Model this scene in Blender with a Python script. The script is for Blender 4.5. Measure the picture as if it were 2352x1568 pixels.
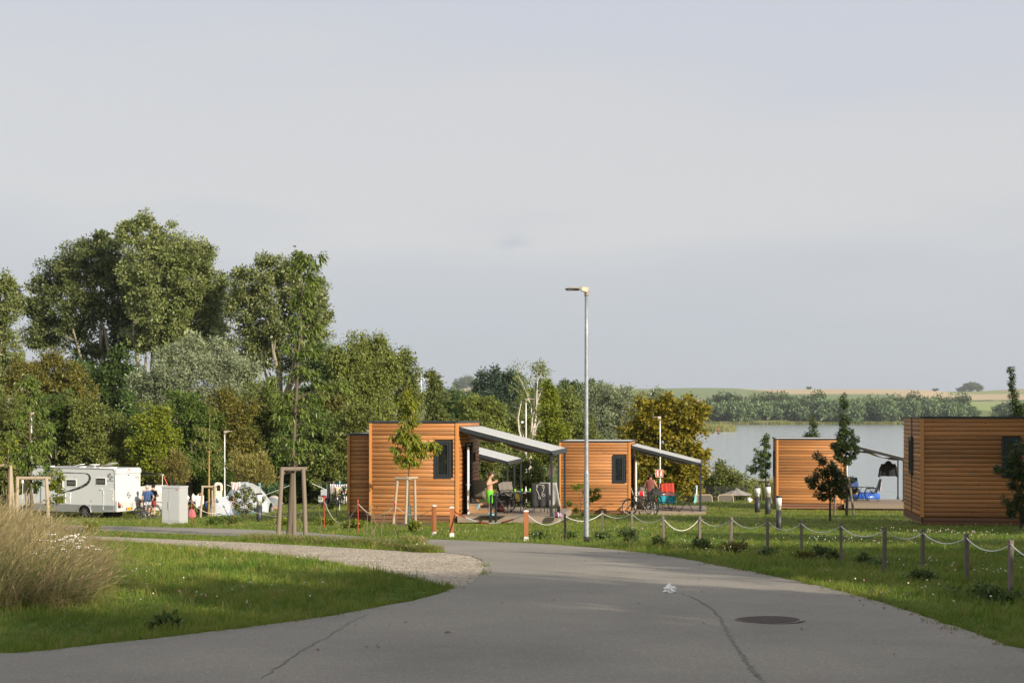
import bpy, bmesh, math, random
import numpy as np
from mathutils import Vector, Matrix
from mathutils.geometry import delaunay_2d_cdt

R = math.radians
PI = math.pi
for _o in list(bpy.data.objects):
    bpy.data.objects.remove(_o)
sc = bpy.context.scene
col = sc.collection

# ------------------------------------------------------------------ camera
EYE, FPX, CX, HY = 1.6, 3266.7, 1176.0, 956.0
cam = bpy.data.cameras.new('camera')
cam.lens, cam.sensor_width = 50.0, 36.0
cam.shift_y = (HY - 784.0) / 2352.0
cam.clip_end = 20000.0
camo = bpy.data.objects.new('camera', cam)
col.objects.link(camo)
camo.location = (0, 0, EYE)
camo.rotation_euler = (R(90), 0, 0)
sc.camera = camo

# ------------------------------------------------------------------ sky and sun
SUN_AZ, SUN_EL = 135.0, 21.0          # degrees clockwise from +Y, above the horizon
w = bpy.data.worlds.new('World')
sc.world = w
w.use_nodes = True
nt = w.node_tree
nt.nodes.clear()


def N(t, tree=None, **kw):
    n = (tree or nt).nodes.new(t)
    for k, v in kw.items():
        setattr(n, k, v)
    return n


def L(a, b, tree=None):
    (tree or nt).links.new(a, b)


sky = N('ShaderNodeTexSky')
sky.sky_type = 'NISHITA'
sky.sun_disc = False
sky.sun_elevation = R(SUN_EL)
sky.sun_rotation = R(SUN_AZ)
sky.air_density = 1.0
sky.dust_density = 2.0
tc = N('ShaderNodeTexCoord')
sep = N('ShaderNodeSeparateXYZ')
L(tc.outputs['Generated'], sep.inputs[0])
rmp = N('ShaderNodeValToRGB')       # thin high cloud veil: bluish low down, pale higher, lavender up
els = rmp.color_ramp.elements
veil = [(0.0, (.50, .54, .59)), (.05, (.525, .56, .61)), (.105, (.575, .59, .625)), (.15, (.645, .645, .65)), (.20, (.64, .642, .655)), (.265, (.59, .61, .675)), (.42, (.61, .62, .655)), (1.0, (.66, .66, .67))]
els[0].position, els[1].position = veil[0][0], veil[-1][0]
for p, c in veil[1:-1]:
    els.new(p)
for e, (p, c) in zip(els, veil):
    e.position = p
    e.color = (*c, 1)
mp = N('ShaderNodeMapping')
mp.inputs['Scale'].default_value = (1.2, 1.2, 6.5)
mp.inputs['Rotation'].default_value = (0, R(4), 0)
L(tc.outputs['Generated'], mp.inputs[0])
ns = N('ShaderNodeTexNoise')
ns.inputs['Scale'].default_value = 2.1
ns.inputs['Detail'].default_value = 5
ns.inputs['Roughness'].default_value = .5
L(mp.outputs[0], ns.inputs['Vector'])
ad = N('ShaderNodeMath', operation='MULTIPLY_ADD')
L(ns.outputs['Fac'], ad.inputs[0])
ad.inputs[1].default_value = .19
L(sep.outputs['Z'], ad.inputs[2])
sb = N('ShaderNodeMath', operation='SUBTRACT')
L(ad.outputs[0], sb.inputs[0])
sb.inputs[1].default_value = .095
L(sb.outputs[0], rmp.inputs[0])
mul = N('ShaderNodeVectorMath', operation='SCALE')
L(rmp.outputs[0], mul.inputs[0])
mul.inputs['Scale'].default_value = 7.5
# one small grey puff of cloud low over the far shore
mpc = N('ShaderNodeMapping', vector_type='TEXTURE')
mpc.inputs['Location'].default_value = (.002, .992, .1225)
mpc.inputs['Scale'].default_value = (.021, 1.0, .0085)
L(tc.outputs['Generated'], mpc.inputs[0])
nc_ = N('ShaderNodeTexNoise')
nc_.inputs['Scale'].default_value = 1.3
nc_.inputs['Detail'].default_value = 6
L(mpc.outputs[0], nc_.inputs['Vector'])
ln = N('ShaderNodeVectorMath', operation='LENGTH')
L(mpc.outputs[0], ln.inputs[0])
pf = N('ShaderNodeMath', operation='MULTIPLY_ADD')
L(nc_.outputs['Fac'], pf.inputs[0])
pf.inputs[1].default_value = 1.9
pf.inputs[2].default_value = -.12
pd = N('ShaderNodeMath', operation='SUBTRACT')
L(pf.outputs[0], pd.inputs[0])
L(ln.outputs['Value'], pd.inputs[1])
pr = N('ShaderNodeMapRange', interpolation_type='SMOOTHSTEP')
pr.inputs['From Max'].default_value = .9
pr.inputs['To Max'].default_value = .5
L(pd.outputs[0], pr.inputs['Value'])
puff = N('ShaderNodeMix', data_type='RGBA')
L(pr.outputs[0], puff.inputs['Factor'])
L(mul.outputs[0], puff.inputs['A'])
puff.inputs['B'].default_value = (3.55, 3.75, 4.35, 1)
mx = N('ShaderNodeMix', data_type='RGBA')
mx.inputs['Factor'].default_value = .92
L(sky.outputs[0], mx.inputs['A'])
L(puff.outputs['Result'], mx.inputs['B'])
bg = N('ShaderNodeBackground')
bg.inputs['Strength'].default_value = .1
L(mx.outputs['Result'], bg.inputs['Color'])
wo = N('ShaderNodeOutputWorld')
L(bg.outputs[0], wo.inputs[0])

sun = bpy.data.lights.new('sun', 'SUN')
sun.energy = 5.0
sun.angle = R(0.6)
sun.color = (1.0, .885, .72)
suno = bpy.data.objects.new('sun', sun)
col.objects.link(suno)
TOSUN = Vector((math.sin(R(SUN_AZ)) * math.cos(R(SUN_EL)), math.cos(R(SUN_AZ)) * math.cos(R(SUN_EL)), math.sin(R(SUN_EL))))
suno.rotation_euler = TOSUN.to_track_quat('Z', 'Y').to_euler()
suno.location = TOSUN * 100

sc.view_settings.view_transform = 'Standard'
sc.view_settings.look = 'None'
sc.view_settings.exposure = 0.5
sc.view_settings.gamma = 1.0
sc.view_settings.use_curve_mapping = False
sc.render.engine = 'CYCLES'
sc.cycles.use_denoising = True
sc.cycles.max_bounces = 6
sc.cycles.transparent_max_bounces = 6
sc.cycles.volume_bounces = 0
sc.render.film_transparent = False

# ------------------------------------------------------------------ helpers
rnd = random.Random(7)


def px(dx, dy, Y):
    """a point of the photograph (in 2352-wide pixels) at distance Y"""
    return Vector(((dx - CX) * Y / FPX, Y, EYE + (HY - dy) * Y / FPX))


def tag(o, label=None, cat=None, group=None, kind=None):
    if label: o['label'] = label
    if cat: o['category'] = cat
    if group: o['group'] = group
    if kind: o['kind'] = kind
    return o


def th(name, label, cat, loc=(0, 0, 0), rz=0.0, group=None, parent=None):
    o = bpy.data.objects.new(name, None)
    col.objects.link(o)
    o.location = loc
    o.rotation_euler = (0, 0, rz)
    o.empty_display_size = .1
    if label: tag(o, label, cat, group)
    if parent: o.parent = parent
    return o


def copy_tree(o, parent=None):
    c = o.copy()
    col.objects.link(c)
    c.parent = parent
    for ch in list(o.children):
        copy_tree(ch, c)
    return c


class MB:
    """collects shapes; build() links them as ONE mesh object"""

    def __init__(s, T=None):
        s.v, s.f, s.mi, s.sm = [], [], [], []
        s.T = T
        s.cur = 0

    def add(s, vs, fs, smooth=False):
        b = len(s.v)
        for p in vs:
            p = Vector(p)
            s.v.append(s.T @ p if s.T is not None else p)
        for f in fs:
            s.f.append([b + i for i in f])
            s.mi.append(s.cur)
            s.sm.append(smooth)
        return s

    def box(s, x0, x1, y0, y1, z0, z1):
        return s.add([(x0, y0, z0), (x1, y0, z0), (x1, y1, z0), (x0, y1, z0), (x0, y0, z1), (x1, y0, z1), (x1, y1, z1), (x0, y1, z1)],
                     [(0, 3, 2, 1), (4, 5, 6, 7), (0, 1, 5, 4), (1, 2, 6, 5), (2, 3, 7, 6), (3, 0, 4, 7)])

    def bar(s, p, q, a, b=None, up=(0, 0, 1)):
        p, q = Vector(p), Vector(q)
        b = a if b is None else b
        d = (q - p).normalized()
        u = Vector(up)
        if abs(d.dot(u)) > .99: u = Vector((1, 0, 0))
        x = d.cross(u).normalized() * a / 2
        y = x.cross(d).normalized() * b / 2
        vs = [c + sx * x + sy * y for c in (p, q) for sx, sy in ((-1, -1), (1, -1), (1, 1), (-1, 1))]
        return s.add(vs, [(0, 1, 2, 3), (7, 6, 5, 4), (0, 4, 5, 1), (1, 5, 6, 2), (2, 6, 7, 3), (3, 7, 4, 0)])

    def tube(s, pts, r, n=8, cap=True, closed=False):
        pts = [Vector(p) for p in pts]
        m = len(pts)
        rr = r if isinstance(r, (list, tuple)) else [r] * m
        vs, fs = [], []
        prev = None
        for i, p in enumerate(pts):
            if closed:
                d = pts[(i + 1) % m] - pts[i - 1]
            else:
                d = pts[min(i + 1, m - 1)] - pts[max(i - 1, 0)]
            d.normalize()
            if prev is None:
                u = Vector((0, 0, 1)) if abs(d.z) < .9 else Vector((1, 0, 0))
                x = d.cross(u).normalized()
            else:
                x = (prev - d * prev.dot(d))
                x = x.normalized() if x.length > 1e-6 else d.orthogonal().normalized()
            prev = x
            y = d.cross(x)
            for k in range(n):
                a = 2 * PI * k / n
                vs.append(p + (x * math.cos(a) + y * math.sin(a)) * rr[i])
        for i in range(m if closed else m - 1):
            for k in range(n):
                a, b = i * n + k, i * n + (k + 1) % n
                c, d2 = ((i + 1) % m) * n + (k + 1) % n, ((i + 1) % m) * n + k
                fs.append((a, b, c, d2))
        s.add(vs, fs, True)
        if cap and not closed:
            s.add(vs[:n], [tuple(range(n - 1, -1, -1))])
            s.add(vs[-n:], [tuple(range(n))])
        return s

    def lathe(s, prof, n=16, at=(0, 0, 0), smooth=True, T=None):
        at = Vector(at)
        vs, fs = [], []
        for r, z in prof:
            for k in range(n):
                a = 2 * PI * k / n
                p = Vector((r * math.cos(a), r * math.sin(a), z))
                vs.append((T @ p if T is not None else p) + at)
        for i in range(len(prof) - 1):
            for k in range(n):
                fs.append((i * n + k, i * n + (k + 1) % n, (i + 1) * n + (k + 1) % n, (i + 1) * n + k))
        if prof[0][0] > 1e-5: fs.append(tuple(range(n - 1, -1, -1)))
        if prof[-1][0] > 1e-5: fs.append(tuple((len(prof) - 1) * n + k for k in range(n)))
        return s.add(vs, fs, smooth)

    def ell(s, c, r, nu=12, nv=8):
        prof = [(math.sin(PI * i / nv), -math.cos(PI * i / nv)) for i in range(nv + 1)]
        prof[0] = (1e-6, -1); prof[-1] = (1e-6, 1)
        T = Matrix.Diagonal((r[0], r[1], r[2]))
        return s.lathe(prof, nu, c, True, T)

    def prism(s, poly, d, T=None):
        """polygon in the xz plane pushed along y by d"""
        n = len(poly)
        vs = [Vector((x, 0, z)) for x, z in poly] + [Vector((x, d, z)) for x, z in poly]
        if T is not None: vs = [T @ v for v in vs]
        fs = [tuple(range(n)), tuple(range(2 * n - 1, n - 1, -1))] + [(i, i + n, (i + 1) % n + n, (i + 1) % n) for i in range(n)]
        return s.add(vs, fs)

    def grid(s, rows, smooth=True, closed=False):
        m, n = len(rows), len(rows[0])
        vs = [p for r_ in rows for p in r_]
        fs = [(i * n + j, i * n + j + 1, (i + 1) * n + j + 1, (i + 1) * n + j) for i in range(m - 1) for j in range(n - 1)]
        return s.add(vs, fs, smooth)

    def mesh(s, name, mats):
        me = bpy.data.meshes.new(name)
        me.from_pydata([tuple(p) for p in s.v], [], s.f)
        for m in (mats if isinstance(mats, (list, tuple)) else [mats]):
            me.materials.append(m)
        me.polygons.foreach_set('material_index', s.mi)
        me.polygons.foreach_set('use_smooth', s.sm)
        me.update()
        return me

    def build(s, name, mats, parent=None, label=None, cat=None, group=None, kind=None):
        return link(name, s.mesh(name, mats), parent, label, cat, group, kind)


def link(name, me, parent=None, label=None, cat=None, group=None, kind=None):
    o = bpy.data.objects.new(name, me)
    col.objects.link(o)
    if parent is not None: o.parent = parent
    return tag(o, label, cat, group, kind)


def recenter(o):
    """move a mesh object's origin to the middle of its base"""
    me = o.data
    n = len(me.vertices)
    a = np.empty(n * 3, 'f')
    me.vertices.foreach_get('co', a)
    a = a.reshape(-1, 3)
    c = np.array([(a[:, 0].min() + a[:, 0].max()) / 2, (a[:, 1].min() + a[:, 1].max()) / 2, a[:, 2].min()])
    a -= c
    me.vertices.foreach_set('co', a.ravel())
    o.location = Vector(c) + o.location
    me.update()
    return o


def solidify(o, t):
    m = o.modifiers.new('thick', 'SOLIDIFY')
    m.thickness = t
    m.offset = 0
    return o


# ------------------------------------------------------------------ materials
MATS = {}


def mat(name, c, rough=.6, met=0.0, var=0.0, vs=6.0, bump=0.0, bs=60.0, objv=0.0, spec=.5, st=(1, 1, 1), c2=None, trans=0.0, transl=0.0, alpha=1.0, detail=4):
    """Principled surface whose colour wanders with noise; objv varies it from object to object"""
    if name in MATS: return MATS[name]
    m = bpy.data.materials.new(name)
    m.use_nodes = True
    t = m.node_tree
    b = t.nodes['Principled BSDF']
    b.inputs['Roughness'].default_value = rough
    b.inputs['Metallic'].default_value = met
    b.inputs['Specular IOR Level'].default_value = spec
    b.inputs['Base Color'].default_value = (*c, 1)
    b.inputs['Transmission Weight'].default_value = trans
    b.inputs['Alpha'].default_value = alpha
    tcn = N('ShaderNodeTexCoord', t)
    oi = N('ShaderNodeObjectInfo', t)
    addv = N('ShaderNodeVectorMath', t, operation='MULTIPLY_ADD')
    L(tcn.outputs['Object'], addv.inputs[0], t)
    addv.inputs[1].default_value = st
    sc_ = N('ShaderNodeVectorMath', t, operation='SCALE')
    cmb = N('ShaderNodeCombineXYZ', t)
    L(oi.outputs['Random'], cmb.inputs[0], t); L(oi.outputs['Random'], cmb.inputs[1], t); L(oi.outputs['Random'], cmb.inputs[2], t)
    L(cmb.outputs[0], sc_.inputs[0], t)
    sc_.inputs['Scale'].default_value = 37.0 if objv else 0.0
    L(sc_.outputs[0], addv.inputs[2], t)
    src = None
    if var or objv or c2:
        nz = N('ShaderNodeTexNoise', t)
        nz.inputs['Scale'].default_value = vs
        nz.inputs['Detail'].default_value = detail
        L(addv.outputs[0], nz.inputs['Vector'], t)
        col0 = N('ShaderNodeMix', t, data_type='RGBA')
        col0.inputs['A'].default_value = (*c, 1)
        col0.inputs['B'].default_value = (*(c2 or c), 1)
        mr = N('ShaderNodeMapRange', t)
        mr.inputs['From Min'].default_value = .35
        mr.inputs['From Max'].default_value = .65
        L(nz.outputs['Fac'], mr.inputs['Value'], t)
        L(mr.outputs[0], col0.inputs['Factor'], t)
        hs = N('ShaderNodeHueSaturation', t)
        L(col0.outputs['Result'], hs.inputs['Color'], t)
        m1 = N('ShaderNodeMath', t, operation='MULTIPLY_ADD')
        L(nz.outputs['Fac'], m1.inputs[0], t)
        m1.inputs[1].default_value = 2 * var
        m1.inputs[2].default_value = 1 - var
        m2 = N('ShaderNodeMath', t, operation='MULTIPLY_ADD')
        L(oi.outputs['Random'], m2.inputs[0], t)
        m2.inputs[1].default_value = 2 * objv
        m2.inputs[2].default_value = -objv
        m3 = N('ShaderNodeMath', t, operation='ADD')
        L(m1.outputs[0], m3.inputs[0], t); L(m2.outputs[0], m3.inputs[1], t)
        L(m3.outputs[0], hs.inputs['Value'], t)
        L(hs.outputs[0], b.inputs['Base Color'], t)
        src = hs.outputs[0]
    if bump:
        nb = N('ShaderNodeTexNoise', t)
        nb.inputs['Scale'].default_value = bs
        nb.inputs['Detail'].default_value = 4
        L(addv.outputs[0], nb.inputs['Vector'], t)
        bp = N('ShaderNodeBump', t)
        bp.inputs['Strength'].default_value = bump
        bp.inputs['Distance'].default_value = .02
        L(nb.outputs['Fac'], bp.inputs['Height'], t)
        L(bp.outputs[0], b.inputs['Normal'], t)
    if transl:
        tl = N('ShaderNodeBsdfTranslucent', t)
        if src: L(src, tl.inputs['Color'], t)
        else: tl.inputs['Color'].default_value = (*c, 1)
        ms = N('ShaderNodeMixShader', t)
        ms.inputs[0].default_value = transl
        L(b.outputs[0], ms.inputs[1], t); L(tl.outputs[0], ms.inputs[2], t)
        L(ms.outputs[0], t.nodes['Material Output'].inputs[0], t)
    MATS[name] = m
    return m


def leafmat(name, c1, c2, transl=.3, rough=.5, spec=.35, back=None):
    """leaves: each leaf its own tint between two greens, a little light shining through"""
    if name in MATS: return MATS[name]
    m = bpy.data.materials.new(name)
    m.use_nodes = True
    t = m.node_tree
    b = t.nodes['Principled BSDF']
    b.inputs['Roughness'].default_value = rough
    b.inputs['Specular IOR Level'].default_value = spec
    at = N('ShaderNodeAttribute', t, attribute_name='tint')
    mixc = N('ShaderNodeMix', t, data_type='RGBA')
    mixc.inputs['A'].default_value = (*c1, 1)
    mixc.inputs['B'].default_value = (*c2, 1)
    L(at.outputs['Fac'], mixc.inputs['Factor'], t)
    out = mixc.outputs['Result']
    oi = N('ShaderNodeObjectInfo', t)
    hs = N('ShaderNodeHueSaturation', t)
    ml = N('ShaderNodeMath', t, operation='MULTIPLY_ADD')
    L(oi.outputs['Random'], ml.inputs[0], t)
    ml.inputs[1].default_value, ml.inputs[2].default_value = .3, .85
    L(ml.outputs[0], hs.inputs['Value'], t)
    L(out, hs.inputs['Color'], t)
    out = hs.outputs[0]
    if back:
        geo = N('ShaderNodeNewGeometry', t)
        mb = N('ShaderNodeMix', t, data_type='RGBA')
        L(geo.outputs['Backfacing'], mb.inputs['Factor'], t)
        L(out, mb.inputs['A'], t)
        mb.inputs['B'].default_value = (*back, 1)
        out = mb.outputs['Result']
    L(out, b.inputs['Base Color'], t)
    tl = N('ShaderNodeBsdfTranslucent', t)
    L(out, tl.inputs['Color'], t)
    ms = N('ShaderNodeMixShader', t)
    ms.inputs[0].default_value = transl
    L(b.outputs[0], ms.inputs[1], t); L(tl.outputs[0], ms.inputs[2], t)
    L(ms.outputs[0], t.nodes['Material Output'].inputs[0], t)
    MATS[name] = m
    return m

# ================================================================== terrain
LAKE = EYE - 6.0
_py = np.array([-90, -30, 0, 10, 20, 30, 40, 48, 56, 65, 72, 80, 92, 105, 125, 200, 5000.])
_pz = np.array([2.2, -.4, -1.6, -2.0, -2.38, -2.8, -3.25, -3.6, -3.98, -4.52, -4.6, -4.88, -5.5, -6.25, -6.9, -7.5, -7.5]) + EYE
_ty = np.arange(-95, 260, .5)
_tz = np.interp(_ty, _py, _pz)
_k = np.exp(-np.linspace(-2, 2, 17) ** 2); _k /= _k.sum()
_tz = np.convolve(np.pad(_tz, 8, mode='edge'), _k, 'valid')
_rx = np.array([0, 900, 1000, 1040, 1090, 1200, 1330, 1480, 1600, 1700, 1740, 1860, 2000, 2110, 2180, 2260, 2352, 2700.])
_ry = np.array([890, 893, 901, 895, 886, 890, 892, 892, 890, 891, 894, 893, 893, 894.5, 899, 897, 892, 890.])


def sst(t):
    t = np.clip(t, 0, 1)
    return t * t * (3 - 2 * t)


def shore_x(y):
    return np.where(y < 676, 12 + (y - 105) * .1541, 100 - (y - 676) * .9)


def G(x, y):
    """height of the ground"""
    x = np.asarray(x, float); y = np.asarray(y, float)
    z = np.interp(y, _ty, _tz)
    z = z - .78 * sst((-x - 4) / 16) * sst((y - 42) / 34)
    wl = sst((shore_x(y) - x) / np.where(y > 300, 26, 9)) * sst((y - 78) / 8)
    z = z * (1 - wl) + (EYE - 5.66) * wl
    far = sst((y - 1062) / 14)
    z = z * (1 - far) + (LAKE + .5) * far
    yy = np.maximum(y, 1.)
    pxx = CX + FPX * x / yy
    rz = (HY - np.interp(pxx, _rx, _ry)) * 3000 / FPX + EYE
    k = np.clip((y - 1180) / 1820, 0, 1)
    k = k * .75 + .25 * k * k
    h = (rz - (LAKE + .5)) * k
    z = z + h - np.clip((y - 3000) / 600, 0, 1) * 30
    return z


def gz(x, y):
    return float(G(x, y))


_hy = np.concatenate([np.arange(6, 130, .05), np.arange(130, 1100, 1.)])


def hit(dx, dy):
    """where the ray through a picture point meets the ground"""
    xs = (dx - CX) * _hy / FPX
    zs = EYE + (HY - dy) * _hy / FPX
    d = zs - G(xs, _hy)
    i = int(np.argmax(d < 0))
    i = max(i, 1)
    t = d[i - 1] / (d[i - 1] - d[i] + 1e-12)
    Y = _hy[i - 1] + t * (_hy[i] - _hy[i - 1])
    X = (dx - CX) * Y / FPX
    return Vector((X, Y, gz(X, Y)))


def at(dx, Y, dz=0.0):
    X = (dx - CX) * Y / FPX
    return Vector((X, Y, gz(X, Y) + dz))


# ---- land materials
def ground_material():
    m = bpy.data.materials.new('meadow_and_fields')
    m.use_nodes = True
    t = m.node_tree
    b = t.nodes['Principled BSDF']
    b.inputs['Roughness'].default_value = .9
    b.inputs['Specular IOR Level'].default_value = .1
    at_ = N('ShaderNodeAttribute', t, attribute_name='land')
    tcn = N('ShaderNodeTexCoord', t)
    n1 = N('ShaderNodeTexNoise', t); n1.inputs['Scale'].default_value = .35; n1.inputs['Detail'].default_value = 5
    n2 = N('ShaderNodeTexNoise', t); n2.inputs['Scale'].default_value = 9; n2.inputs['Detail'].default_value = 5
    L(tcn.outputs['Object'], n1.inputs['Vector'], t); L(tcn.outputs['Object'], n2.inputs['Vector'], t)
    a = N('ShaderNodeMath', t, operation='MULTIPLY_ADD'); L(n1.outputs['Fac'], a.inputs[0], t); a.inputs[1].default_value = .9; a.inputs[2].default_value = .3
    c = N('ShaderNodeMath', t, operation='MULTIPLY_ADD'); L(n2.outputs['Fac'], c.inputs[0], t); c.inputs[1].default_value = 1.1; L(a.outputs[0], c.inputs[2], t)
    d = N('ShaderNodeMath', t, operation='SUBTRACT'); L(c.outputs[0], d.inputs[0], t); d.inputs[1].default_value = .3
    hs = N('ShaderNodeHueSaturation', t)
    L(at_.outputs['Color'], hs.inputs['Color'], t); L(d.outputs[0], hs.inputs['Value'], t)
    hue = N('ShaderNodeMath', t, operation='MULTIPLY_ADD'); L(n1.outputs['Fac'], hue.inputs[0], t); hue.inputs[1].default_value = -.06; hue.inputs[2].default_value = .53
    L(hue.outputs[0], hs.inputs['Hue'], t)
    L(hs.outputs[0], b.inputs['Base Color'], t)
    bp = N('ShaderNodeBump', t); bp.inputs['Strength'].default_value = .6; bp.inputs['Distance'].default_value = .06
    L(n2.outputs['Fac'], bp.inputs['Height'], t); L(bp.outputs[0], b.inputs['Normal'], t)
    return m


def build_ground():
    ys = np.concatenate([np.arange(-60, 110, .55), np.geomspace(110, 1040, 60), np.arange(1046, 1100, 4), np.geomspace(1104, 3600, 60)])
    n = 241
    s = np.linspace(-1, 1, n)
    Wd = np.maximum(55, .62 * ys)
    X = s[None, :] * Wd[:, None]
    Y = np.repeat(ys[:, None], n, 1)
    Z = G(X, Y)
    m = len(ys)
    me = bpy.data.meshes.new('ground')
    idx = np.arange(m * n).reshape(m, n)
    f = np.stack([idx[:-1, :-1], idx[:-1, 1:], idx[1:, 1:], idx[1:, :-1]], -1).reshape(-1, 4)
    co = np.stack([X, Y, Z], -1).reshape(-1, 3)
    me.vertices.add(len(co)); me.vertices.foreach_set('co', co.ravel())
    me.loops.add(f.size); me.loops.foreach_set('vertex_index', f.ravel())
    me.polygons.add(len(f)); me.polygons.foreach_set('loop_start', np.arange(len(f)) * 4)
    me.update(calc_edges=True)
    me.polygons.foreach_set('use_smooth', np.ones(len(f), bool))
    yy = np.maximum(Y, 1)
    P = CX + FPX * X / yy
    D = HY - FPX * (Z - EYE) / yy
    c = np.zeros((m, n, 3)); c[:] = (.105, .15, .028)
    mid = (Y > 44) & (Y < 110)
    c[mid] = (.16, .18, .036)
    fr = Y > 1090
    c[fr] = (.15, .18, .06)                                  # pasture
    tan = (.46, .36, .21); gr = (.17, .215, .09); lg = (.24, .27, .10); br = (.33, .26, .15)
    c[fr & (D < 930) & (P < 1720)] = gr
    c[fr & (D > 915) & (D < 922) & (P < 1640)] = br
    c[fr & (P > 1690 + (D - 891) * 9) & (D < 907)] = tan
    c[fr & (P > 1740) & (D >= 905) & (D < 917)] = gr
    c[fr & (P > 2060) & (D >= 903) & (D < 918)] = tan
    c[fr & (P > 2185) & (D < 905)] = lg
    c[fr & (P > 2290) & (D < 899)] = br
    c[fr & (P > 2080) & (D >= 918) & (D < 921)] = (.07, .09, .04)
    c[fr & (P > 2080) & (D >= 921) & (D < 942)] = (.26, .31, .11)
    c[fr & (P < 1090) & (D < 899)] = tan
    col4 = np.concatenate([c, np.ones((m, n, 1))], -1).astype('f')
    a = me.attributes.new('land', 'FLOAT_COLOR', 'POINT')
    a.data.foreach_set('color', col4.ravel())
    me.materials.append(ground_material())
    o = link('ground', me, kind='structure')
    return o


build_ground()


# ---- sheets laid on the ground, outlined by picture points or world points
def resolve(poly):
    out = []
    for p in poly:
        if len(p) == 3:
            out.append((p[0], p[1]))
        else:
            h = hit(*p)
            out.append((h.x, h.y))
    return out


def densify(poly, step, closed=True):
    out = []
    n = len(poly)
    for i in range(n if closed else n - 1):
        a, b = poly[i], poly[(i + 1) % n]
        d = math.dist(a, b)
        k = max(1, int(d / step))
        for j in range(k):
            out.append((a[0] + (b[0] - a[0]) * j / k, a[1] + (b[1] - a[1]) * j / k))
    if not closed: out.append(poly[-1])
    return out


def smooth_closed(poly, it=1):
    for _ in range(it):
        q = []
        for i in range(len(poly)):
            a, b = poly[i], poly[(i + 1) % len(poly)]
            q += [(a[0] * .75 + b[0] * .25, a[1] * .75 + b[1] * .25), (a[0] * .25 + b[0] * .75, a[1] * .25 + b[1] * .75)]
        poly = q
    return poly


def inside(poly, X, Y):
    X = np.asarray(X); Y = np.asarray(Y)
    r = np.zeros(X.shape, bool)
    n = len(poly)
    for i in range(n):
        x1, y1 = poly[i]; x2, y2 = poly[(i + 1) % n]
        if y1 == y2: continue
        c = ((y1 > Y) != (y2 > Y)) & (X < (x2 - x1) * (Y - y1) / (y2 - y1) + x1)
        r ^= c
    return r


POLY = {}


def sheet(name, poly, material, off, step=.6, jag=0.0, it=1, skirt=0.0):
    w_ = smooth_closed(resolve(poly), it)
    w_ = densify(w_, step * .5)
    if jag:
        rg = random.Random(5)
        w_ = [(x + rg.uniform(-jag, jag), y + rg.uniform(-jag, jag)) for x, y in w_]
    POLY[name] = w_
    a = np.array(w_)
    gx = np.arange(a[:, 0].min(), a[:, 0].max(), step); gy = np.arange(a[:, 1].min(), a[:, 1].max(), step)
    XX, YY = np.meshgrid(gx, gy)
    XX = XX.ravel() + .13; YY = YY.ravel() + .11
    k = inside(w_, XX, YY)
    pts = [Vector(p) for p in w_] + [Vector(p) for p in zip(XX[k], YY[k])]
    r = delaunay_2d_cdt(pts, [], [list(range(len(w_)))], 1, 1e-5)
    vs = np.array([(v.x, v.y) for v in r[0]])
    z = G(vs[:, 0], vs[:, 1]) + off
    me = bpy.data.meshes.new(name)
    V = [(x, y, zz) for (x, y), zz in zip(vs, z)]
    F = [list(f) for f in r[2]]
    if skirt:
        n0 = len(V); m0 = len(w_)
        zs = [gz(*p) for p in w_]
        V += [(p[0], p[1], zz + off) for p, zz in zip(w_, zs)] + [(p[0], p[1], zz - skirt) for p, zz in zip(w_, zs)]
        F += [(n0 + i, n0 + (i + 1) % m0, n0 + m0 + (i + 1) % m0, n0 + m0 + i) for i in range(m0)]
    me.from_pydata(V, [], F)
    me.materials.append(material)
    me.update()
    for p in me.polygons: p.use_smooth = True
    # faces must look up
    if len(me.polygons) and me.polygons[0].normal.z < 0:
        me.flip_normals()
    return link(name, me, kind='structure')


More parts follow.
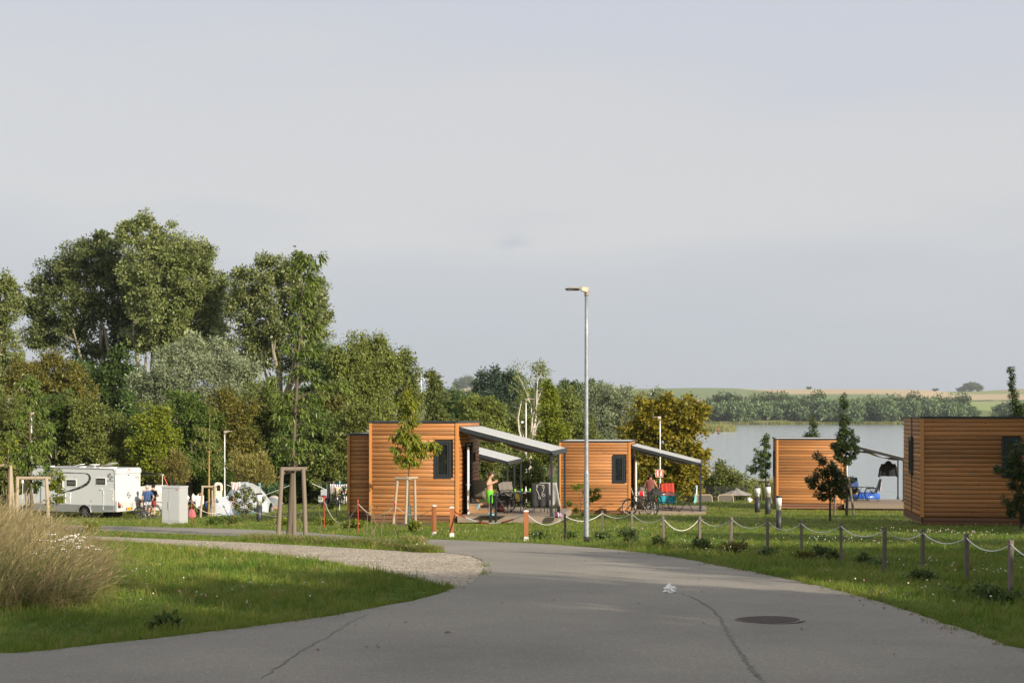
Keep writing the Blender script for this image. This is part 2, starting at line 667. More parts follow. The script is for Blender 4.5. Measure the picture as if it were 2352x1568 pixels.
def asphalt(name, base, dark):
    m = bpy.data.materials.new(name)
    m.use_nodes = True
    t = m.node_tree
    b = t.nodes['Principled BSDF']
    b.inputs['Roughness'].default_value = .82
    b.inputs['Specular IOR Level'].default_value = .3
    tcn = N('ShaderNodeTexCoord', t)
    big = N('ShaderNodeTexNoise', t); big.inputs['Scale'].default_value = .45; big.inputs['Detail'].default_value = 6; big.inputs['Roughness'].default_value = .6
    fine = N('ShaderNodeTexNoise', t); fine.inputs['Scale'].default_value = 48; fine.inputs['Detail'].default_value = 4; fine.inputs['Roughness'].default_value = .7
    spk = N('ShaderNodeTexVoronoi', t); spk.inputs['Scale'].default_value = 55
    for q in (big, fine, spk): L(tcn.outputs['Object'], q.inputs['Vector'], t)
    mixc = N('ShaderNodeMix', t, data_type='RGBA')
    mixc.inputs['A'].default_value = (*dark, 1); mixc.inputs['B'].default_value = (*base, 1)
    mr = N('ShaderNodeMapRange', t); mr.inputs['From Min'].default_value = .3; mr.inputs['From Max'].default_value = .62
    L(big.outputs['Fac'], mr.inputs['Value'], t); L(mr.outputs[0], mixc.inputs['Factor'], t)
    hs = N('ShaderNodeHueSaturation', t)
    L(mixc.outputs['Result'], hs.inputs['Color'], t)
    v = N('ShaderNodeMath', t, operation='MULTIPLY_ADD'); L(fine.outputs['Fac'], v.inputs[0], t); v.inputs[1].default_value = 1.5; v.inputs[2].default_value = .25
    # pale stones showing here and there
    sp = N('ShaderNodeSeparateColor', t); L(spk.outputs['Color'], sp.inputs[0], t)
    gt = N('ShaderNodeMath', t, operation='GREATER_THAN'); L(sp.outputs[0], gt.inputs[0], t); gt.inputs[1].default_value = .965
    ad_ = N('ShaderNodeMath', t, operation='MULTIPLY_ADD'); L(gt.outputs[0], ad_.inputs[0], t); ad_.inputs[1].default_value = .35; L(v.outputs[0], ad_.inputs[2], t)
    L(ad_.outputs[0], hs.inputs['Value'], t)
    L(hs.outputs[0], b.inputs['Base Color'], t)
    bp = N('ShaderNodeBump', t); bp.inputs['Strength'].default_value = .35; bp.inputs['Distance'].default_value = .006
    L(fine.outputs['Fac'], bp.inputs['Height'], t); L(bp.outputs[0], b.inputs['Normal'], t)
    return m


road_edge_left = [(0, 1510), (150, 1496), (400, 1467), (600, 1443), (760, 1420), (880, 1397), (960, 1381), (1015, 1366), (1045, 1355), (1080, 1343), (1104, 1327), (1115, 1308), (1108, 1290), (1085, 1280), (1050, 1274), (1018, 1271)]
ROAD = [(-16, 10.5, 0)] + road_edge_left + [(985, 1264), (940, 1257), (880, 1250), (870, 1241), (985, 1240), (1060, 1243), (1150, 1247), (1250, 1251), (1350, 1259), (1450, 1268), (1560, 1283), (1660, 1303), (1750, 1321), (1850, 1342), (1950, 1366), (2060, 1398), (2150, 1430), (2240, 1461), (2352, 1502), (6.6, 9.6, 0), (8.5, 2, 0), (9, -10, 0), (-16, -10, 0)]
SIDE = [(872, 1252), (780, 1248), (700, 1243), (600, 1236), (485, 1231.5), (351, 1226), (200, 1220), (60, 1215), (60, 1206), (200, 1208.5), (351, 1212), (485, 1215.5), (608, 1219), (700, 1224), (800, 1232), (874, 1239)]
GRAV = [(1016, 1271), (1050, 1273), (1086, 1279), (1109, 1289), (1116, 1308), (1105, 1328), (1080, 1344), (1046, 1356), (1010, 1344), (960, 1332), (900, 1321), (830, 1307), (740, 1291), (650, 1280), (560, 1270), (460, 1260), (360, 1252), (260, 1244), (180, 1239), (60, 1227), (60, 1223), (180, 1231), (300, 1236), (420, 1241), (540, 1246), (660, 1252), (780, 1259), (900, 1266), (980, 1271)]
m_asph = asphalt('asphalt_grey', (.255, .235, .20), (.19, .177, .153))
road = sheet('road', ROAD, m_asph, .03, .55, .034, 1, .05)
sheet('side_road', SIDE, m_asph, .034, .6, .01, 1, .05)


def gravel_material():
    m = bpy.data.materials.new('crushed_stone')
    m.use_nodes = True
    t = m.node_tree
    b = t.nodes['Principled BSDF']
    b.inputs['Roughness'].default_value = .9
    tcn = N('ShaderNodeTexCoord', t)
    vo = N('ShaderNodeTexVoronoi', t); vo.inputs['Scale'].default_value = 22
    nz = N('ShaderNodeTexNoise', t); nz.inputs['Scale'].default_value = 1.2; nz.inputs['Detail'].default_value = 6
    L(tcn.outputs['Object'], vo.inputs['Vector'], t); L(tcn.outputs['Object'], nz.inputs['Vector'], t)
    sp = N('ShaderNodeSeparateColor', t); L(vo.outputs['Color'], sp.inputs[0], t)
    rp = N('ShaderNodeValToRGB', t)
    e = rp.color_ramp.elements
    e[0].position = 0; e[0].color = (.20, .17, .135, 1)
    e[1].position = 1; e[1].color = (.56, .48, .37, 1)
    k = e.new(.5); k.color = (.38, .325, .25, 1)
    L(sp.outputs[0], rp.inputs[0], t)
    hs = N('ShaderNodeHueSaturation', t)
    v = N('ShaderNodeMath', t, operation='MULTIPLY_ADD'); L(nz.outputs['Fac'], v.inputs[0], t); v.inputs[1].default_value = .7; v.inputs[2].default_value = .62
    L(rp.outputs[0], hs.inputs['Color'], t); L(v.outputs[0], hs.inputs['Value'], t)
    L(hs.outputs[0], b.inputs['Base Color'], t)
    bp = N('ShaderNodeBump', t); bp.inputs['Strength'].default_value = .9; bp.inputs['Distance'].default_value = .03
    L(vo.outputs['Distance'], bp.inputs['Height'], t); L(bp.outputs[0], b.inputs['Normal'], t)
    return m


sheet('gravel_path', GRAV, gravel_material(), .022, .5, .02, 1, 0)


# ---- lake
def lake_material():
    m = bpy.data.materials.new('lake_water')
    m.use_nodes = True
    t = m.node_tree
    b = t.nodes['Principled BSDF']
    b.inputs['Base Color'].default_value = (.33, .375, .39, 1)
    b.inputs['Roughness'].default_value = .10
    b.inputs['IOR'].default_value = 1.6
    tcn = N('ShaderNodeTexCoord', t)
    mp_ = N('ShaderNodeMapping', t); mp_.inputs['Scale'].default_value = (.28, 1.0, 1)
    L(tcn.outputs['Object'], mp_.inputs[0], t)
    n1 = N('ShaderNodeTexNoise', t); n1.inputs['Scale'].default_value = .8; n1.inputs['Detail'].default_value = 7; n1.inputs['Roughness'].default_value = .6
    L(mp_.outputs[0], n1.inputs['Vector'], t)
    bp = N('ShaderNodeBump', t); bp.inputs['Strength'].default_value = .55; bp.inputs['Distance'].default_value = .3
    L(n1.outputs['Fac'], bp.inputs['Height'], t); L(bp.outputs[0], b.inputs['Normal'], t)
    return m


mb = MB()
mb.add([(-60, 90, LAKE), (900, 90, LAKE), (900, 1100, LAKE), (-60, 1100, LAKE)], [(0, 1, 2, 3)])
mb.build('lake', lake_material(), kind='structure')

# ================================================================== trees and shrubs
LM = {
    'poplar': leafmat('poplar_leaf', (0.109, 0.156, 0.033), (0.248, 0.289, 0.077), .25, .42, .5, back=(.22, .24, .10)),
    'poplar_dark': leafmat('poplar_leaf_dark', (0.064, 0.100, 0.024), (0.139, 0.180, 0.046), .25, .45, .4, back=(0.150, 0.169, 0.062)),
    'willow': leafmat('silver_willow_leaf', (0.154, 0.199, 0.087), (0.297, 0.326, 0.175), .22, .5, .3, back=(0.299, 0.345, 0.230)),
    'birch': leafmat('birch_leaf', (0.115, 0.155, 0.030), (0.243, 0.269, 0.060), .28),
    'green': leafmat('broad_leaf', (0.055, 0.109, 0.017), (0.153, 0.209, 0.037), .3),
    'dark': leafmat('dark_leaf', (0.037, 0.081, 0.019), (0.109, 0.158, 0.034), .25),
    'olive': leafmat('olive_leaf', (0.090, 0.124, 0.024), (0.209, 0.231, 0.053), .28),
    'lime': leafmat('lime_leaf', (0.132, 0.180, 0.017), (0.240, 0.264, 0.026), .35),
    'rust': leafmat('autumn_leaf', (0.088, 0.096, 0.017), (0.200, 0.172, 0.035), .28),
    'gold': leafmat('yellowing_maple_leaf', (0.126, 0.147, 0.017), (0.364, 0.273, 0.025), .35),
    'straw': leafmat('golden_willow_shrub_leaf', (0.184, 0.178, 0.046), (0.322, 0.276, 0.086), .3),
    'far': leafmat('far_willow_leaf', (0.097, 0.156, 0.064), (0.194, 0.266, 0.116), .2),
    'fardark': leafmat('far_oak_leaf', (0.058, 0.099, 0.033), (0.133, 0.173, 0.058), .2),
    'pine': leafmat('conifer_needle', (0.033, 0.065, 0.036), (0.072, 0.111, 0.058), .15),
    'cherry': leafmat('cherry_leaf', (0.075, 0.129, 0.021), (0.175, 0.220, 0.034), .35, .38, .5),
    'cherry_lime': leafmat('young_cherry_leaf', (0.149, 0.196, 0.015), (0.287, 0.287, 0.025), .4, .4, .45),
    'hornbeam': leafmat('hornbeam_leaf', (0.042, 0.077, 0.022), (0.105, 0.140, 0.034), .3, .42, .4),
    'rose': leafmat('rose_leaf', (0.049, 0.087, 0.022), (0.119, 0.161, 0.042), .28),
}
BARK = mat('bark_brown', (.13, .10, .07), .9, var=.35, vs=9, bump=.5, bs=25, st=(1, 1, .25))
BARKP = mat('bark_pale', (.27, .235, .17), .9, var=.3, vs=6, bump=.4, bs=25, st=(1, 1, .3))
BARKW = mat('birch_bark', (.62, .58, .52), .85, var=.25, vs=5, st=(1, 1, 3), c2=(.42, .37, .30))
BARKC = mat('cherry_bark', (.12, .095, .058), .8, var=.35, vs=30, bump=.5, bs=60, st=(1, 1, 2.5), c2=(.10, .08, .055))
BARKD = mat('bark_dark', (.055, .045, .034), .9, var=.3)


NTH = ['first', 'second', 'third', 'fourth', 'fifth', 'sixth', 'seventh', 'eighth', 'ninth', 'tenth', 'eleventh', 'twelfth', 'thirteenth', 'fourteenth', 'fifteenth', 'sixteenth', 'seventeenth', 'eighteenth', 'nineteenth', 'twentieth']


def unit(v):
    return v / (np.linalg.norm(v, axis=-1, keepdims=True) + 1e-9)


def leaf_mesh(name, C, A, S, Lg, Wd, tint, material, fold=.18, six=False, droop=0.0):
    """C base points, A direction of each leaf, S its side, Lg length, Wd width"""
    n = len(C)
    Nn = np.cross(A, S)
    Lg = Lg[:, None]; Wd = Wd[:, None]
    if six:       # a real leaf: stalk end, two shoulders, two flanks, drooping tip
        dz = np.array([[0, 0, 1.]]) * droop * Lg
        v = np.stack([C, C + A * Lg * .3 + S * Wd * .45 + Nn * Wd * fold, C + A * Lg * .66 + S * Wd * .36 + Nn * Wd * fold * .6 - dz * .35, C + A * Lg - dz,
                      C + A * Lg * .66 - S * Wd * .36 + Nn * Wd * fold * .6 - dz * .35, C + A * Lg * .3 - S * Wd * .45 + Nn * Wd * fold,
                      C + A * Lg * .33, C + A * Lg * .68 - dz * .3], 1)
        F = np.array([[0, 1, 6, 6], [1, 2, 7, 6], [2, 3, 7, 7], [0, 6, 5, 5], [6, 7, 4, 5], [7, 3, 4, 4]])
        k = 8
        faces = []
        co = v.reshape(-1, 3)
        me = bpy.data.meshes.new(name)
        tri = [(0, 1, 6), (1, 2, 6), (2, 7, 6), (2, 3, 7), (0, 6, 5), (6, 7, 5), (7, 4, 5), (7, 3, 4)]
        tr = np.array(tri)
        f = (np.arange(n)[:, None, None] * k + tr[None]).reshape(-1, 3)
        per = 3
    else:
        v = np.stack([C, C + A * Lg * .45 + S * Wd * .5 + Nn * Wd * fold, C + A * Lg, C + A * Lg * .45 - S * Wd * .5 + Nn * Wd * fold], 1)
        k = 4
        co = v.reshape(-1, 3)
        me = bpy.data.meshes.new(name)
        f = np.arange(n * 4).reshape(-1, 4)
        per = 4
    me.vertices.add(len(co)); me.vertices.foreach_set('co', co.astype('f').ravel())
    me.loops.add(f.size); me.loops.foreach_set('vertex_index', f.astype('i').ravel())
    me.polygons.add(len(f)); me.polygons.foreach_set('loop_start', (np.arange(len(f)) * per).astype('i'))
    me.update(calc_edges=True)
    a = me.attributes.new('tint', 'FLOAT', 'POINT')
    a.data.foreach_set('value', np.repeat(np.clip(tint, 0, 1), k).astype('f'))
    me.materials.append(material)
    return me


def crown_points(lobes, clump_r, per_area, rg, hollow=.35, thin=.0):
    """clumps spread through the lobes (x,y,z,rx,ry,rz), fuller towards the outside; gives clump centres and the lobe of each"""
    cs, outs = [], []
    for (cx, cy, cz, rx, ry, rz) in lobes:
        nc = max(4, int(per_area * 2.6 * rx * rz / (clump_r ** 2)))
        d = unit(rg.normal(size=(nc, 3)))
        r = hollow + (1 - hollow) * np.sqrt(rg.random(nc))
        # uneven outline: the radius wanders with direction
        wob = 1 + .16 * np.sin(d[:, 0] * 5 + cx) * np.cos(d[:, 2] * 6 + cz) + rg.normal(size=nc) * .07
        p = d * (r * wob)[:, None] * np.array([rx, ry, rz]) + np.array([cx, cy, cz])
        cs.append(p); outs.append(d * r[:, None])
    cs = np.concatenate(cs); outs = np.concatenate(outs)
    if thin:
        k = rg.random(len(cs)) > thin
        cs, outs = cs[k], outs[k]
    return cs, outs


def crown(name, lobes, sp, leaf, clump_r, dens, seed, aspect=.55, droop=.25, per_area=1.7, hollow=.35, flat=.8, thin=0., six=False, lobes_w=None):
    rg = np.random.default_rng(seed)
    cs, outs = crown_points(lobes, clump_r, per_area, rg, hollow, thin)
    nl = max(3, int(dens * 8.5 * (.55 / aspect) ** .8 * (clump_r / leaf) ** 2))
    cnt = rg.poisson(nl, len(cs)).clip(2)
    ci = np.repeat(np.arange(len(cs)), cnt)
    n = len(ci)
    off = rg.normal(size=(n, 3)) * np.array([1, 1, flat]) * clump_r * .42
    C = cs[ci] + off
    A = unit(rg.normal(size=(n, 3)) * .75 + outs[ci] * .6 + unit(off) * .5 + np.array([0, 0, -droop]))
    S = unit(np.cross(A, rg.normal(size=(n, 3)) * .8 + np.array([0, 0, 1.])))
    inner = 1 - np.clip((np.linalg.norm(outs, axis=1) - .45) / .4, 0, 1)[ci]
    Lg = leaf * rg.uniform(.55, 1.35, n) * (1 + .9 * inner)
    tint = .5 * rg.random(n) + .5 * rg.random(len(cs))[ci]
    me = leaf_mesh(name, C, A, S, Lg, Lg * aspect, tint, LM[sp], six=six, droop=droop * .8 if six else 0)
    return me, cs


def limbs(name, base, top_pts, cs, r0, bark, seed, nb=40, parent=None, lean=None, split=.35, kx=.0):
    """tapered trunk from the base, limbs into each lobe, branches on to some clumps"""
    rg = random.Random(seed)
    mbb = MB()
    tops = [Vector(t) for t in top_pts]
    base = Vector(base)
    main = max(tops, key=lambda t: t.z)
    H = main.z - base.z

    def curve(a, b, bend, n=6):
        d = b - a
        s = Vector((rg.uniform(-1, 1), rg.uniform(-1, 1), .4)) * d.length * bend
        return [a + d * (i / n) + s * math.sin(PI * i / n) + Vector((rg.uniform(-1, 1), rg.uniform(-1, 1), 0)) * d.length * .012 for i in range(n + 1)]
    fork = base + (main - base) * split
    fork.x = base.x + (main.x - base.x) * split * .7
    fork.y = base.y + (main.y - base.y) * split * .7
    tr = curve(base, fork, .02, 5)
    mbb.tube(tr, [r0 * (1.25 if i == 0 else 1 - .3 * i / 5) for i in range(6)], 8)
    nodes = []
    for t in tops:
        s0 = fork if rg.random() < .6 else base + (fork - base) * rg.uniform(.6, .95)
        pts = curve(s0, t, .10, 7)
        k = (t - base).length / H
        mbb.tube(pts, [max(r0 * .62 * (1 - .88 * i / 7), .012) for i in range(8)], 6)
        nodes += [(p, r0 * .62 * (1 - .88 * i / 7)) for i, p in enumerate(pts)][1:]
    if nb and len(cs):
        for c in rg.sample(list(map(tuple, cs)), min(nb, len(cs))):
            c = Vector(c)
            p, r = min(nodes, key=lambda q: (q[0] - c).length + (2.0 if q[0].z > c.z else 0))
            pts = curve(p, c, .08, 4)
            r = min(r * .7, r0 * .3)
            mbb.tube(pts, [max(r * (1 - .85 * i / 4), .006) for i in range(5)], 5, cap=False)
    return mbb.build(name, bark, parent)


def tree(label, bpx, Y, lobes_px, sp, leaf_px=5.5, clump_px=15, dens=1.15, bark=None, r0=.2, seed=1, name='broadleaf_tree', cat='tree', group=None, nb=40, split=.35, aspect=.55,
         droop=.25, per_area=1.7, hollow=.22, flat=.8, thin=0., six=False, depth=.8, base=None, zspread=.5, leafm=None, plume=1):
    """a tree at picture column bpx and distance Y; lobes of its crown given in picture pixels and turned into real metres"""
    rg = random.Random(seed * 13 + 5)
    b = Vector(base) if base is not None else at(bpx, Y)
    s = Y / FPX
    Ls = []
    small = []
    for q in lobes_px:          # sprays that break the outline of each lobe
        for _ in range(plume):
            a = rg.uniform(-1.25, 1.25)
            k = rg.uniform(.20, .34)
            small.append((q[0] + math.sin(a) * q[2] * .98, q[1] - math.cos(a) * q[3] * .98, q[2] * k * .8, q[3] * k * 1.25))
    for q in list(lobes_px) + small:
        dx, dy, rx, ry = q[:4]
        dY = q[4] if len(q) > 4 else rg.uniform(-zspread, zspread) * rx * s
        p = px(dx, dy, Y) - b
        Ls.append((p.x, p.y + dY, p.z, rx * s, rx * s * depth, ry * s))
    root = th(name, label, cat, b, 0, group)
    me, cs = crown('crown', Ls, sp, leafm or leaf_px * 1.12 * s, clump_px * 1.3 * s, dens, seed, aspect, droop, per_area, hollow, flat, thin, six)
    limbs('trunk', (0, 0, -.1), [(l[0], l[1], l[2] - l[5] * .1) for l in Ls[:len(lobes_px)]], cs, r0, bark or BARK, seed, nb, root, split=split)
    link('crown', me, root)
    return root


# ---- the wood on the left, behind the camping field
tree('tallest silvery poplar, its crown rising highest above the wood', 350, 126, [(345, 560, 60, 60), (400, 610, 75, 75), (450, 640, 58, 85), (335, 650, 55, 70), (390, 720, 90, 70), (460, 740, 55, 70), (340, 770, 55, 55), (425, 810, 65, 40), (480, 690, 34, 60), (300, 540, 22, 28)], 'poplar', 4.9, 12, 1.2, BARKP, .42, 3, name='poplar_tree', group='poplars of the wood', plume=3, nb=90, split=.3, thin=.05)
tree('broad dark poplar fanning out leftward beside the tallest poplar', 262, 132, [(75, 690, 42, 45), (120, 640, 50, 50), (175, 610, 48, 50), (225, 600, 52, 55), (270, 610, 40, 60), (100, 770, 55, 55), (170, 710, 60, 65), (240, 700, 62, 65), (290, 760, 50, 60), (210, 800, 60, 45), (290, 690, 36, 80)], 'poplar_dark', 4.9, 12, 1.2, BARKP, .4, 4, name='poplar_tree', group='poplars of the wood', plume=3, nb=110, split=.22, thin=.08)
tree('poplar cut off by the left edge of the picture', -20, 116, [(-30, 680, 50, 70), (5, 720, 36, 70), (-10, 800, 50, 75), (-40, 900, 60, 60), (15, 860, 30, 50)], 'poplar', 4.9, 12, 1.2, BARKP, .36, 5, name='poplar_tree', group='poplars of the wood', plume=3, nb=40, thin=.04)
tree('silvery poplar standing behind the tall staked cherry', 645, 122, [(590, 650, 45, 45), (650, 630, 55, 48), (705, 680, 48, 60), (570, 720, 40, 70), (640, 730, 65, 70), (715, 760, 45, 60), (600, 810, 55, 50), (690, 830, 62, 48), (730, 720, 28, 45)], 'poplar', 4.9, 12, 1.2, BARKP, .36, 6, name='poplar_tree', group='poplars of the wood', plume=3, nb=80, thin=.06)
tree('dark thin poplar in the gap between the two silvery poplars', 535, 140, [(535, 690, 30, 50), (515, 770, 38, 60), (550, 820, 38, 50)], 'poplar_dark', 5.2, 13, .9, BARK, .28, 7, name='poplar_tree', group='poplars of the wood', nb=40, thin=.3)
tree('dark green tree under the fanning poplar', 255, 118, [(200, 880, 55, 50), (265, 870, 55, 55), (310, 900, 45, 55), (240, 960, 60, 55), (160, 930, 50, 50)], 'dark', 5.4, 15, 1.1, BARKP, .3, 8, nb=40)
tree('round tree turning rusty brown over the campervan', 120, 104, [(110, 870, 62, 55), (160, 890, 50, 60), (65, 890, 48, 60), (120, 950, 80, 70), (190, 950, 38, 55), (50, 980, 50, 60)], 'rust', 5.2, 12, 1.35, BARK, .25, 9, nb=15, hollow=.5)
tree('silver willow with pale leaves, the left of two plumes', 420, 100, [(395, 850, 50, 55), (435, 820, 38, 42), (445, 880, 48, 60), (385, 920, 60, 55), (340, 900, 36, 45)], 'willow', 6.0, 14, 1.25, BARK, .25, 10, name='willow_tree', aspect=.3, droop=.1, nb=15, hollow=.4)
tree('silver willow with pale leaves, the right of two plumes', 530, 101, [(505, 840, 40, 50), (540, 870, 46, 60), (520, 920, 65, 60), (575, 910, 38, 50)], 'willow', 6.0, 14, 1.25, BARK, .25, 11, name='willow_tree', aspect=.3, droop=.1, nb=15, hollow=.4)
mid = [
    ('green tree at the left edge behind the staked trees', 20, 90, [(20, 960, 60, 60), (-10, 1020, 60, 60), (60, 1030, 50, 60), (20, 1080, 70, 50)], 'olive', 21),
    ('leafy green tree rising right behind the campervan roof', 130, 92, [(125, 960, 50, 55), (160, 1000, 55, 60), (95, 1010, 50, 55), (140, 1060, 60, 45)], 'green', 22),
    ('bushy green tree right of the campervan', 235, 91, [(205, 960, 45, 50), (240, 1000, 50, 55), (205, 1040, 55, 50), (260, 1060, 50, 45)], 'olive', 23),
    ('dark leafy tree above the two men', 300, 98, [(300, 980, 45, 60), (330, 1030, 45, 55), (285, 1060, 50, 50)], 'dark', 24),
    ('yellow green maple left of the white cabinet', 340, 89, [(345, 975, 34, 50), (330, 1030, 38, 45), (365, 1060, 45, 45), (375, 1010, 40, 45)], 'lime', 25),
    ('green hazel bush beneath the silver willows', 440, 92, [(425, 950, 50, 50), (465, 990, 50, 55), (410, 1020, 55, 55), (460, 1060, 55, 45)], 'green', 26),
    ('rust tinged tree behind the round dryer', 520, 93, [(500, 950, 48, 50), (545, 970, 48, 55), (510, 1020, 55, 55), (560, 1050, 50, 45)], 'rust', 27),
    ('large green tree behind the white tent', 610, 95, [(590, 930, 55, 55), (640, 960, 55, 60), (600, 1010, 65, 60), (640, 1070, 65, 45), (560, 990, 45, 55)], 'olive', 28),
    ('dark green tree behind the stakes of the tall cherry', 700, 93, [(690, 960, 50, 55), (730, 1000, 50, 55), (690, 1050, 60, 55)], 'green', 29),
    ('slim rust brown tree left of the nearest cabin', 768, 96, [(765, 960, 28, 50), (780, 1010, 32, 55), (760, 1060, 38, 50)], 'rust', 30),
    ('dense green tree beside the lower cabin wing', 800, 90, [(790, 1020, 40, 50), (815, 970, 36, 50), (800, 1080, 45, 45), (745, 1090, 40, 35)], 'olive', 31),
]
for lab, bx, Yd, lb, sp, sd in mid:
    tree(lab, bx, Yd, lb, sp, 5.2, 12, 1.3, BARK, .18, sd, group='trees along the edge of the camping field', nb=14, hollow=.42, droop=.3)
und = ['green', 'olive', 'dark', 'lime', 'olive', 'green', 'rust', 'green', 'olive', 'dark', 'green', 'olive', 'lime', 'green', 'olive', 'dark', 'green']
for k in range(17):
    bx = -40 + k * 53 + (k * 37) % 17
    tree('low thicket bush at the foot of the wood, %s from the left' % NTH[k], bx, 92 + (k * 7) % 5, [(bx - 16, 1095, 26, 26), (bx + 14, 1085, 28, 30), (bx, 1118, 36, 26), (bx + 22, 1128, 24, 20), (bx - 24, 1130, 24, 20)], und[k], 5.2, 11, 1.3, BARK, .06, 500 + k, name='thicket_bush', cat='bush', nb=8, split=.1, hollow=.3, group='thicket bushes at the foot of the wood')
tree('weeping birch with a white trunk left of the cabin roof', 855, 106, [(790, 830, 42, 45), (840, 815, 38, 45), (815, 890, 60, 55), (870, 870, 45, 50), (850, 940, 70, 55), (780, 930, 50, 60)], 'birch', 5.0, 13, 1.25, BARKW, .2, 32, name='birch_tree', aspect=.45, droop=.9, nb=45, flat=1.2)
tree('sunlit birch whose edge ends the tall wood', 905, 109, [(900, 850, 40, 45), (935, 860, 26, 45), (915, 920, 50, 55), (945, 930, 24, 50), (890, 980, 50, 45)], 'birch', 5.0, 13, 1.25, BARKW, .17, 33, name='birch_tree', aspect=.45, droop=.9, nb=35, flat=1.2)
tree('dark leafy tree between poplar and birch', 745, 118, [(735, 850, 40, 50), (760, 900, 45, 55), (720, 920, 50, 50)], 'dark', 5.0, 13, 1.1, BARK, .2, 34, nb=25, thin=.04)

# ---- trees and bushes in the middle distance, behind the cabins
ctr = [
    ('slender upright tree with a pointed tip behind the cabin roof', 1000, 150, [(998, 880, 13, 28), (1000, 920, 24, 35), (1003, 960, 34, 35)], 'olive', 41, BARK),
    ('low dark trees on the slope beside the slender tree', 1040, 190, [(1045, 930, 36, 28), (1015, 950, 30, 30), (1070, 950, 36, 34)], 'dark', 42, BARK),
    ('olive bush with bare branches behind the cabin corner', 1105, 98, [(1090, 940, 40, 36), (1130, 960, 40, 40), (1095, 985, 50, 40), (1140, 1010, 45, 35)], 'birch', 43, BARKP),
    ('dark fir shaped tree left of the white stemmed birch', 1120, 230, [(1118, 890, 34, 30), (1150, 880, 34, 28), (1130, 930, 50, 36), (1170, 910, 34, 45)], 'pine', 44, BARK),
    ('dark conifer crown standing behind the white stemmed birch', 1185, 240, [(1180, 885, 30, 30), (1190, 920, 40, 40), (1205, 950, 40, 36)], 'pine', 45, BARK),
    ('fresh green young lime tree behind the long awning', 1262, 82, [(1268, 905, 13, 30), (1262, 950, 24, 36), (1268, 995, 42, 38), (1262, 1035, 50, 36), (1290, 1015, 30, 36)], 'lime', 46, BARK),
    ('grey green tree directly left of the tall lamp', 1300, 130, [(1300, 925, 32, 30), (1275, 945, 30, 34), (1318, 960, 36, 42), (1305, 1000, 44, 40)], 'olive', 47, BARK),
    ('large silver willow right of the tall lamp', 1410, 140, [(1375, 915, 34, 32), (1415, 910, 36, 28), (1445, 935, 36, 38), (1385, 960, 44, 46), (1435, 980, 48, 44), (1370, 1010, 40, 36)], 'willow', 48, BARK),
    ('smaller silver willow above the yellow maple', 1500, 150, [(1490, 925, 30, 26), (1520, 930, 30, 28), (1505, 960, 44, 36)], 'willow', 49, BARK),
    ('green bush seen under the far awning', 1195, 72, [(1180, 1080, 34, 34), (1215, 1090, 34, 38), (1195, 1125, 50, 34), (1240, 1120, 30, 30)], 'olive', 50, BARK),
    ('dark hedge tree behind the second terrace', 1500, 90, [(1480, 1090, 40, 40), (1530, 1100, 44, 40), (1575, 1110, 36, 40), (1500, 1130, 60, 30)], 'green', 51, BARK),
    ('round bush at the water behind the parasol', 1665, 97, [(1660, 1098, 32, 28), (1635, 1118, 32, 26), (1692, 1112, 34, 28), (1665, 1130, 54, 22)], 'olive', 52, BARK),
    ('leafy bush behind the chairs of the first terrace', 1130, 75, [(1115, 1075, 34, 34), (1145, 1065, 30, 30), (1125, 1120, 44, 34)], 'olive', 53, BARK),
    ('brown green birch thicket below the white stems', 1215, 104, [(1195, 985, 34, 36), (1225, 1000, 36, 40), (1175, 1020, 34, 36), (1205, 1040, 44, 34)], 'birch', 54, BARKW),
    ('dull green tree filling the gap left of the lime', 1335, 100, [(1335, 1000, 32, 40), (1350, 1040, 36, 36)], 'olive', 55, BARK),
]
for lab, bx, Yd, lb, sp, sd, bk in ctr:
    tree(lab, bx, Yd, lb, sp, 4.8, 10, 1.3, bk, .14, sd, nb=14, hollow=.38, droop=.3, aspect=.32 if sp == 'willow' else .5, group='trees and bushes behind the cabins', split=.25)
tree('thinly leaved birch with several forked white stems', 1212, 101, [(1190, 855, 26, 22), (1235, 845, 24, 22), (1205, 885, 34, 30), (1250, 880, 24, 36), (1225, 920, 42, 36), (1190, 935, 30, 36), (1255, 940, 28, 36)], 'birch', 4.2, 9, .42, BARKW, .19, 56, name='birch_tree', aspect=.45, droop=.9, nb=120, flat=1.2, thin=.45, split=.3, plume=0)
tree('broad maple turning yellow behind the second cabin', 1530, 84, [(1480, 955, 36, 34), (1520, 940, 26, 30), (1560, 950, 36, 34), (1590, 985, 30, 36), (1455, 1000, 36, 40), (1520, 1000, 56, 46), (1575, 1040, 44, 46), (1470, 1060, 46, 46), (1545, 1080, 56, 40), (1600, 1070, 26, 36), (1600, 950, 20, 24), (1500, 1110, 50, 34), (1570, 1115, 46, 32)], 'gold', 5.6, 12, 1.35, BARK, .22, 57, name='maple_tree', aspect=.8, nb=40)
for k, (bx, Yd, lb) in enumerate([(1310, 330, [(1300, 895, 26, 14), (1330, 900, 26, 16), (1285, 910, 24, 18), (1312, 920, 40, 20)]), (1370, 360, [(1360, 895, 22, 12), (1385, 900, 24, 14), (1370, 912, 36, 18)]), (1030, 420, [(1015, 905, 24, 14), (1045, 912, 30, 16), (985, 915, 26, 14)]), (1090, 420, [(1085, 915, 30, 14), (1060, 925, 30, 14)]), (1250, 300, [(1240, 905, 26, 22), (1265, 915, 24, 22)])]):
    tree(['dark wood crown left of the lamp pole on the skyline', 'dark wood crown right of the lamp pole on the skyline', 'bluish far tree right of the slender tree', 'bluish far tree left of the dark conifers', 'dark crown between birch and lamp pole'][k], bx, Yd, lb, 'fardark', 4.4, 9, 1.4, BARK, .3, 60 + k, nb=4, group='far woodland crowns', hollow=.4)
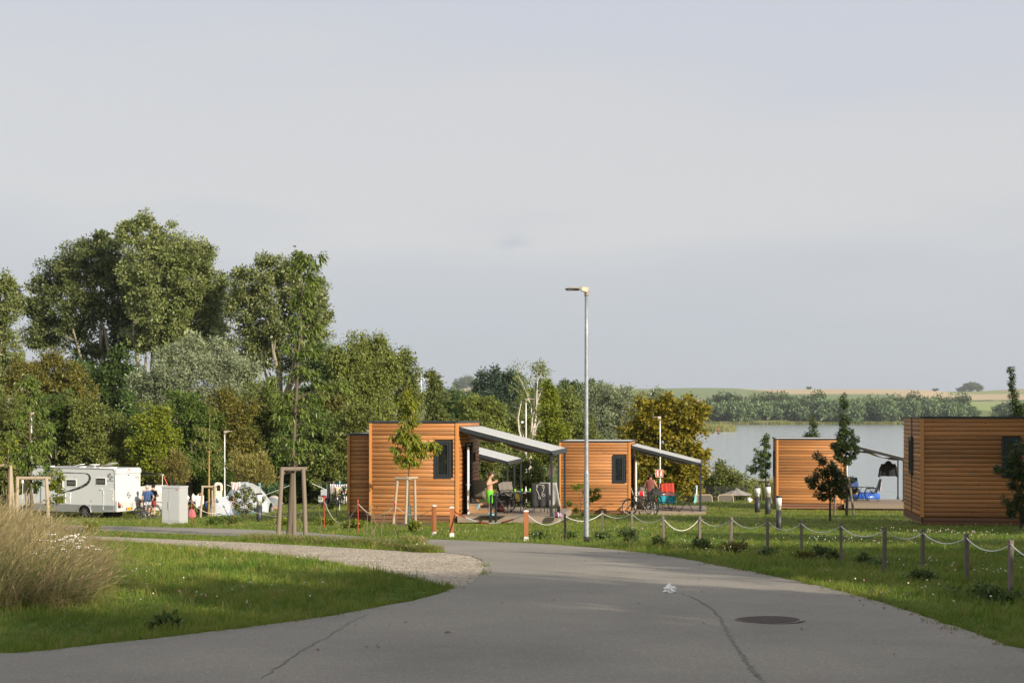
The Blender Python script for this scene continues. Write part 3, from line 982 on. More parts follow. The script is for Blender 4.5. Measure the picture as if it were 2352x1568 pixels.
for k, (bx, lb) in enumerate([(392, [(385, 1080, 26, 24), (410, 1075, 24, 28), (398, 1098, 34, 18)]), (575, [(555, 1070, 26, 26), (585, 1078, 26, 28), (570, 1095, 36, 20), (615, 1090, 18, 20)])]):
    tree(['feathery golden willow shrub behind the white cabinet', 'feathery golden willow shrub behind the dome tent'][k], bx, 88, lb, 'straw', 6.5, 10, 1.3, BARKP, .05, 70 + k, name='willow_shrub', cat='shrub', aspect=.16, droop=-.8, nb=40, split=.08, group='golden willow shrubs')

# ---- far shore: shared crowns, one object each
FARP = []
for k in range(8):
    rg_ = random.Random(90 + k)
    lob = [(rg_.uniform(-.45, .45), rg_.uniform(-.4, .4), rg_.uniform(.38, .78), rg_.uniform(.28, .42), .36, rg_.uniform(.2, .3)) for _ in range(6)] + [(0, 0, .3, .5, .45, .3)]
    me, cs = crown('crown', lob, 'far' if k < 4 else 'fardark', .085, .14, 1.2, 300 + k, .6, .2, 1.8, .45)
    tm = MB().tube([(0, 0, -.05), (.02, 0, .25), (0, .02, .6)], [.045, .035, .012], 6)
    FARP.append((me, tm.mesh('trunk', BARK)))
rg_ = random.Random(17)
FARL = []
xx = 1560
while xx < 2420:       # front row of willows at the water
    FARL.append((xx, 1072 + rg_.uniform(0, 14), rg_.uniform(11, 19.5), rg_.randrange(4)))
    xx += rg_.uniform(17, 30)
for a, b, h0, h1, st_ in ((1585, 1640, 15, 18, 26), (1640, 1700, 21, 25, 17), (1700, 1750, 15, 18, 22), (1750, 1800, 21, 25, 17), (1800, 1850, 16, 19, 22), (1845, 1890, 21, 24.5, 18), (1890, 1990, 15, 18, 24), (1975, 2030, 18, 21, 20), (2030, 2130, 19, 23, 20), (2130, 2165, 17, 19, 20), (2165, 2210, 19, 22, 18)):
    xx = a
    while xx < b:
        FARL.append((xx + rg_.uniform(-4, 4), 1110 + rg_.uniform(0, 35), rg_.uniform(h0, h1) * 1.0, 4 + rg_.randrange(4)))
        xx += st_
FARL = [f for f in FARL if not (2238 < f[0] < 2282 and f[3] < 4) or f[2] < 0]
for xx, h in ((1450, 12), (1470, 14), (1545, 11), (1575, 13)):
    FARL.append((xx, 1250, h, 4 + rg_.randrange(4)))
FARL.sort()


def ordinal(n):
    if n <= 20: return NTH[n - 1]
    tens = ['', '', 'twenty', 'thirty', 'forty', 'fifty', 'sixty', 'seventy', 'eighty', 'ninety'][n // 10]
    return (tens + '-' + NTH[n % 10 - 1]) if n % 10 else tens[:-1] + 'ieth'


cnt = {0: 0, 1: 0}
for xx, Yd, h, k in FARL:
    p = at(xx, Yd)
    dk = int(k > 3)
    cnt[dk] += 1
    lab = ('grey green willow of the far shore waterline, %s from the left' if not dk else 'taller dark tree behind the far shore willows, %s from the left') % ordinal(cnt[dk])
    r_ = th('far_shore_tree', lab, 'tree', p, rg_.uniform(0, 6.28), 'trees on the far lake shore')
    wdt = h * rg_.uniform(.75, 1.2)
    for nm, me in zip(('crown', 'trunk'), FARP[k]):
        o = link(nm, me, r_)
        o.scale = (wdt, wdt, h)
for k, (xx, yy, h) in enumerate([(1058, 888, 18), (1069, 886, 24), (1084, 890, 14), (1858, 892, 7), (2212, 899, 12), (2228, 897, 18), (2244, 897, 20), (2205, 899, 10), (2148, 895, 7)]):
    p = at(xx, 2950)
    r_ = th('ridge_tree', 'distant tree clump on the skyline ridge, %s from the left' % ordinal([1, 2, 3, 4, 7, 8, 9, 6, 5][k]), 'tree', p, k, 'trees on the skyline ridge')
    for nm, me in zip(('crown', 'trunk'), FARP[4 + k % 4]):
        o = link(nm, me, r_)
        o.scale = (h * 1.2, h * 1.2, h)


# ---- staked young trees
STAKE = mat('stake_wood_grey', (.22, .175, .13), .85, var=.25, vs=8, bump=.4, bs=40, st=(1, 1, .15), c2=(.16, .13, .105))
STAKEP = mat('stake_wood_pale', (.40, .33, .24), .85, var=.2, vs=8, bump=.3, bs=40, st=(1, 1, .15), c2=(.32, .255, .18))
STRAP = mat('black_rubber_strap', (.02, .02, .02), .7)


def stakes(label, p, feet, tops, bars, r, material, strap=None, group='wooden tree stake frames'):
    root = th('tree_stake_frame', label, 'tree stakes', p, 0, group)
    for f, t_ in zip(feet, tops):
        f = Vector(f); t_ = Vector(t_)
        MB().tube([f + Vector((0, 0, -.15)), f.lerp(t_, .5) + Vector((.006, .004, 0)), t_], [r * 1.05, r, r * .97], 10).build('stake', material, root)
    for a, b in bars:
        a, b = Vector(a), Vector(b)
        d = (b - a).normalized() * .05
        MB().tube([a - d, a.lerp(b, .5), b + d], [r, r * 1.03, r], 10).build('crossbar', material, root)
    if strap:
        MB().tube([Vector(strap) + Vector((math.cos(a) * .13, math.sin(a) * .13, .01 * math.sin(2 * a))) for a in [2 * PI * i / 14 for i in range(14)]], .018, 6, closed=True).build('strap', STRAP, root)
    return root


def young_tree(label, bp, Y, trunk_px, lobes_px, sp, leaf, r0, seed, n_leaf=16, bark=None, name='young_tree', clump=.22, group='young planted trees', twig=True, aspect=.46, droop=.75, base=None, six=True, per=1.0):
    """slim young tree: traced stem, side twigs out to each spray of leaves"""
    rg = np.random.default_rng(seed); rr = random.Random(seed)
    b = at(bp, Y) if base is None else Vector(base)
    s = Y / FPX
    root = th(name, label, 'tree', b, 0, group)
    tp = [px(x, y, Y) - b for x, y in trunk_px]
    tp[0] = Vector((tp[0].x, tp[0].y, -.1))
    H = tp[-1].z
    mbt = MB()
    # smooth the stem
    st = []
    for i in range(len(tp) - 1):
        for j in range(4):
            st.append(tp[i].lerp(tp[i + 1], j / 4) + Vector((rr.uniform(-1, 1), rr.uniform(-1, 1), 0)) * .008)
    st.append(tp[-1])
    rad = [max(r0 * (1 - .9 * max(q.z, 0) / H), .006) for q in st]
    rad[0] = r0 * 1.2
    mbt.tube(st, rad, 10)
    C, O = [], []
    for q in lobes_px:
        dx, dy, rx, ry = q[:4]
        c = px(dx, dy, Y) - b + Vector((0, rr.uniform(-.6, .6) * rx * s, 0))
        nc = max(3, int(per * 3.4 * rx * ry * s * s / clump ** 2))
        below = [(p_, r_) for p_, r_ in zip(st, rad) if p_.z < c.z - .05] or [(st[1], rad[1])]
        near = min(below, key=lambda e: (e[0] - c).length + abs(c.z - e[0].z - .6 * (Vector((c.x, c.y)) - Vector((e[0].x, e[0].y))).length) * .5)
        mid_ = near[0].lerp(c, .5) + Vector((0, 0, .06))
        if twig: mbt.tube([near[0], mid_, c], [min(near[1] * .55, .022), .011, .006], 5)
        d = unit(rg.normal(size=(nc, 3))) * (rg.random(nc) ** .45)[:, None]
        pts = d * np.array([rx * s, rx * s * .8, ry * s]) + np.array(c)
        for p_ in pts:
            if twig: mbt.tube([c if rr.random() < .6 else mid_, Vector(p_)], [.006, .0035], 4, cap=False)
        C.append(pts); O.append(unit(pts - np.array([[near[0].x, near[0].y, 0]]) * np.array([1, 1, 0]) - np.array([0, 0, 1]) * pts[:, 2:3]))
    C = np.concatenate(C); O = np.concatenate(O)
    cn = rg.poisson(n_leaf * (1.7 if six else 3.4), len(C)).clip(4)
    ci = np.repeat(np.arange(len(C)), cn)
    n = len(ci)
    off = unit(rg.normal(size=(n, 3))) * (clump * .6 * rg.random(n) ** .5)[:, None]
    P = C[ci] + off
    A = unit(O[ci] * .55 + unit(off) * .7 + rg.normal(size=(n, 3)) * .3 + np.array([0, 0, -droop]))
    S = unit(np.cross(A, np.array([0, 0, 1.]) + rg.normal(size=(n, 3)) * .35))
    Lg = leaf * rg.uniform(.65, 1.2, n)
    tint = .5 * rg.random(n) + .5 * rg.random(len(C))[ci]
    mbt.build('trunk', bark or BARKC, root)
    link('crown', leaf_mesh('crown', P, A, S, Lg, Lg * aspect, tint, LM[sp], .22, six, .35), root)
    return root


# tall cherry with four stakes on the grass strip
pT = hit(663, 1237)
YT = pT.y
sT = YT / FPX
young_tree('tall young cherry with drooping dark leaves between grey stakes', 663, YT, [(663, 1237), (668, 1150), (672, 1075), (677, 980), (683, 860), (688, 760), (692, 690), (697, 640), (704, 600)],
           [(690, 583, 18, 9), (708, 590, 16, 8), (736, 592, 10, 10), (688, 608, 12, 10), (715, 610, 16, 8), (700, 632, 18, 12), (720, 650, 12, 10), (690, 660, 16, 12), (710, 680, 20, 12), (676, 690, 16, 12), (700, 712, 16, 10), (730, 745, 18, 9), (690, 740, 26, 12), (665, 745, 16, 10), (705, 768, 22, 12), (680, 775, 18, 10), (660, 800, 16, 10), (712, 805, 18, 8), (690, 812, 14, 10), (640, 870, 26, 10), (668, 862, 24, 10), (700, 850, 18, 10), (716, 862, 14, 8), (770, 876, 20, 8), (790, 886, 12, 10), (745, 890, 18, 8), (630, 895, 22, 10), (665, 900, 24, 12), (700, 905, 26, 12), (735, 915, 22, 10), (650, 925, 24, 12), (690, 935, 26, 12), (720, 945, 26, 12), (625, 960, 20, 12), (660, 965, 26, 12), (700, 975, 30, 12), (735, 985, 20, 10), (645, 1000, 26, 12), (685, 1010, 28, 12), (720, 1020, 22, 12), (655, 1035, 20, 10), (690, 1045, 24, 10), (745, 1030, 14, 8)],
           'cherry', .115, .07, 201, 13, clump=.22, per=1.25)
fz = lambda v: (v[0] - pT.x, v[1] - pT.y, gz(v[0], v[1]) - pT.z)
f1, f2, f3 = at(638, YT - .25), at(702, YT - .15), at(676, YT + .8)
tz = 1.76
stakes('grey timber stake frame around the trunk of the tall cherry', pT, [fz(f1), fz(f2), fz(f3)], [(f1.x - pT.x + .10, -.22, tz + .02), (f2.x - pT.x - .06, -.15, tz - .02), (f3.x - pT.x + .02, .5, tz - .04)],
       [((f1.x - pT.x + .12, -.16, tz - .02), (f2.x - pT.x - .02, -.10, tz - .02)), ((f1.x - pT.x + .10, -.1, tz - .1), (f3.x - pT.x + .02, .46, tz - .1))], .055, STAKE, (.1, .02, tz - .02))

# young cherry in front of the first cabin
pC = hit(938, 1206)
YC = pC.y
young_tree('young cherry with bright yellow green leaves before the cabin wall', 938, YC, [(938, 1206), (939, 1100), (941, 1040), (940, 1000), (944, 950), (938, 910)],
           [(934, 905, 10, 12), (925, 925, 16, 12), (950, 930, 12, 12), (940, 950, 16, 12), (950, 970, 14, 10), (930, 975, 12, 10), (935, 995, 14, 8), (920, 990, 14, 8), (915, 1005, 22, 8), (955, 1003, 18, 8), (940, 1012, 24, 10), (965, 1020, 22, 10), (985, 1022, 16, 8), (1005, 1028, 12, 8), (915, 1030, 20, 8), (945, 1035, 24, 10), (970, 1040, 18, 8), (918, 1050, 12, 8), (945, 1055, 18, 8), (930, 1062, 16, 8), (958, 1065, 14, 6)],
           'cherry_lime', .12, .042, 202, 13, clump=.17, per=2.0)
f1, f2, f3 = at(902, YC - .35), at(931, YC - .55), at(954, YC + .05)
fz = lambda v: (v.x - pC.x, v.y - pC.y, v.z - pC.z)
tz = 1.52
stakes('pale three legged stake frame before the nearest cabin', pC, [fz(f1), fz(f2), fz(f3)], [(f1.x - pC.x + .15, -.25, tz), (f2.x - pC.x + .05, -.42, tz - .02), (f3.x - pC.x - .02, -.02, tz)],
       [((f1.x - pC.x + .12, -.27, tz), (f2.x - pC.x + .08, -.44, tz)), ((f2.x - pC.x + .02, -.40, tz + .01), (f3.x - pC.x + .03, 0, tz + .01))], .045, STAKEP)
MB().lathe([(.085, 0), (.10, .05), (.095, .35), (.09, .62), (.075, .64), (.072, .05)], 10, (0, 0, 0)).build('trunk_guard', mat('green_mesh_guard', (.035, .065, .05), .6, var=.3, vs=20), th('tree_guard', 'dark green bag wrapped round the foot of the lime cherry', 'tree guard', pC)).parent
# mulch disc under it
mu = mat('bark_mulch', (.10, .065, .045), .95, var=.6, vs=18, bump=1, bs=30)
mb = MB()
ring = []
for i in range(28):
    a = 2 * PI * i / 28
    rr_ = 1.0 + .12 * math.sin(3 * a) + rnd.uniform(-.06, .06)
    ring.append((math.cos(a) * rr_, math.sin(a) * rr_ * .9))
mb.add([(0, 0, .09)] + [(x * .6, y * .6, gz(pC.x + x * .6, pC.y + y * .6) - pC.z + .07) for x, y in ring] + [(x, y, gz(pC.x + x, pC.y + y) - pC.z + .004) for x, y in ring],
       [(0, 1 + i, 1 + (i + 1) % 28) for i in range(28)] + [(1 + i, 29 + i, 29 + (i + 1) % 28, 1 + (i + 1) % 28) for i in range(28)], True)
mb.build('mulch', mu, kind='stuff').location = pC

# left staked tree in front of the campervan, and one at the picture's edge
YL = 40.0
pL = at(72, YL)
young_tree('leafy young cherry at the left in front of the campervan', 72, YL, [(72, 1225), (72, 1150), (70, 1060), (69, 960), (70, 900), (74, 865)],
           [(72, 868, 14, 8), (55, 880, 16, 10), (85, 885, 14, 12), (65, 900, 22, 12), (85, 910, 16, 12), (50, 915, 16, 10), (60, 940, 26, 12), (90, 945, 18, 12), (45, 965, 24, 12), (75, 970, 26, 12), (105, 975, 24, 14), (35, 990, 22, 12), (65, 1000, 28, 14), (100, 1005, 28, 14), (40, 1020, 24, 12), (75, 1025, 28, 14), (110, 1025, 22, 12), (55, 1045, 26, 12), (90, 1050, 26, 12), (30, 1045, 16, 10), (70, 1065, 24, 10), (100, 1070, 18, 8), (55, 1075, 16, 8), (90, 1090, 18, 8), (82, 1110, 12, 6)],
           'cherry', .12, .06, 203, 12, clump=.19, per=.85)
f1, f2, f3 = at(37, YL - .3), at(112, YL - .4), at(66, YL + .6)
fz = lambda v: (v.x - pL.x, v.y - pL.y, v.z - pL.z)
tz = gz(pL.x, pL.y); tz = px(72, 1097, YL).z - pL.z
stakes('timber stake frame standing in the tall dry grass', pL, [fz(f1), fz(f2), fz(f3)], [(f1.x - pL.x + .03, -.28, tz), (f2.x - pL.x - .1, -.3, tz), (f3.x - pL.x, .3, tz)],
       [((f1.x - pL.x + .03, -.2, tz), (f2.x - pL.x - .06, -.22, tz))], .05, STAKEP, (.02, -.05, tz))
YE = 45.0
pE = at(20, YE)
young_tree('small yellow green tree at the very left edge of the picture', 20, YE, [(20, 1200), (20, 1120), (19, 1050), (18, 1000)],
           [(18, 1010, 22, 14), (0, 1030, 22, 14), (35, 1035, 18, 12), (10, 1055, 26, 12), (-15, 1060, 20, 12), (32, 1065, 16, 10)], 'lime', .1, .05, 204, 12, clump=.17)
fz = lambda v: (v.x - pE.x, v.y - pE.y, v.z - pE.z)
f1, f2, f3 = at(-18, YE), at(22, YE - .4), at(33, YE + .2)
tz = px(20, 1068, YE).z - pE.z
stakes('pale stake frame at the left edge of the picture', pE, [fz(f1), fz(f2), fz(f3)], [(f1.x - pE.x + .05, 0, tz), (f2.x - pE.x, -.3, tz), (f3.x - pE.x - .08, .1, tz)],
       [((f1.x - pE.x, -.1, tz), (f3.x - pE.x + .02, -.1, tz))], .045, STAKEP)

# staked tree by the tent
YS = 77.5
pS = at(480, YS)
young_tree('slim green tree with staked yellow stem left of the tent', 480, YS, [(480, 1182), (480, 1130), (480, 1080), (481, 1000), (482, 950)],
           [(482, 950, 14, 20), (475, 985, 20, 18), (492, 995, 18, 18), (470, 1020, 24, 16), (495, 1030, 22, 16), (480, 1055, 30, 14), (465, 1065, 16, 10), (500, 1068, 14, 10)], 'olive', .14, .075, 205, 22, clump=.34, bark=mat('yellow_bark', (.30, .20, .06), .8, var=.3))
fz = lambda v: (v.x - pS.x, v.y - pS.y, v.z - pS.z)
f1, f2, f3 = at(460, YS - .3), at(493, YS - .35), at(488, YS + .3)
tz = px(480, 1117, YS).z - pS.z
stakes('pale stake frame beside the white dome tent', pS, [fz(f1), fz(f2), fz(f3)], [(f1.x - pS.x + .1, -.2, tz), (f2.x - pS.x - .02, -.2, tz + .03), (f3.x - pS.x, .2, tz)],
       [((f1.x - pS.x + .08, -.12, tz), (f2.x - pS.x, -.12, tz))], .06, STAKEP)

# right-hand young trees
for (lab, bx, by, Yk, tr_, lb, sp, lf, r0_, sd, nl, cl) in [
    ('slim staked tree with a long pointed top beside the lakeside cabin', 1944, 1168, 60.0, [(1944, 1168), (1944, 1100), (1943, 1050), (1941, 1000), (1938, 950), (1936, 910)],
     [(1936, 915, 5, 10), (1938, 935, 6, 10), (1937, 955, 8, 10), (1942, 970, 10, 10), (1936, 985, 12, 10), (1948, 995, 14, 10), (1930, 1005, 16, 10), (1952, 1012, 18, 10), (1938, 1020, 22, 10), (1920, 1025, 16, 9), (1958, 1030, 18, 10), (1935, 1040, 22, 10), (1955, 1048, 14, 8), (1930, 1052, 14, 8), (1948, 1058, 16, 8), (1950, 1100, 8, 10), (1938, 1115, 8, 10), (1950, 1125, 8, 10)], 'hornbeam', .10, .045, 206, 16, .2),
    ('dark spreading young tree in front of the lakeside cabin', 1906, 1176, 50.0, [(1906, 1176), (1907, 1140), (1905, 1110), (1900, 1070), (1888, 1050)],
     [(1878, 1045, 8, 8), (1890, 1058, 14, 10), (1905, 1070, 18, 10), (1890, 1085, 22, 12), (1920, 1085, 22, 12), (1875, 1100, 20, 10), (1905, 1102, 24, 12), (1930, 1105, 18, 12), (1865, 1112, 12, 8), (1890, 1120, 22, 10), (1920, 1125, 22, 10), (1880, 1135, 14, 8), (1905, 1140, 18, 8), (1935, 1130, 12, 10)], 'hornbeam', .085, .045, 207, 16, .18),
    ('light green staked tree left of the lakeside cabin', 1760, 1150, 84.0, [(1760, 1150), (1759, 1100), (1758, 1060), (1757, 1020), (1757, 1000)],
     [(1757, 1003, 5, 10), (1755, 1020, 10, 12), (1748, 1035, 14, 12), (1762, 1045, 10, 12), (1745, 1055, 16, 12), (1760, 1065, 10, 12), (1738, 1075, 16, 8), (1755, 1080, 14, 10), (1726, 1074, 8, 5), (1750, 1092, 12, 6)], 'green', .13, .05, 208, 18, .28),
    ('slim tree top showing above the lakeside cabin roof', 1866, 1140, 82.0, [(1866, 1140), (1866, 1060), (1866, 1000), (1867, 960)],
     [(1867, 962, 5, 10), (1866, 978, 6, 10), (1868, 992, 14, 6), (1864, 1003, 18, 8), (1875, 1005, 16, 6), (1868, 1025, 24, 14), (1866, 1050, 24, 14)], 'hornbeam', .12, .05, 209, 18, .28),
    ('tall tapering tree top rising behind the right cabin', 2336, 1170, 55.0, [(2336, 1170), (2337, 1050), (2336, 960), (2330, 900), (2322, 850)],
     [(2321, 850, 5, 8), (2323, 865, 6, 8), (2325, 880, 7, 8), (2326, 895, 8, 8), (2329, 910, 10, 8), (2332, 925, 14, 8), (2335, 938, 18, 8), (2345, 950, 20, 8), (2330, 965, 22, 10), (2340, 990, 26, 14), (2330, 1020, 26, 14), (2345, 1050, 26, 14)], 'hornbeam', .09, .05, 210, 15, .18),
    ('dark leafy young tree at the right edge before the cabin', 2345, 1215, 42.0, [(2345, 1225), (2347, 1150), (2345, 1080), (2342, 1030)],
     [(2345, 1025, 14, 12), (2325, 1050, 18, 12), (2350, 1060, 18, 14), (2300, 1080, 26, 8), (2325, 1085, 22, 12), (2355, 1095, 20, 14), (2335, 1115, 22, 12), (2365, 1120, 20, 14), (2345, 1140, 22, 12), (2310, 1150, 14, 8), (2335, 1165, 22, 12), (2365, 1160, 18, 14), (2325, 1180, 14, 8), (2350, 1190, 16, 10)], 'hornbeam', .08, .04, 211, 16, .17),
    ('yellowing many stemmed shrub against the second cabin wall', 1335, 1186, 58.0, [(1335, 1190), (1334, 1160), (1330, 1130), (1328, 1118)],
     [(1318, 1118, 9, 6), (1330, 1116, 10, 6), (1345, 1125, 8, 6), (1355, 1130, 9, 6), (1370, 1125, 10, 7), (1362, 1145, 10, 7), (1375, 1140, 6, 5), (1312, 1155, 6, 6), (1325, 1170, 6, 6), (1350, 1155, 8, 6), (1342, 1178, 8, 6)], 'cherry_lime', .075, .018, 212, 16, .13),
    ('loose green shrub in front of the white tent', 560, 1186, 62.0, [(560, 1188), (562, 1165), (562, 1140), (560, 1120)],
     [(556, 1120, 10, 8), (570, 1128, 10, 8), (545, 1135, 12, 8), (560, 1140, 16, 9), (530, 1142, 12, 6), (580, 1142, 14, 6), (600, 1145, 6, 6), (555, 1155, 14, 8), (575, 1160, 10, 7), (545, 1165, 8, 6), (590, 1168, 8, 5), (565, 1175, 10, 6)], 'olive', .10, .025, 213, 14, .19),
    ('yellowing shrub stems rising from the dry grass by the campervan', 128, 1215, 42.0, [(128, 1215), (130, 1170), (132, 1130), (134, 1100)],
     [(125, 1085, 14, 8), (110, 1092, 10, 7), (140, 1095, 10, 7), (130, 1105, 14, 8), (118, 1118, 10, 7), (135, 1125, 10, 6), (125, 1142, 8, 6), (112, 1155, 8, 6), (138, 1145, 6, 6)], 'lime', .08, .015, 214, 14, .15),
    ('thin leafless sapling shrub left of the cabin wing', 775, 1178, 56.0, [(775, 1180), (773, 1165), (776, 1150)],
     [(765, 1135, 10, 6), (780, 1128, 12, 6), (792, 1120, 8, 6), (770, 1150, 12, 6), (788, 1145, 8, 6), (758, 1160, 8, 5), (800, 1130, 6, 6)], 'green', .09, .02, 215, 9, .17)]:
    ybase = Yk
    young_tree(lab, bx, ybase, tr_, lb, sp, lf * 1.1, r0_, sd, nl, clump=cl, per=1.7 if sp == 'hornbeam' else 1.2, aspect=.55, droop=.35, six=False, bark=BARKD if sp == 'hornbeam' else BARKC)
for lab, bx, Yk, dxs, ytop in [('weathered stake frame of the pointed tree by the lakeside cabin', 1944, 60.0, (1916, 1962, 1945), 1097), ('thin stake frame of the tree left of the lakeside cabin', 1760, 84.0, (1742, 1772, 1765), 1106)]:
    b_ = at(bx, Yk)
    fz = lambda v: (v.x - b_.x, v.y - b_.y, v.z - b_.z)
    ff = [at(dxs[0], Yk - .1), at(dxs[1], Yk - .3), at(dxs[2], Yk + .4)]
    tz = px(bx, ytop, Yk).z - b_.z
    stakes(lab, b_, [fz(v) for v in ff], [(fz(ff[0])[0] + .1, 0, tz), (fz(ff[1])[0] - .18, -.1, tz), (fz(ff[2])[0], .2, tz)], [((fz(ff[0])[0] + .05, 0, tz), (fz(ff[1])[0] - .12, -.06, tz))], .05, STAKE)


# ---- low rose bushes and perennials
def bush(label, dx, dy, w_, h_, sp='rose', seed=1, leaf=.05, name='low_shrub', group='low rose shrubs along the rope fence', nl=10, clump=.09):
    p = hit(dx, dy)
    rg = np.random.default_rng(seed)
    root = th(name, label, 'shrub', p, 0, group)
    lob = [(rg.uniform(-.3, .3) * w_, rg.uniform(-.25, .25) * w_, h_ * rg.uniform(.35, .7), w_ * rg.uniform(.22, .34), w_ * .28, h_ * rg.uniform(.22, .36)) for _ in range(4)]
    me, cs = crown('crown', lob, sp, leaf, clump, 1.1, seed, .6, .2, 1.6, .2)
    link('crown', me, root)
    m_ = MB()
    for c in cs[::4]:
        m_.tube([(c[0] * .2, c[1] * .2, -.03), (c[0] * .7, c[1] * .7, c[2] * .6), tuple(c)], [.006, .005, .003], 4, cap=False)
    m_.build('stem', BARKC, root)
    return root


for k, (dx, dy, w_, h_, lab) in enumerate([
    (1457, 1246, 1.0, .42, 'dense dark rose bush just right of the lamp foot'), (1380, 1240, .7, .3, 'rose bush with a pink bloom by the lamp foot'), (1305, 1238, .55, .28, 'small rose bush between the lamp and the orange post'), (1240, 1238, .5, .25, 'small rose bush right of the first orange post by the road'),
    (1520, 1256, .5, .28, 'low rose plant one post right of the dense bush'), (1605, 1262, .6, .3, 'rose plant under the sagging rope, fifth fence bay'), (1690, 1272, .7, .3, 'yellowing rose plant left of the tall bollard'), (1770, 1280, .5, .2, 'rose plant at the foot of the post before the tall bollard'),
    (1840, 1288, .6, .16, 'reddish low rose plant before the lakeside cabin'), (1890, 1284, .3, .28, 'single upright rose shoot in the middle of the lawn edge'), (1915, 1290, .25, .22, 'brown withered rose shoot beside the upright one'), (2000, 1300, .6, .2, 'low rose plant right of the lawn middle'),
    (2115, 1335, .8, .22, 'broad low rose plant before the right cabin'), (2230, 1372, .8, .2, 'broad low rose plant near the last fence posts'), (2300, 1385, .7, .22, 'low rose plant at the right picture edge'), (373, 1446, .3, .1, 'dark weed rosette in the near verge')]):
    bush(lab, dx, dy, w_ * .8, h_ * .8, 'rose' if k not in (6, 8) else 'rust', 400 + k, .045)
for k, (dx, dy, w_, h_, lab) in enumerate([(510, 1206, 1.1, .26, 'spreading low bush right of the white cabinet'), (655, 1207, .9, .25, 'yellowing ground plant left of the cherry stakes'), (745, 1207, .8, .25, 'yellow green ground plant right of the cherry stakes'), (815, 1215, .7, .3, 'yellowing ground plant before the cabin wing'), (960, 1222, .5, .4, 'small leafy plant beside the two orange posts'), (205, 1222, .5, .35, 'pale yellow mullein plant beside the campervan wheel')]):
    bush(lab, dx, dy, w_, h_, 'lime' if k else 'green', 430 + k, .06, group='ground plants along the far verge')
p = hit(1387, 1216)

# ================================================================== grass
FOOTPRINTS = []

def tuft(name, n, hgt, wid, spread, lean, seed, material, curve=.5, seeds=False):
    rg = np.random.default_rng(seed)
    vs, fs = [], []
    for i in range(n):
        a = rg.uniform(0, 2 * PI)
        r = spread * math.sqrt(rg.random())
        b = Vector((r * math.cos(a), r * math.sin(a), -.01))
        h = hgt * rg.uniform(.5, 1.15)
        da = rg.uniform(0, 2 * PI)
        ln = lean * rg.uniform(.3, 1.4) * h
        d = Vector((math.cos(da) * ln, math.sin(da) * ln, 0))
        s = Vector((-math.sin(da + rg.uniform(-1, 1)), math.cos(da), 0)) * wid * rg.uniform(.7, 1.3)
        m1 = b + d * .35 + Vector((0, 0, h * .6))
        t_ = b + d + Vector((0, 0, h * (1 - curve * lean * .5)))
        k = len(vs)
        vs += [b - s / 2, b + s / 2, m1 + s * .38, m1 - s * .38, t_]
        fs += [(k, k + 1, k + 2, k + 3), (k + 3, k + 2, k + 4)]
        if seeds:
            k = len(vs)
            w2 = s.normalized() * wid * 2.2
            u = (t_ - m1).normalized()
            vs += [t_ - u * h * .22, t_ - u * h * .1 + w2, t_ + u * .01, t_ - u * h * .1 - w2]
            fs += [(k, k + 1, k + 2, k + 3)]
    me = bpy.data.meshes.new(name)
    me.from_pydata([tuple(v) for v in vs], [], fs)
    me.materials.append(material)
    me.update()
    return bpy.data.objects.new(name, me)


def grassmat(name, c1, c2, transl=.35):
    m = bpy.data.materials.new(name)
    m.use_nodes = True
    t = m.node_tree
    b = t.nodes['Principled BSDF']
    b.inputs['Roughness'].default_value = .5
    b.inputs['Specular IOR Level'].default_value = .25
    oi = N('ShaderNodeObjectInfo', t)
    mixc = N('ShaderNodeMix', t, data_type='RGBA')
    mixc.inputs['A'].default_value = (*c1, 1); mixc.inputs['B'].default_value = (*c2, 1)
    nz = N('ShaderNodeTexNoise', t); nz.inputs['Scale'].default_value = .55; nz.inputs['Detail'].default_value = 4
    L(oi.outputs['Location'], nz.inputs['Vector'], t)
    f1 = N('ShaderNodeMath', t, operation='MULTIPLY_ADD'); L(nz.outputs['Fac'], f1.inputs[0], t); f1.inputs[1].default_value = 2.2; f1.inputs[2].default_value = -.85
    f2 = N('ShaderNodeMath', t, operation='MULTIPLY_ADD', use_clamp=True); L(oi.outputs['Random'], f2.inputs[0], t); f2.inputs[1].default_value = .5; L(f1.outputs[0], f2.inputs[2], t)
    L(f2.outputs[0], mixc.inputs['Factor'], t)
    L(mixc.outputs['Result'], b.inputs['Base Color'], t)
    tl = N('ShaderNodeBsdfTranslucent', t)
    L(mixc.outputs['Result'], tl.inputs['Color'], t)
    ms = N('ShaderNodeMixShader', t); ms.inputs[0].default_value = transl
    L(b.outputs[0], ms.inputs[1], t); L(tl.outputs[0], ms.inputs[2], t)
    L(ms.outputs[0], t.nodes['Material Output'].inputs[0], t)
    return m


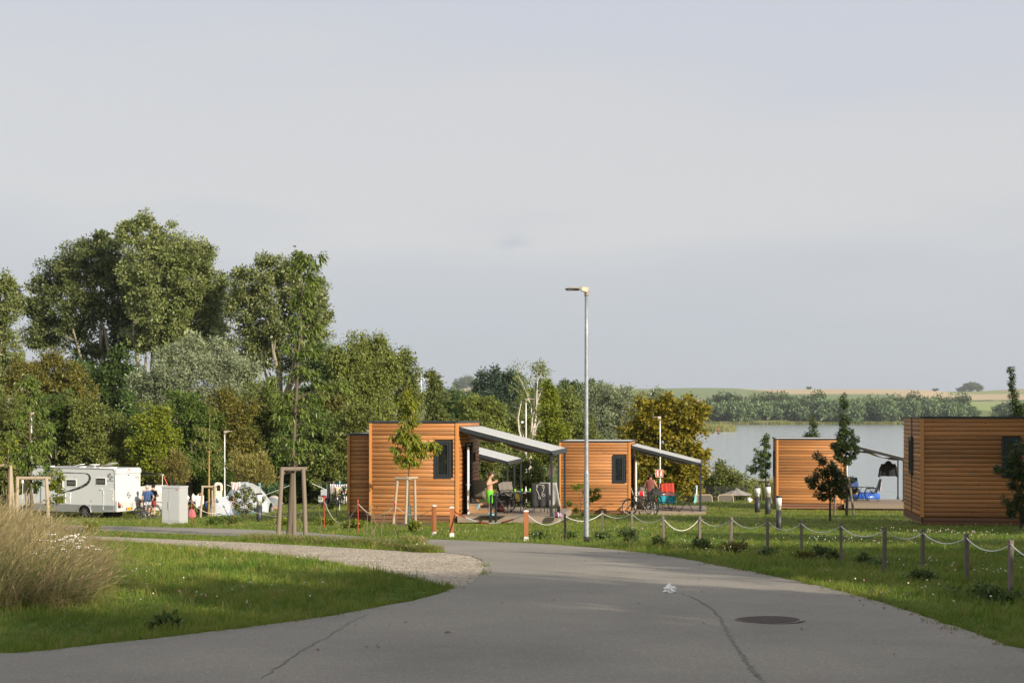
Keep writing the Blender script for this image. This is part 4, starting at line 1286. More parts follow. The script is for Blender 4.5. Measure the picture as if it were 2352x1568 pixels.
def scatter(name, P, rot, scl, sources, label=None):
    """one object: a cloud of points, each carrying a tuft (geometry nodes)"""
    me = bpy.data.meshes.new(name)
    me.vertices.add(len(P)); me.vertices.foreach_set('co', np.asarray(P, 'f').ravel())
    a = me.attributes.new('rot', 'FLOAT_VECTOR', 'POINT'); a.data.foreach_set('vector', np.asarray(rot, 'f').ravel())
    a = me.attributes.new('scl', 'FLOAT_VECTOR', 'POINT'); a.data.foreach_set('vector', np.asarray(scl, 'f').ravel())
    me.materials.append(sources[0].data.materials[0])
    o = link(name, me, kind='stuff', label=label)
    cl = bpy.data.collections.new(name + '_sources')
    for s in sources: cl.objects.link(s)
    ng = bpy.data.node_groups.new(name, 'GeometryNodeTree')
    ng.interface.new_socket('Geometry', in_out='INPUT', socket_type='NodeSocketGeometry')
    ng.interface.new_socket('Geometry', in_out='OUTPUT', socket_type='NodeSocketGeometry')
    gi = ng.nodes.new('NodeGroupInput'); go = ng.nodes.new('NodeGroupOutput')
    ci = ng.nodes.new('GeometryNodeCollectionInfo')
    ci.inputs['Collection'].default_value = cl
    ci.inputs['Separate Children'].default_value = True
    ci.inputs['Reset Children'].default_value = True
    ip = ng.nodes.new('GeometryNodeInstanceOnPoints')
    ip.inputs['Pick Instance'].default_value = True
    na = ng.nodes.new('GeometryNodeInputNamedAttribute'); na.data_type = 'FLOAT_VECTOR'; na.inputs['Name'].default_value = 'rot'
    nb_ = ng.nodes.new('GeometryNodeInputNamedAttribute'); nb_.data_type = 'FLOAT_VECTOR'; nb_.inputs['Name'].default_value = 'scl'
    lk = ng.links.new
    lk(gi.outputs[0], ip.inputs['Points']); lk(ci.outputs[0], ip.inputs['Instance'])
    lk(na.outputs['Attribute'], ip.inputs['Rotation']); lk(nb_.outputs['Attribute'], ip.inputs['Scale'])
    lk(ip.outputs[0], go.inputs[0])
    mod = o.modifiers.new('scatter', 'NODES')
    mod.node_group = ng
    return o


def on_grass(X, Y, m=0.0):
    k = np.ones(X.shape, bool)
    for nme in ('road', 'side_road', 'gravel_path'):
        k &= ~inside(POLY[nme], X, Y)
    for bx in FOOTPRINTS:
        k &= ~inside(bx, X, Y)
    return k


def field(y0, y1, dens, seed, xpad=1.5, xmin=None, xmax=None):
    rg = np.random.default_rng(seed)
    hw = .365 * y1 + xpad
    n = int((y1 - y0) * 2 * hw * dens)
    Y = rg.uniform(y0, y1, n); X = rg.uniform(-hw, hw, n)
    k = np.abs(X) < .365 * Y + xpad
    X, Y = X[k], Y[k]
    k = on_grass(X, Y)
    return X[k], Y[k], rg



def build_grass():
    g_near = grassmat('grass_blade', (.095, .175, .02), (.21, .275, .035))
    g_dry = grassmat('grass_blade_yellowing', (.17, .21, .035), (.30, .28, .07))
    g_stalk = grassmat('grass_stalk', (.22, .19, .07), (.34, .27, .13))
    src = [tuft('grass_tuft', 15, .085, .005, .07, .55, 1, g_near), tuft('grass_tuft', 13, .11, .005, .07, .6, 2, g_near), tuft('grass_tuft', 15, .07, .006, .08, .7, 3, g_near), tuft('grass_tuft', 11, .12, .0045, .07, .6, 4, g_dry)]
    Ps, Rs, Ss = [], [], []
    for y0, y1, dens, hs, ws in ((9.5, 15, 130, 1.0, 1.0), (15, 22, 90, 1.1, 1.25), (22, 32, 46, 1.15, 1.7), (32, 46, 20, 1.1, 2.4), (46, 64, 7, 1.05, 3.4), (64, 104, 2.2, 1.2, 5.0)):
        X, Y, rg = field(y0, y1, dens, int(y0 * 10))
        n = len(X)
        h = hs * (1 + .35 * np.sin(X * 1.7 + Y * .9) * np.sin(Y * 1.3 - X * .4)) * rg.uniform(.7, 1.3, n)
        # mown lawn beyond the rope fence is shorter
        h *= np.where(Y > 32, .6, 1)
        Ps.append(np.stack([X, Y, G(X, Y)], -1)); Rs.append(np.stack([rg.normal(size=n) * .1, rg.normal(size=n) * .1, rg.uniform(0, 6.28, n)], -1))
        Ss.append(np.stack([np.full(n, ws), np.full(n, ws), h * (1 + .12 * (ws - 1))], -1))
    # fringe hanging over the road edges
    for nme in ('road', 'side_road', 'gravel_path'):
        e = np.array(POLY[nme])
        e = e[(e[:, 1] > 9.5) & (e[:, 1] < 48)]
        rg = np.random.default_rng(9)
        rep = 26 if nme == 'road' else 10
        e = np.repeat(e, rep, 0)
        e = e + rg.normal(size=e.shape) * .09
        near = np.zeros(len(e), bool)
        for ox, oy in ((.2, 0), (-.2, 0), (0, .2), (0, -.2)): near |= on_grass(e[:, 0] + ox, e[:, 1] + oy)
        k = on_grass(e[:, 0], e[:, 1]) | (near & (rg.random(len(e)) < .1))
        e = e[k]
        n = len(e)
        Ps.append(np.stack([e[:, 0], e[:, 1], G(e[:, 0], e[:, 1]) + .01], -1)); Rs.append(np.stack([rg.normal(size=n) * .2, rg.normal(size=n) * .2, rg.uniform(0, 6.28, n)], -1))
        sz = rg.uniform(.55, 1.1, n)
        Ss.append(np.stack([sz, sz, sz * .9], -1))
    scatter('grass', np.concatenate(Ps), np.concatenate(Rs), np.concatenate(Ss), src)
    # seed stalks in the verge
    src2 = [tuft('grass_stalk', 5, .24, .0028, .10, .35, 11, g_stalk, seeds=True), tuft('grass_stalk', 4, .20, .0028, .10, .3, 12, g_stalk, seeds=True), tuft('grass_stalk', 6, .2, .004, .10, .5, 13, g_near)]
    Ps, Rs, Ss = [], [], []
    for y0, y1, dens, ws in ((10, 22, 1.6, 1), (22, 36, 1.3, 1.4), (36, 60, .5, 1.8)):
        X, Y, rg = field(y0, y1, dens, int(y0 * 7 + 3))
        k = (X < 1.2) | (rg.random(len(X)) < .35)
        X, Y = X[k], Y[k]; n = len(X)
        Ps.append(np.stack([X, Y, G(X, Y)], -1)); Rs.append(np.stack([np.zeros(n), np.zeros(n), rg.uniform(0, 6.28, n)], -1))
        h = rg.uniform(.6, 1.2, n)
        Ss.append(np.stack([np.full(n, ws), np.full(n, ws), h], -1))
    # longer grass on the island strip under the cherry and on its tip
    rg = np.random.default_rng(77)
    for (a, b, sc_) in (((560, 1241), (900, 1256), 1.0), ((900, 1258), (1000, 1271), .8), ((925, 1256), (965, 1262), 1.6)):
        t_ = rg.random(900 if sc_ < 1.5 else 220)
        for u in t_:
            h_ = hit(a[0] + (b[0] - a[0]) * u, a[1] + (b[1] - a[1]) * u + rg.uniform(-3.5, 3.5))
            if not bool(on_grass(np.array([h_.x]), np.array([h_.y]))[0]): continue
            Ps.append(np.array([[h_.x, h_.y, h_.z]])); Rs.append(np.array([[0, 0, rg.uniform(0, 6.28)]]))
            s_ = rg.uniform(.6, 1.0) * sc_
            Ss.append(np.array([[1.6, 1.6, s_]]))
    g_long = tuft('long_grass', 16, .27, .006, .10, .55, 14, g_near)
    scatter('grass_stalks', np.concatenate(Ps), np.concatenate(Rs), np.concatenate(Ss), src2 + [g_long])
    # clover in the lawn on the right, sparser on the left
    white = mat('clover_white', (.62, .56, .46), .8, var=.2, vs=60)
    pink = mat('clover_pink', (.45, .16, .28), .8)
    stem = mat('clover_stem', (.08, .14, .03), .7)
    srcs = []
    for k, m_ in enumerate((white,) * 9 + (pink,)):
        mbb = MB()
        mbb.ell((0, 0, .14), (.0125, .0125, .011), 6, 4)
        mbb.cur = 1
        mbb.tube([(0, 0, 0), (.006, 0, .07), (0, 0, .135)], .0022, 4, cap=False)
        me = mbb.mesh('clover', [m_, stem])
        srcs.append(bpy.data.objects.new('clover', me))
    rg = np.random.default_rng(31)
    X = rg.uniform(2, 17, 42000); Y = rg.uniform(13, 52, 42000)
    d = .5 + .5 * np.sin(X * .9 + 1) * np.sin(Y * .55 + X * .3)
    k = (np.abs(X) < .365 * Y + 1) & (rg.random(len(X)) < d ** 3 * np.where((Y > 17) & (Y < 40), .12, .03))
    X, Y = X[k], Y[k]
    X2 = rg.uniform(-8, 1, 9000); Y2 = rg.uniform(11.5, 40, 9000)
    d2 = .5 + .5 * np.sin(X2 * 1.3) * np.sin(Y2 * .8)
    k = rg.random(len(X2)) < d2 ** 4 * .10
    X = np.concatenate([X, X2[k]]); Y = np.concatenate([Y, Y2[k]])
    k = on_grass(X, Y)
    X, Y = X[k], Y[k]; n = len(X)
    s_ = rg.uniform(.7, 1.2, n)
    scatter('clover_flowers', np.stack([X, Y, G(X, Y)], -1), np.stack([rg.normal(size=n) * .15, rg.normal(size=n) * .15, rg.uniform(0, 6, n)], -1), np.stack([s_, s_, s_ * rg.uniform(.8, 1.2, n)], -1), srcs)
    # tall dry grass on the left
    dry1 = grassmat('dry_grass', (.22, .18, .08), (.42, .335, .175), .3)
    dry2 = grassmat('dry_grass_reddish', (.19, .125, .07), (.30, .20, .105), .3)
    grn = grassmat('tall_green_grass', (.07, .11, .02), (.15, .17, .04), .35)
    def tall(n, hgt, wid, spread, bend, seed, material, head):
        rg = np.random.default_rng(seed)
        vs, fs = [], []
        for i in range(n):
            b0 = Vector((rg.normal() * spread, rg.normal() * spread, -.02))
            da = rg.normal() * .9
            h = hgt * rg.uniform(.45, 1.1); bn = bend * rg.uniform(.15, 1.5)
            d = Vector((math.cos(da), math.sin(da), 0)); s_ = Vector((rg.normal(), rg.normal(), 0)).normalized() * wid
            pts = [b0 + d * (h * bn * u * u) + Vector((0, 0, h * (u - .32 * bn * u * u))) for u in (0, .3, .55, .8, 1)]
            k = len(vs)
            for q, w_ in zip(pts, (1, .9, .75, .5, .15)):
                vs += [q - s_ * w_, q + s_ * w_]
            fs += [(k + 2 * j, k + 2 * j + 1, k + 2 * j + 3, k + 2 * j + 2) for j in range(4)]
            if head and rg.random() < .7:
                u_ = (pts[4] - pts[3]).normalized() * .10; k = len(vs)
                w2 = s_ * head
                vs += [pts[4] - u_, pts[4] - u_ * .4 + w2, pts[4] + u_ * .3, pts[4] - u_ * .4 - w2]
                fs += [(k, k + 1, k + 2, k + 3)]
        me = bpy.data.meshes.new('dry_grass_tuft')
        me.from_pydata([tuple(v) for v in vs], [], fs); me.materials.append(material); me.update()
        return bpy.data.objects.new('dry_grass_tuft', me)
    srcs = [tall(7, .95, .003, .14, .7, 21, dry1, 2.0), tall(7, .85, .003, .14, 1.0, 22, dry2, 2.0), tall(6, 1.05, .003, .14, .5, 23, dry1, 2.4), tall(14, .6, .004, .14, .6, 24, grn, 0), tall(14, .5, .0045, .14, .8, 25, grn, 0), tall(12, .75, .004, .14, .8, 26, grn, 0)]
    rg = np.random.default_rng(55)
    Ps, Rs, Ss = [], [], []
    n = 6500
    U = rg.random(n); Y = rg.uniform(16.3, 36, n)
    right = np.interp(Y, [16.3, 17.5, 20, 23, 27, 36], [110, 195, 222, 212, 160, 125])
    D = rg.uniform(-160, 1, n) * 0 + (-160 + U ** .8 * (right + 160))
    X = (D - CX) * Y / FPX
    fade = np.clip((right - D) / 70, 0, 1) * .4 + .6 + .35 * np.clip((110 - D) / 120, 0, 1)
    k = rg.random(n) < np.where(Y > 26, .5, 1)
    X, Y, fade = X[k], Y[k], fade[k]; n = len(X)
    wind = .30
    h = fade * rg.uniform(.55, 1.15, n) * np.interp(Y, [16, 18, 24, 33], [.6, .95, 1.0, .95])
    P = np.stack([X, Y, G(X, Y)], -1)
    Rt = np.stack([rg.normal(size=n) * .15, wind * .3 + rg.normal(size=n) * .2, rg.normal(size=n) * .9], -1)
    scatter('tall_dry_grass', P, Rt, np.stack([np.ones(n), np.ones(n), h], -1), srcs)
    # fallen leaves along the road edge
    lit = grassmat('fallen_leaf', (.12, .06, .03), (.30, .16, .07), .1)
    me = bpy.data.meshes.new('fallen_leaf')
    me.from_pydata([(-.03, 0, .004), (0, -.016, .012), (.035, 0, .006), (0, .018, .014)], [], [(0, 1, 2), (0, 2, 3)]); me.materials.append(lit)
    e = np.array(POLY['road']); e = e[(e[:, 1] > 10) & (e[:, 1] < 40)]
    e = np.repeat(e, 5, 0) + rg.normal(size=(len(e) * 5, 2)) * np.array([.14, .14])
    e = np.concatenate([e[rg.random(len(e)) < np.where(e[:, 0] > 0, .5, .12)], np.stack([rg.uniform(-4, 6, 60), rg.uniform(11, 30, 60)], -1)])
    n = len(e); s_ = rg.uniform(.5, 1.1, n)
    scatter('fallen_leaves', np.stack([e[:, 0], e[:, 1], G(e[:, 0], e[:, 1]) + .034], -1), np.stack([rg.normal(size=n) * .2, rg.normal(size=n) * .2, rg.uniform(0, 6, n)], -1), np.stack([s_, s_, s_], -1), [bpy.data.objects.new('fallen_leaf', me)])
    # yarrow heads in it
    root = th('yarrow_plant', 'white flowering yarrow in the tall dry grass', 'flower', hit(150, 1350), 0)
    m_ = MB(); st_ = MB()
    for i in range(46):
        a = Vector((rnd.uniform(-.35, .35), rnd.uniform(-.5, .5), rnd.uniform(.45, .75)))
        for j in range(5):
            m_.ell(a + Vector((rnd.uniform(-.03, .03), rnd.uniform(-.03, .03), rnd.uniform(-.006, .006))), (.011, .011, .005), 6, 4)
        st_.tube([(a.x * .5, a.y * .5, 0), tuple(a)], [.004, .003], 4, cap=False)
    m_.build('flower_head', mat('yarrow_white', (.75, .74, .68), .8), root)
    st_.build('stem', mat('yarrow_stem', (.10, .13, .05), .8), root)


def build_reeds():
    reed = grassmat('reed', (.22, .23, .07), (.40, .36, .16), .3)
    reedg = grassmat('reed_green', (.14, .18, .05), (.26, .28, .10), .3)
    s1 = [tuft('reed_tuft', 26, 2.0, .05, .8, .16, 61, reed), tuft('reed_tuft', 26, 1.8, .05, .8, .16, 62, reedg)]
    rg = np.random.default_rng(3)
    X = rg.uniform(12, 24, 420); Y = rg.uniform(98, 103.5, 420)
    k = X < 21.5
    X, Y = X[k], Y[k]
    P = [np.stack([X, Y, np.maximum(G(X, Y), LAKE - .3)], -1)]; S_ = [np.full((len(X), 3), .85)]
    # reed spit reaching out from the left shore
    t_ = rg.uniform(0, 1, 900)
    Yq = rg.uniform(560, 680, 900); Xq = shore_x(Yq) + rg.uniform(-26, 4, 900)
    P.append(np.stack([Xq, Yq, np.maximum(G(Xq, Yq), LAKE)], -1)); S_.append(np.stack([np.full(900, 3.5), np.full(900, 3.5), np.full(900, 1.3)], -1))
    # far bank
    Xf = (rg.uniform(1540, 2420, 1500) - CX) * 1066 / FPX; Yf = rg.uniform(1060, 1070, 1500)
    P.append(np.stack([Xf, Yf, np.maximum(G(Xf, Yf), LAKE)], -1)); S_.append(np.stack([np.full(1500, 4.), np.full(1500, 4.), rg.uniform(.7, 1.5, 1500)], -1))
    Xf = (rg.uniform(1750, 1810, 200) - CX) * 1035 / FPX; Yf = rg.uniform(1025, 1062, 200)
    P.append(np.stack([Xf, Yf, np.full(200, LAKE)], -1)); S_.append(np.stack([np.full(200, 4.), np.full(200, 4.), np.full(200, 1.6)], -1))
    P = np.concatenate(P); S_ = np.concatenate(S_)
    n = len(P)
    scatter('reeds', P, np.stack([np.zeros(n), np.zeros(n), rg.uniform(0, 6, n)], -1), S_, s1)


# ---- trees out of the picture, right and behind, that shade the road and the lawn
SHM = []


def shade_tree(label, x, y, h, wd, seed):
    if len(SHM) < 2:
        rg_ = random.Random(501 + len(SHM))
        lob = [(rg_.uniform(-.4, .4), rg_.uniform(-.4, .4), rg_.uniform(.35, .85), .36, .36, .2) for _ in range(7)]
        me, cs = crown('crown', lob, 'green', .045, .1, .8, 501 + len(SHM), .6, .2, 2.0, .2)
        o = limbs('trunk', (0, 0, -.02), [l[:3] for l in lob], cs, .025, BARK, 5, 10)
        tm = o.data
        bpy.data.objects.remove(o)
        SHM.append((me, tm))
    root = th('shade_tree', label, 'tree', Vector((x, y, gz(x, y))), seed * 1.7, 'shade trees outside the picture')
    for nm, me in zip(('crown', 'trunk'), SHM[seed % 2] if len(SHM) > 1 else SHM[0]):
        o = link(nm, me, root)
        o.scale = (wd, wd, h)


build_grass_later = True

# ================================================================== cabins, decks, awnings
def siding():
    m = bpy.data.materials.new('larch_siding')
    m.use_nodes = True
    t = m.node_tree
    b = t.nodes['Principled BSDF']
    b.inputs['Roughness'].default_value = .48
    b.inputs['Specular IOR Level'].default_value = .4
    tcn = N('ShaderNodeTexCoord', t); oi = N('ShaderNodeObjectInfo', t)
    mp_ = N('ShaderNodeVectorMath', t, operation='MULTIPLY_ADD')
    L(tcn.outputs['Object'], mp_.inputs[0], t); mp_.inputs[1].default_value = (2.2, 40, 40)
    cm = N('ShaderNodeVectorMath', t, operation='SCALE'); cb = N('ShaderNodeCombineXYZ', t)
    for i in range(3): L(oi.outputs['Random'], cb.inputs[i], t)
    L(cb.outputs[0], cm.inputs[0], t); cm.inputs['Scale'].default_value = 91
    L(cm.outputs[0], mp_.inputs[2], t)
    grain = N('ShaderNodeTexNoise', t); grain.inputs['Scale'].default_value = 1.0; grain.inputs['Detail'].default_value = 5; grain.inputs['Roughness'].default_value = .6
    L(mp_.outputs[0], grain.inputs['Vector'], t)
    mp2 = N('ShaderNodeVectorMath', t, operation='MULTIPLY_ADD'); L(tcn.outputs['Object'], mp2.inputs[0], t); mp2.inputs[1].default_value = (5, 9, 9); L(cm.outputs[0], mp2.inputs[2], t)
    st = N('ShaderNodeTexNoise', t); st.inputs['Scale'].default_value = 1.0; st.inputs['Detail'].default_value = 4
    L(mp2.outputs[0], st.inputs['Vector'], t)
    rp = N('ShaderNodeValToRGB', t)
    e = rp.color_ramp.elements
    e[0].position = .28; e[0].color = (.255, .108, .038, 1)
    e[1].position = .72; e[1].color = (.52, .24, .09, 1)
    k = e.new(.5); k.color = (.405, .172, .056, 1)
    L(grain.outputs['Fac'], rp.inputs[0], t)
    weath = N('ShaderNodeMix', t, data_type='RGBA')
    mr = N('ShaderNodeMapRange', t); mr.inputs['From Min'].default_value = .54; mr.inputs['From Max'].default_value = .72; mr.inputs['To Max'].default_value = .7
    L(st.outputs['Fac'], mr.inputs['Value'], t); L(mr.outputs[0], weath.inputs['Factor'], t)
    L(rp.outputs[0], weath.inputs['A'], t); weath.inputs['B'].default_value = (.25, .17, .10, 1)
    hs = N('ShaderNodeHueSaturation', t)
    v = N('ShaderNodeMath', t, operation='MULTIPLY_ADD'); L(oi.outputs['Random'], v.inputs[0], t); v.inputs[1].default_value = .5; v.inputs[2].default_value = .72
    L(v.outputs[0], hs.inputs['Value'], t)
    L(weath.outputs['Result'], hs.inputs['Color'], t)
    # knots
    mp3 = N('ShaderNodeVectorMath', t, operation='MULTIPLY_ADD'); L(tcn.outputs['Object'], mp3.inputs[0], t); mp3.inputs[1].default_value = (9, 9, 9); L(cm.outputs[0], mp3.inputs[2], t)
    vo = N('ShaderNodeTexVoronoi', t); vo.inputs['Scale'].default_value = 1.0
    L(mp3.outputs[0], vo.inputs['Vector'], t)
    lt = N('ShaderNodeMapRange', t); lt.inputs['From Min'].default_value = .07; lt.inputs['From Max'].default_value = .16; lt.inputs['To Min'].default_value = .75; lt.inputs['To Max'].default_value = 0
    L(vo.outputs['Distance'], lt.inputs['Value'], t)
    kn = N('ShaderNodeMix', t, data_type='RGBA'); L(lt.outputs[0], kn.inputs['Factor'], t); L(hs.outputs[0], kn.inputs['A'], t); kn.inputs['B'].default_value = (.12, .045, .015, 1)
    L(kn.outputs['Result'], b.inputs['Base Color'], t)
    bp = N('ShaderNodeBump', t); bp.inputs['Strength'].default_value = .25; bp.inputs['Distance'].default_value = .01
    L(grain.outputs['Fac'], bp.inputs['Height'], t); L(bp.outputs[0], b.inputs['Normal'], t)
    return m


SID = siding()
TRIM = mat('larch_trim', (.54, .24, .07), .5, var=.2, vs=6, objv=.08, st=(8, 8, .5), bump=.2, bs=20)
SKIRTM = mat('skirt_board', (.20, .085, .04), .7, var=.3, vs=4, objv=.15, st=(1, 8, 8), c2=(.15, .08, .05))
CORE = mat('wall_core_dark', (.03, .018, .01), .9)
ANTH = mat('anthracite_metal', (.035, .042, .05), .42, met=.25, var=.1)
ROOFM = mat('roof_membrane', (.55, .55, .53), .7, var=.15, vs=1.5)
GLASS = mat('window_glass', (.012, .015, .016), .04, spec=.9)
WHITE = mat('white_pvc', (.78, .78, .75), .35, var=.04)
POLYC = mat('polycarbonate_panel', (.74, .75, .74), .3, transl=.2)
CLOTH = mat('awning_cloth_beige', (.50, .40, .27), .9, transl=.3, var=.06, vs=3)
DECKM = mat('deck_plank', (.30, .235, .175), .8, var=.25, vs=3, objv=.12, st=(.6, 12, 12), c2=(.23, .185, .145))
STEPM = mat('step_plank', (.33, .185, .09), .75, var=.3, vs=4, objv=.1, st=(1, 10, 10))
STEEL = mat('steel_bright', (.6, .6, .6), .3, met=1)
DARKST = mat('dark_steel', (.03, .033, .036), .45, met=.3)

BPITCH, SKH, CABH = .1425, .27, 3.46
_prof = [(0, .002), (-.012, .005), (-.021, .028), (-.025, .071), (-.021, .114), (-.012, .1375), (0, .1405)]


def board_mesh():
    vs = [(x, y, z) for x in (0, 1) for y, z in _prof]
    n = len(_prof)
    fs = [(i, i + n, i + 1 + n, i + 1) for i in range(n - 1)] + [tuple(range(n)), tuple(range(2 * n - 1, n - 1, -1))] + [(n - 1, 2 * n - 1, n, 0)]
    me = bpy.data.meshes.new('board')
    me.from_pydata(vs, [], fs)
    me.materials.append(SID)
    me.polygons.foreach_set('use_smooth', [i < n - 1 for i in range(len(fs))])
    me.update()
    return me


BOARD = board_mesh()
_bx = MB().box(0, 1, -.03, 0, 0, .105)
SKB = _bx.mesh('skirt_board', SKIRTM)


def wall(root, ax, ay, rz, width, nb, holes=(), z0=SKH, skirt=True):
    """log-profile boards one by one on a wall that starts at (ax, ay) and runs along rz; holes = (x0, x1, z0, z1)"""
    c, s = math.cos(rz), math.sin(rz)

    def put(me, nm, x0, x1, z):
        if x1 - x0 < .02: return
        o = link(nm, me, root)
        o.location = (ax + c * x0, ay + s * x0, z)
        o.rotation_euler = (0, 0, rz)
        o.scale = (x1 - x0, 1, 1)
    for i in range(nb):
        z = z0 + i * BPITCH
        cuts = sorted((h[0], h[1]) for h in holes if h[2] < z + BPITCH * .6 and h[3] > z + BPITCH * .4)
        x = .05
        for a, b in cuts:
            put(BOARD, 'board', x, a, z)
            x = b
        put(BOARD, 'board', x, width - .05, z)
    if skirt:
        for z in (.02, .145):
            put(SKB, 'skirt_board', .02, width - .02, z)


def window(root, x, z, w_, h_, y=-.05, T=None, d=.09):
    """dark framed window in a wall facing -y, lower left corner at x, z"""
    T = T or Matrix.Identity(4)
    f = MB(T)
    b = .07
    f.box(x, x + w_, y, y + d, z, z + b).box(x, x + w_, y, y + d, z + h_ - b, z + h_).box(x, x + b, y, y + d, z + b, z + h_ - b).box(x + w_ - b, x + w_, y, y + d, z + b, z + h_ - b)
    fo = f.build('window', ANTH, root)
    sa = MB(T)
    i, e = b + .012, .055
    sa.box(x + i, x + w_ - i, y + .015, y + d - .01, z + i, z + i + e).box(x + i, x + w_ - i, y + .015, y + d - .01, z + h_ - i - e, z + h_ - i).box(x + i, x + i + e, y + .015, y + d - .01, z + i + e, z + h_ - i - e).box(x + w_ - i - e, x + w_ - i, y + .015, y + d - .01, z + i + e, z + h_ - i - e)
    sa.build('sash', ANTH, fo)
    MB(T).box(x + i + e, x + w_ - i - e, y + .045, y + .055, z + i + e, z + h_ - i - e).build('pane', GLASS, fo)
    return fo


def cabin(label, corner, W, D, rz, front_window=True, left_window=False, door=True, wing=False, zb=None, clip_right=None):
    """corner = front-left bottom corner; local x along the front, y into depth"""
    root = th('timber_cabin', label, 'cabin', corner, rz, 'timber cabins')
    H = CABH
    MB().box(.01, W - .01, .01, D - .01, .0, H - .07).build('wall', CORE, root)
    nbd = 22
    topz = SKH + nbd * BPITCH
    hf = [(W - .775, W - .205, 1.53, 2.79)] if front_window else []
    wall(root, 0, 0, 0, W, nbd, hf)
    if front_window: window(root, W - .78, 1.525, .58, 1.27)
    dh = [(1.52, 2.52, SKH, 2.62)] if door else []
    wall(root, W, 0, PI / 2, D, nbd, dh)
    wall(root, 0, D, -PI / 2, D, nbd, [])
    wall(root, W, D, PI, W, 22)
    # corner posts, battens
    for (x, y) in ((-.03, -.048), (W - .055, -.048)):
        MB().box(x, x + .085, y, y + .05, SKH - .01, topz).build('corner_trim', TRIM, root)
    for (x, y) in ((-.048, -.0), (W + .0, -.0)):
        MB().box(x, x + .048, y + .004, y + .085, SKH - .01, topz - .003).build('corner_trim', TRIM, root)
    MB().box(-.05, 0, D * .5 - .02, D * .5 + .02, SKH - .01, topz - .004).build('batten', SKIRTM, root)
    if door: MB().box(W, W + .05, 1.95, 2.0, 2.75, topz - .004).build('batten', TRIM, root)
    # roof edge and roof
    e = MB()
    zt0, zt1 = topz + .0, H
    e.box(-.065, W + .065, -.07, -.03, zt0, zt1).box(-.065, W + .065, D + .03, D + .07, zt0, zt1).box(-.065, -.025, -.03, D + .03, zt0, zt1).box(W + .025, W + .065, -.03, D + .03, zt0, zt1)
    ro = MB().box(-.02, W + .02, -.028, D + .028, H - .06, H - .02).build('roof', ROOFM, root)
    e.build('roof_edge', ANTH, ro)
    if left_window:
        T = Matrix.Translation((0, D, 0)) @ Matrix.Rotation(-PI / 2, 4, 'Z')
        window(root, D * .5 - .30, 1.53, .60, 1.27, -.10, T, .12)
    if door:
        # open white door leaf, dark doorway with frame
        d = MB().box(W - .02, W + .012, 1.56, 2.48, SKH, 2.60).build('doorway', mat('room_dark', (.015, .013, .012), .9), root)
        f = MB()
        f.box(W - .01, W + .06, 1.50, 1.56, SKH, 2.66).box(W - .01, W + .06, 2.48, 2.54, SKH, 2.66).box(W - .01, W + .06, 1.56, 2.48, 2.60, 2.66)
        f.build('door_frame', ANTH, root)
        lf = MB()
        a = R(12)
        hx, hy = W + .09, 1.53
        T = Matrix.Translation((hx, hy, SKH + .015)) @ Matrix.Rotation(-R(78), 4, 'Z')
        # leaf swung right back, standing out from the wall
        lf.T = T
        lf.box(0, .86, -.03, .03, 0, 2.28)
        lo = lf.build('door', WHITE, root)
        p_ = MB(T)
        for z0, z1 in ((.12, 1.0), (1.1, 2.16)):
            p_.box(.12, .74, -.036, -.031, z0, z1)
            p_.box(.12, .74, .031, .036, z0, z1)
        p_.build('door_panel', mat('white_panel', (.68, .68, .66), .4), lo)
        MB(T).box(.76, .80, -.075, .075, .98, 1.02).box(.68, .80, -.085, -.07, .985, 1.01).box(.68, .80, .07, .085, .985, 1.01).build('handle', STEEL, lo)
        MB().tube([(W + .12, 2.7, 2.45), (W + .12, 2.7, 2.72)], .035, 10).build('wall_lamp', WHITE, root)
        MB().box(W + .04, W + .12, 3.05, 3.14, 2.02, 2.32).build('brown_lamp', mat('lamp_brown', (.16, .07, .03), .5), root)
        MB().tube([(W + .06, 2.62, SKH), (W + .06, 2.62, 2.7)], .022, 8).build('drain_pipe', ANTH, root)
    if wing:
        wx, wy, wh = -1.05, 1.1, H - .425
        MB().box(wx + .01, -.05, wy + .01, D - .2, 0, wh - .07).build('wing_wall', CORE, root)
        wall(root, wx, wy, 0, -wx, 19, [], SKH)
        wall(root, wx, D - .2, -PI / 2, D - .2 - wy, 19, [], SKH)
        MB().box(wx - .03, wx + .055, wy - .048, wy + .002, SKH - .01, SKH + 19 * BPITCH).build('corner_trim', TRIM, root)
        ro2 = MB().box(wx - .02, -.07, wy - .02, D - .22, wh - .06, wh - .02).build('wing_roof', ROOFM, root)
        MB().box(wx - .06, -.07, wy - .06, wy - .022, wh - .065, wh).box(wx - .06, wx - .022, wy - .022, D - .22, wh - .065, wh).build('roof_edge', ANTH, ro2)
    return root


def deck(label, corner, rz, x0, x1, y0, y1, zt, steps=None):
    root = th('terrace_deck', label, 'deck', corner, rz, 'timber terrace decks')
    n = int((y1 - y0) / .15)
    pl = MB().box(0, 1, 0, .142, -.028, 0).mesh('plank', DECKM)
    for i in range(n):
        o = link('plank', pl, root)
        o.location = (x0, y0 + i * .15, zt)
        o.scale = (x1 - x0, 1, 1)
    MB().box(x0 - .002, x1 + .002, y0 - .032, y0 - .002, zt - .2, zt - .003).build('fascia', DECKM, root)
    MB().box(x1 + .003, x1 + .033, y0 - .03, y0 + n * .15, zt - .2, zt - .003).build('fascia', DECKM, root)
    MB().box(x0 + .05, x1 - .05, y0 + .05, y0 + n * .15 - .05, -.25, zt - .03).build('substructure', CORE, root)
    return root


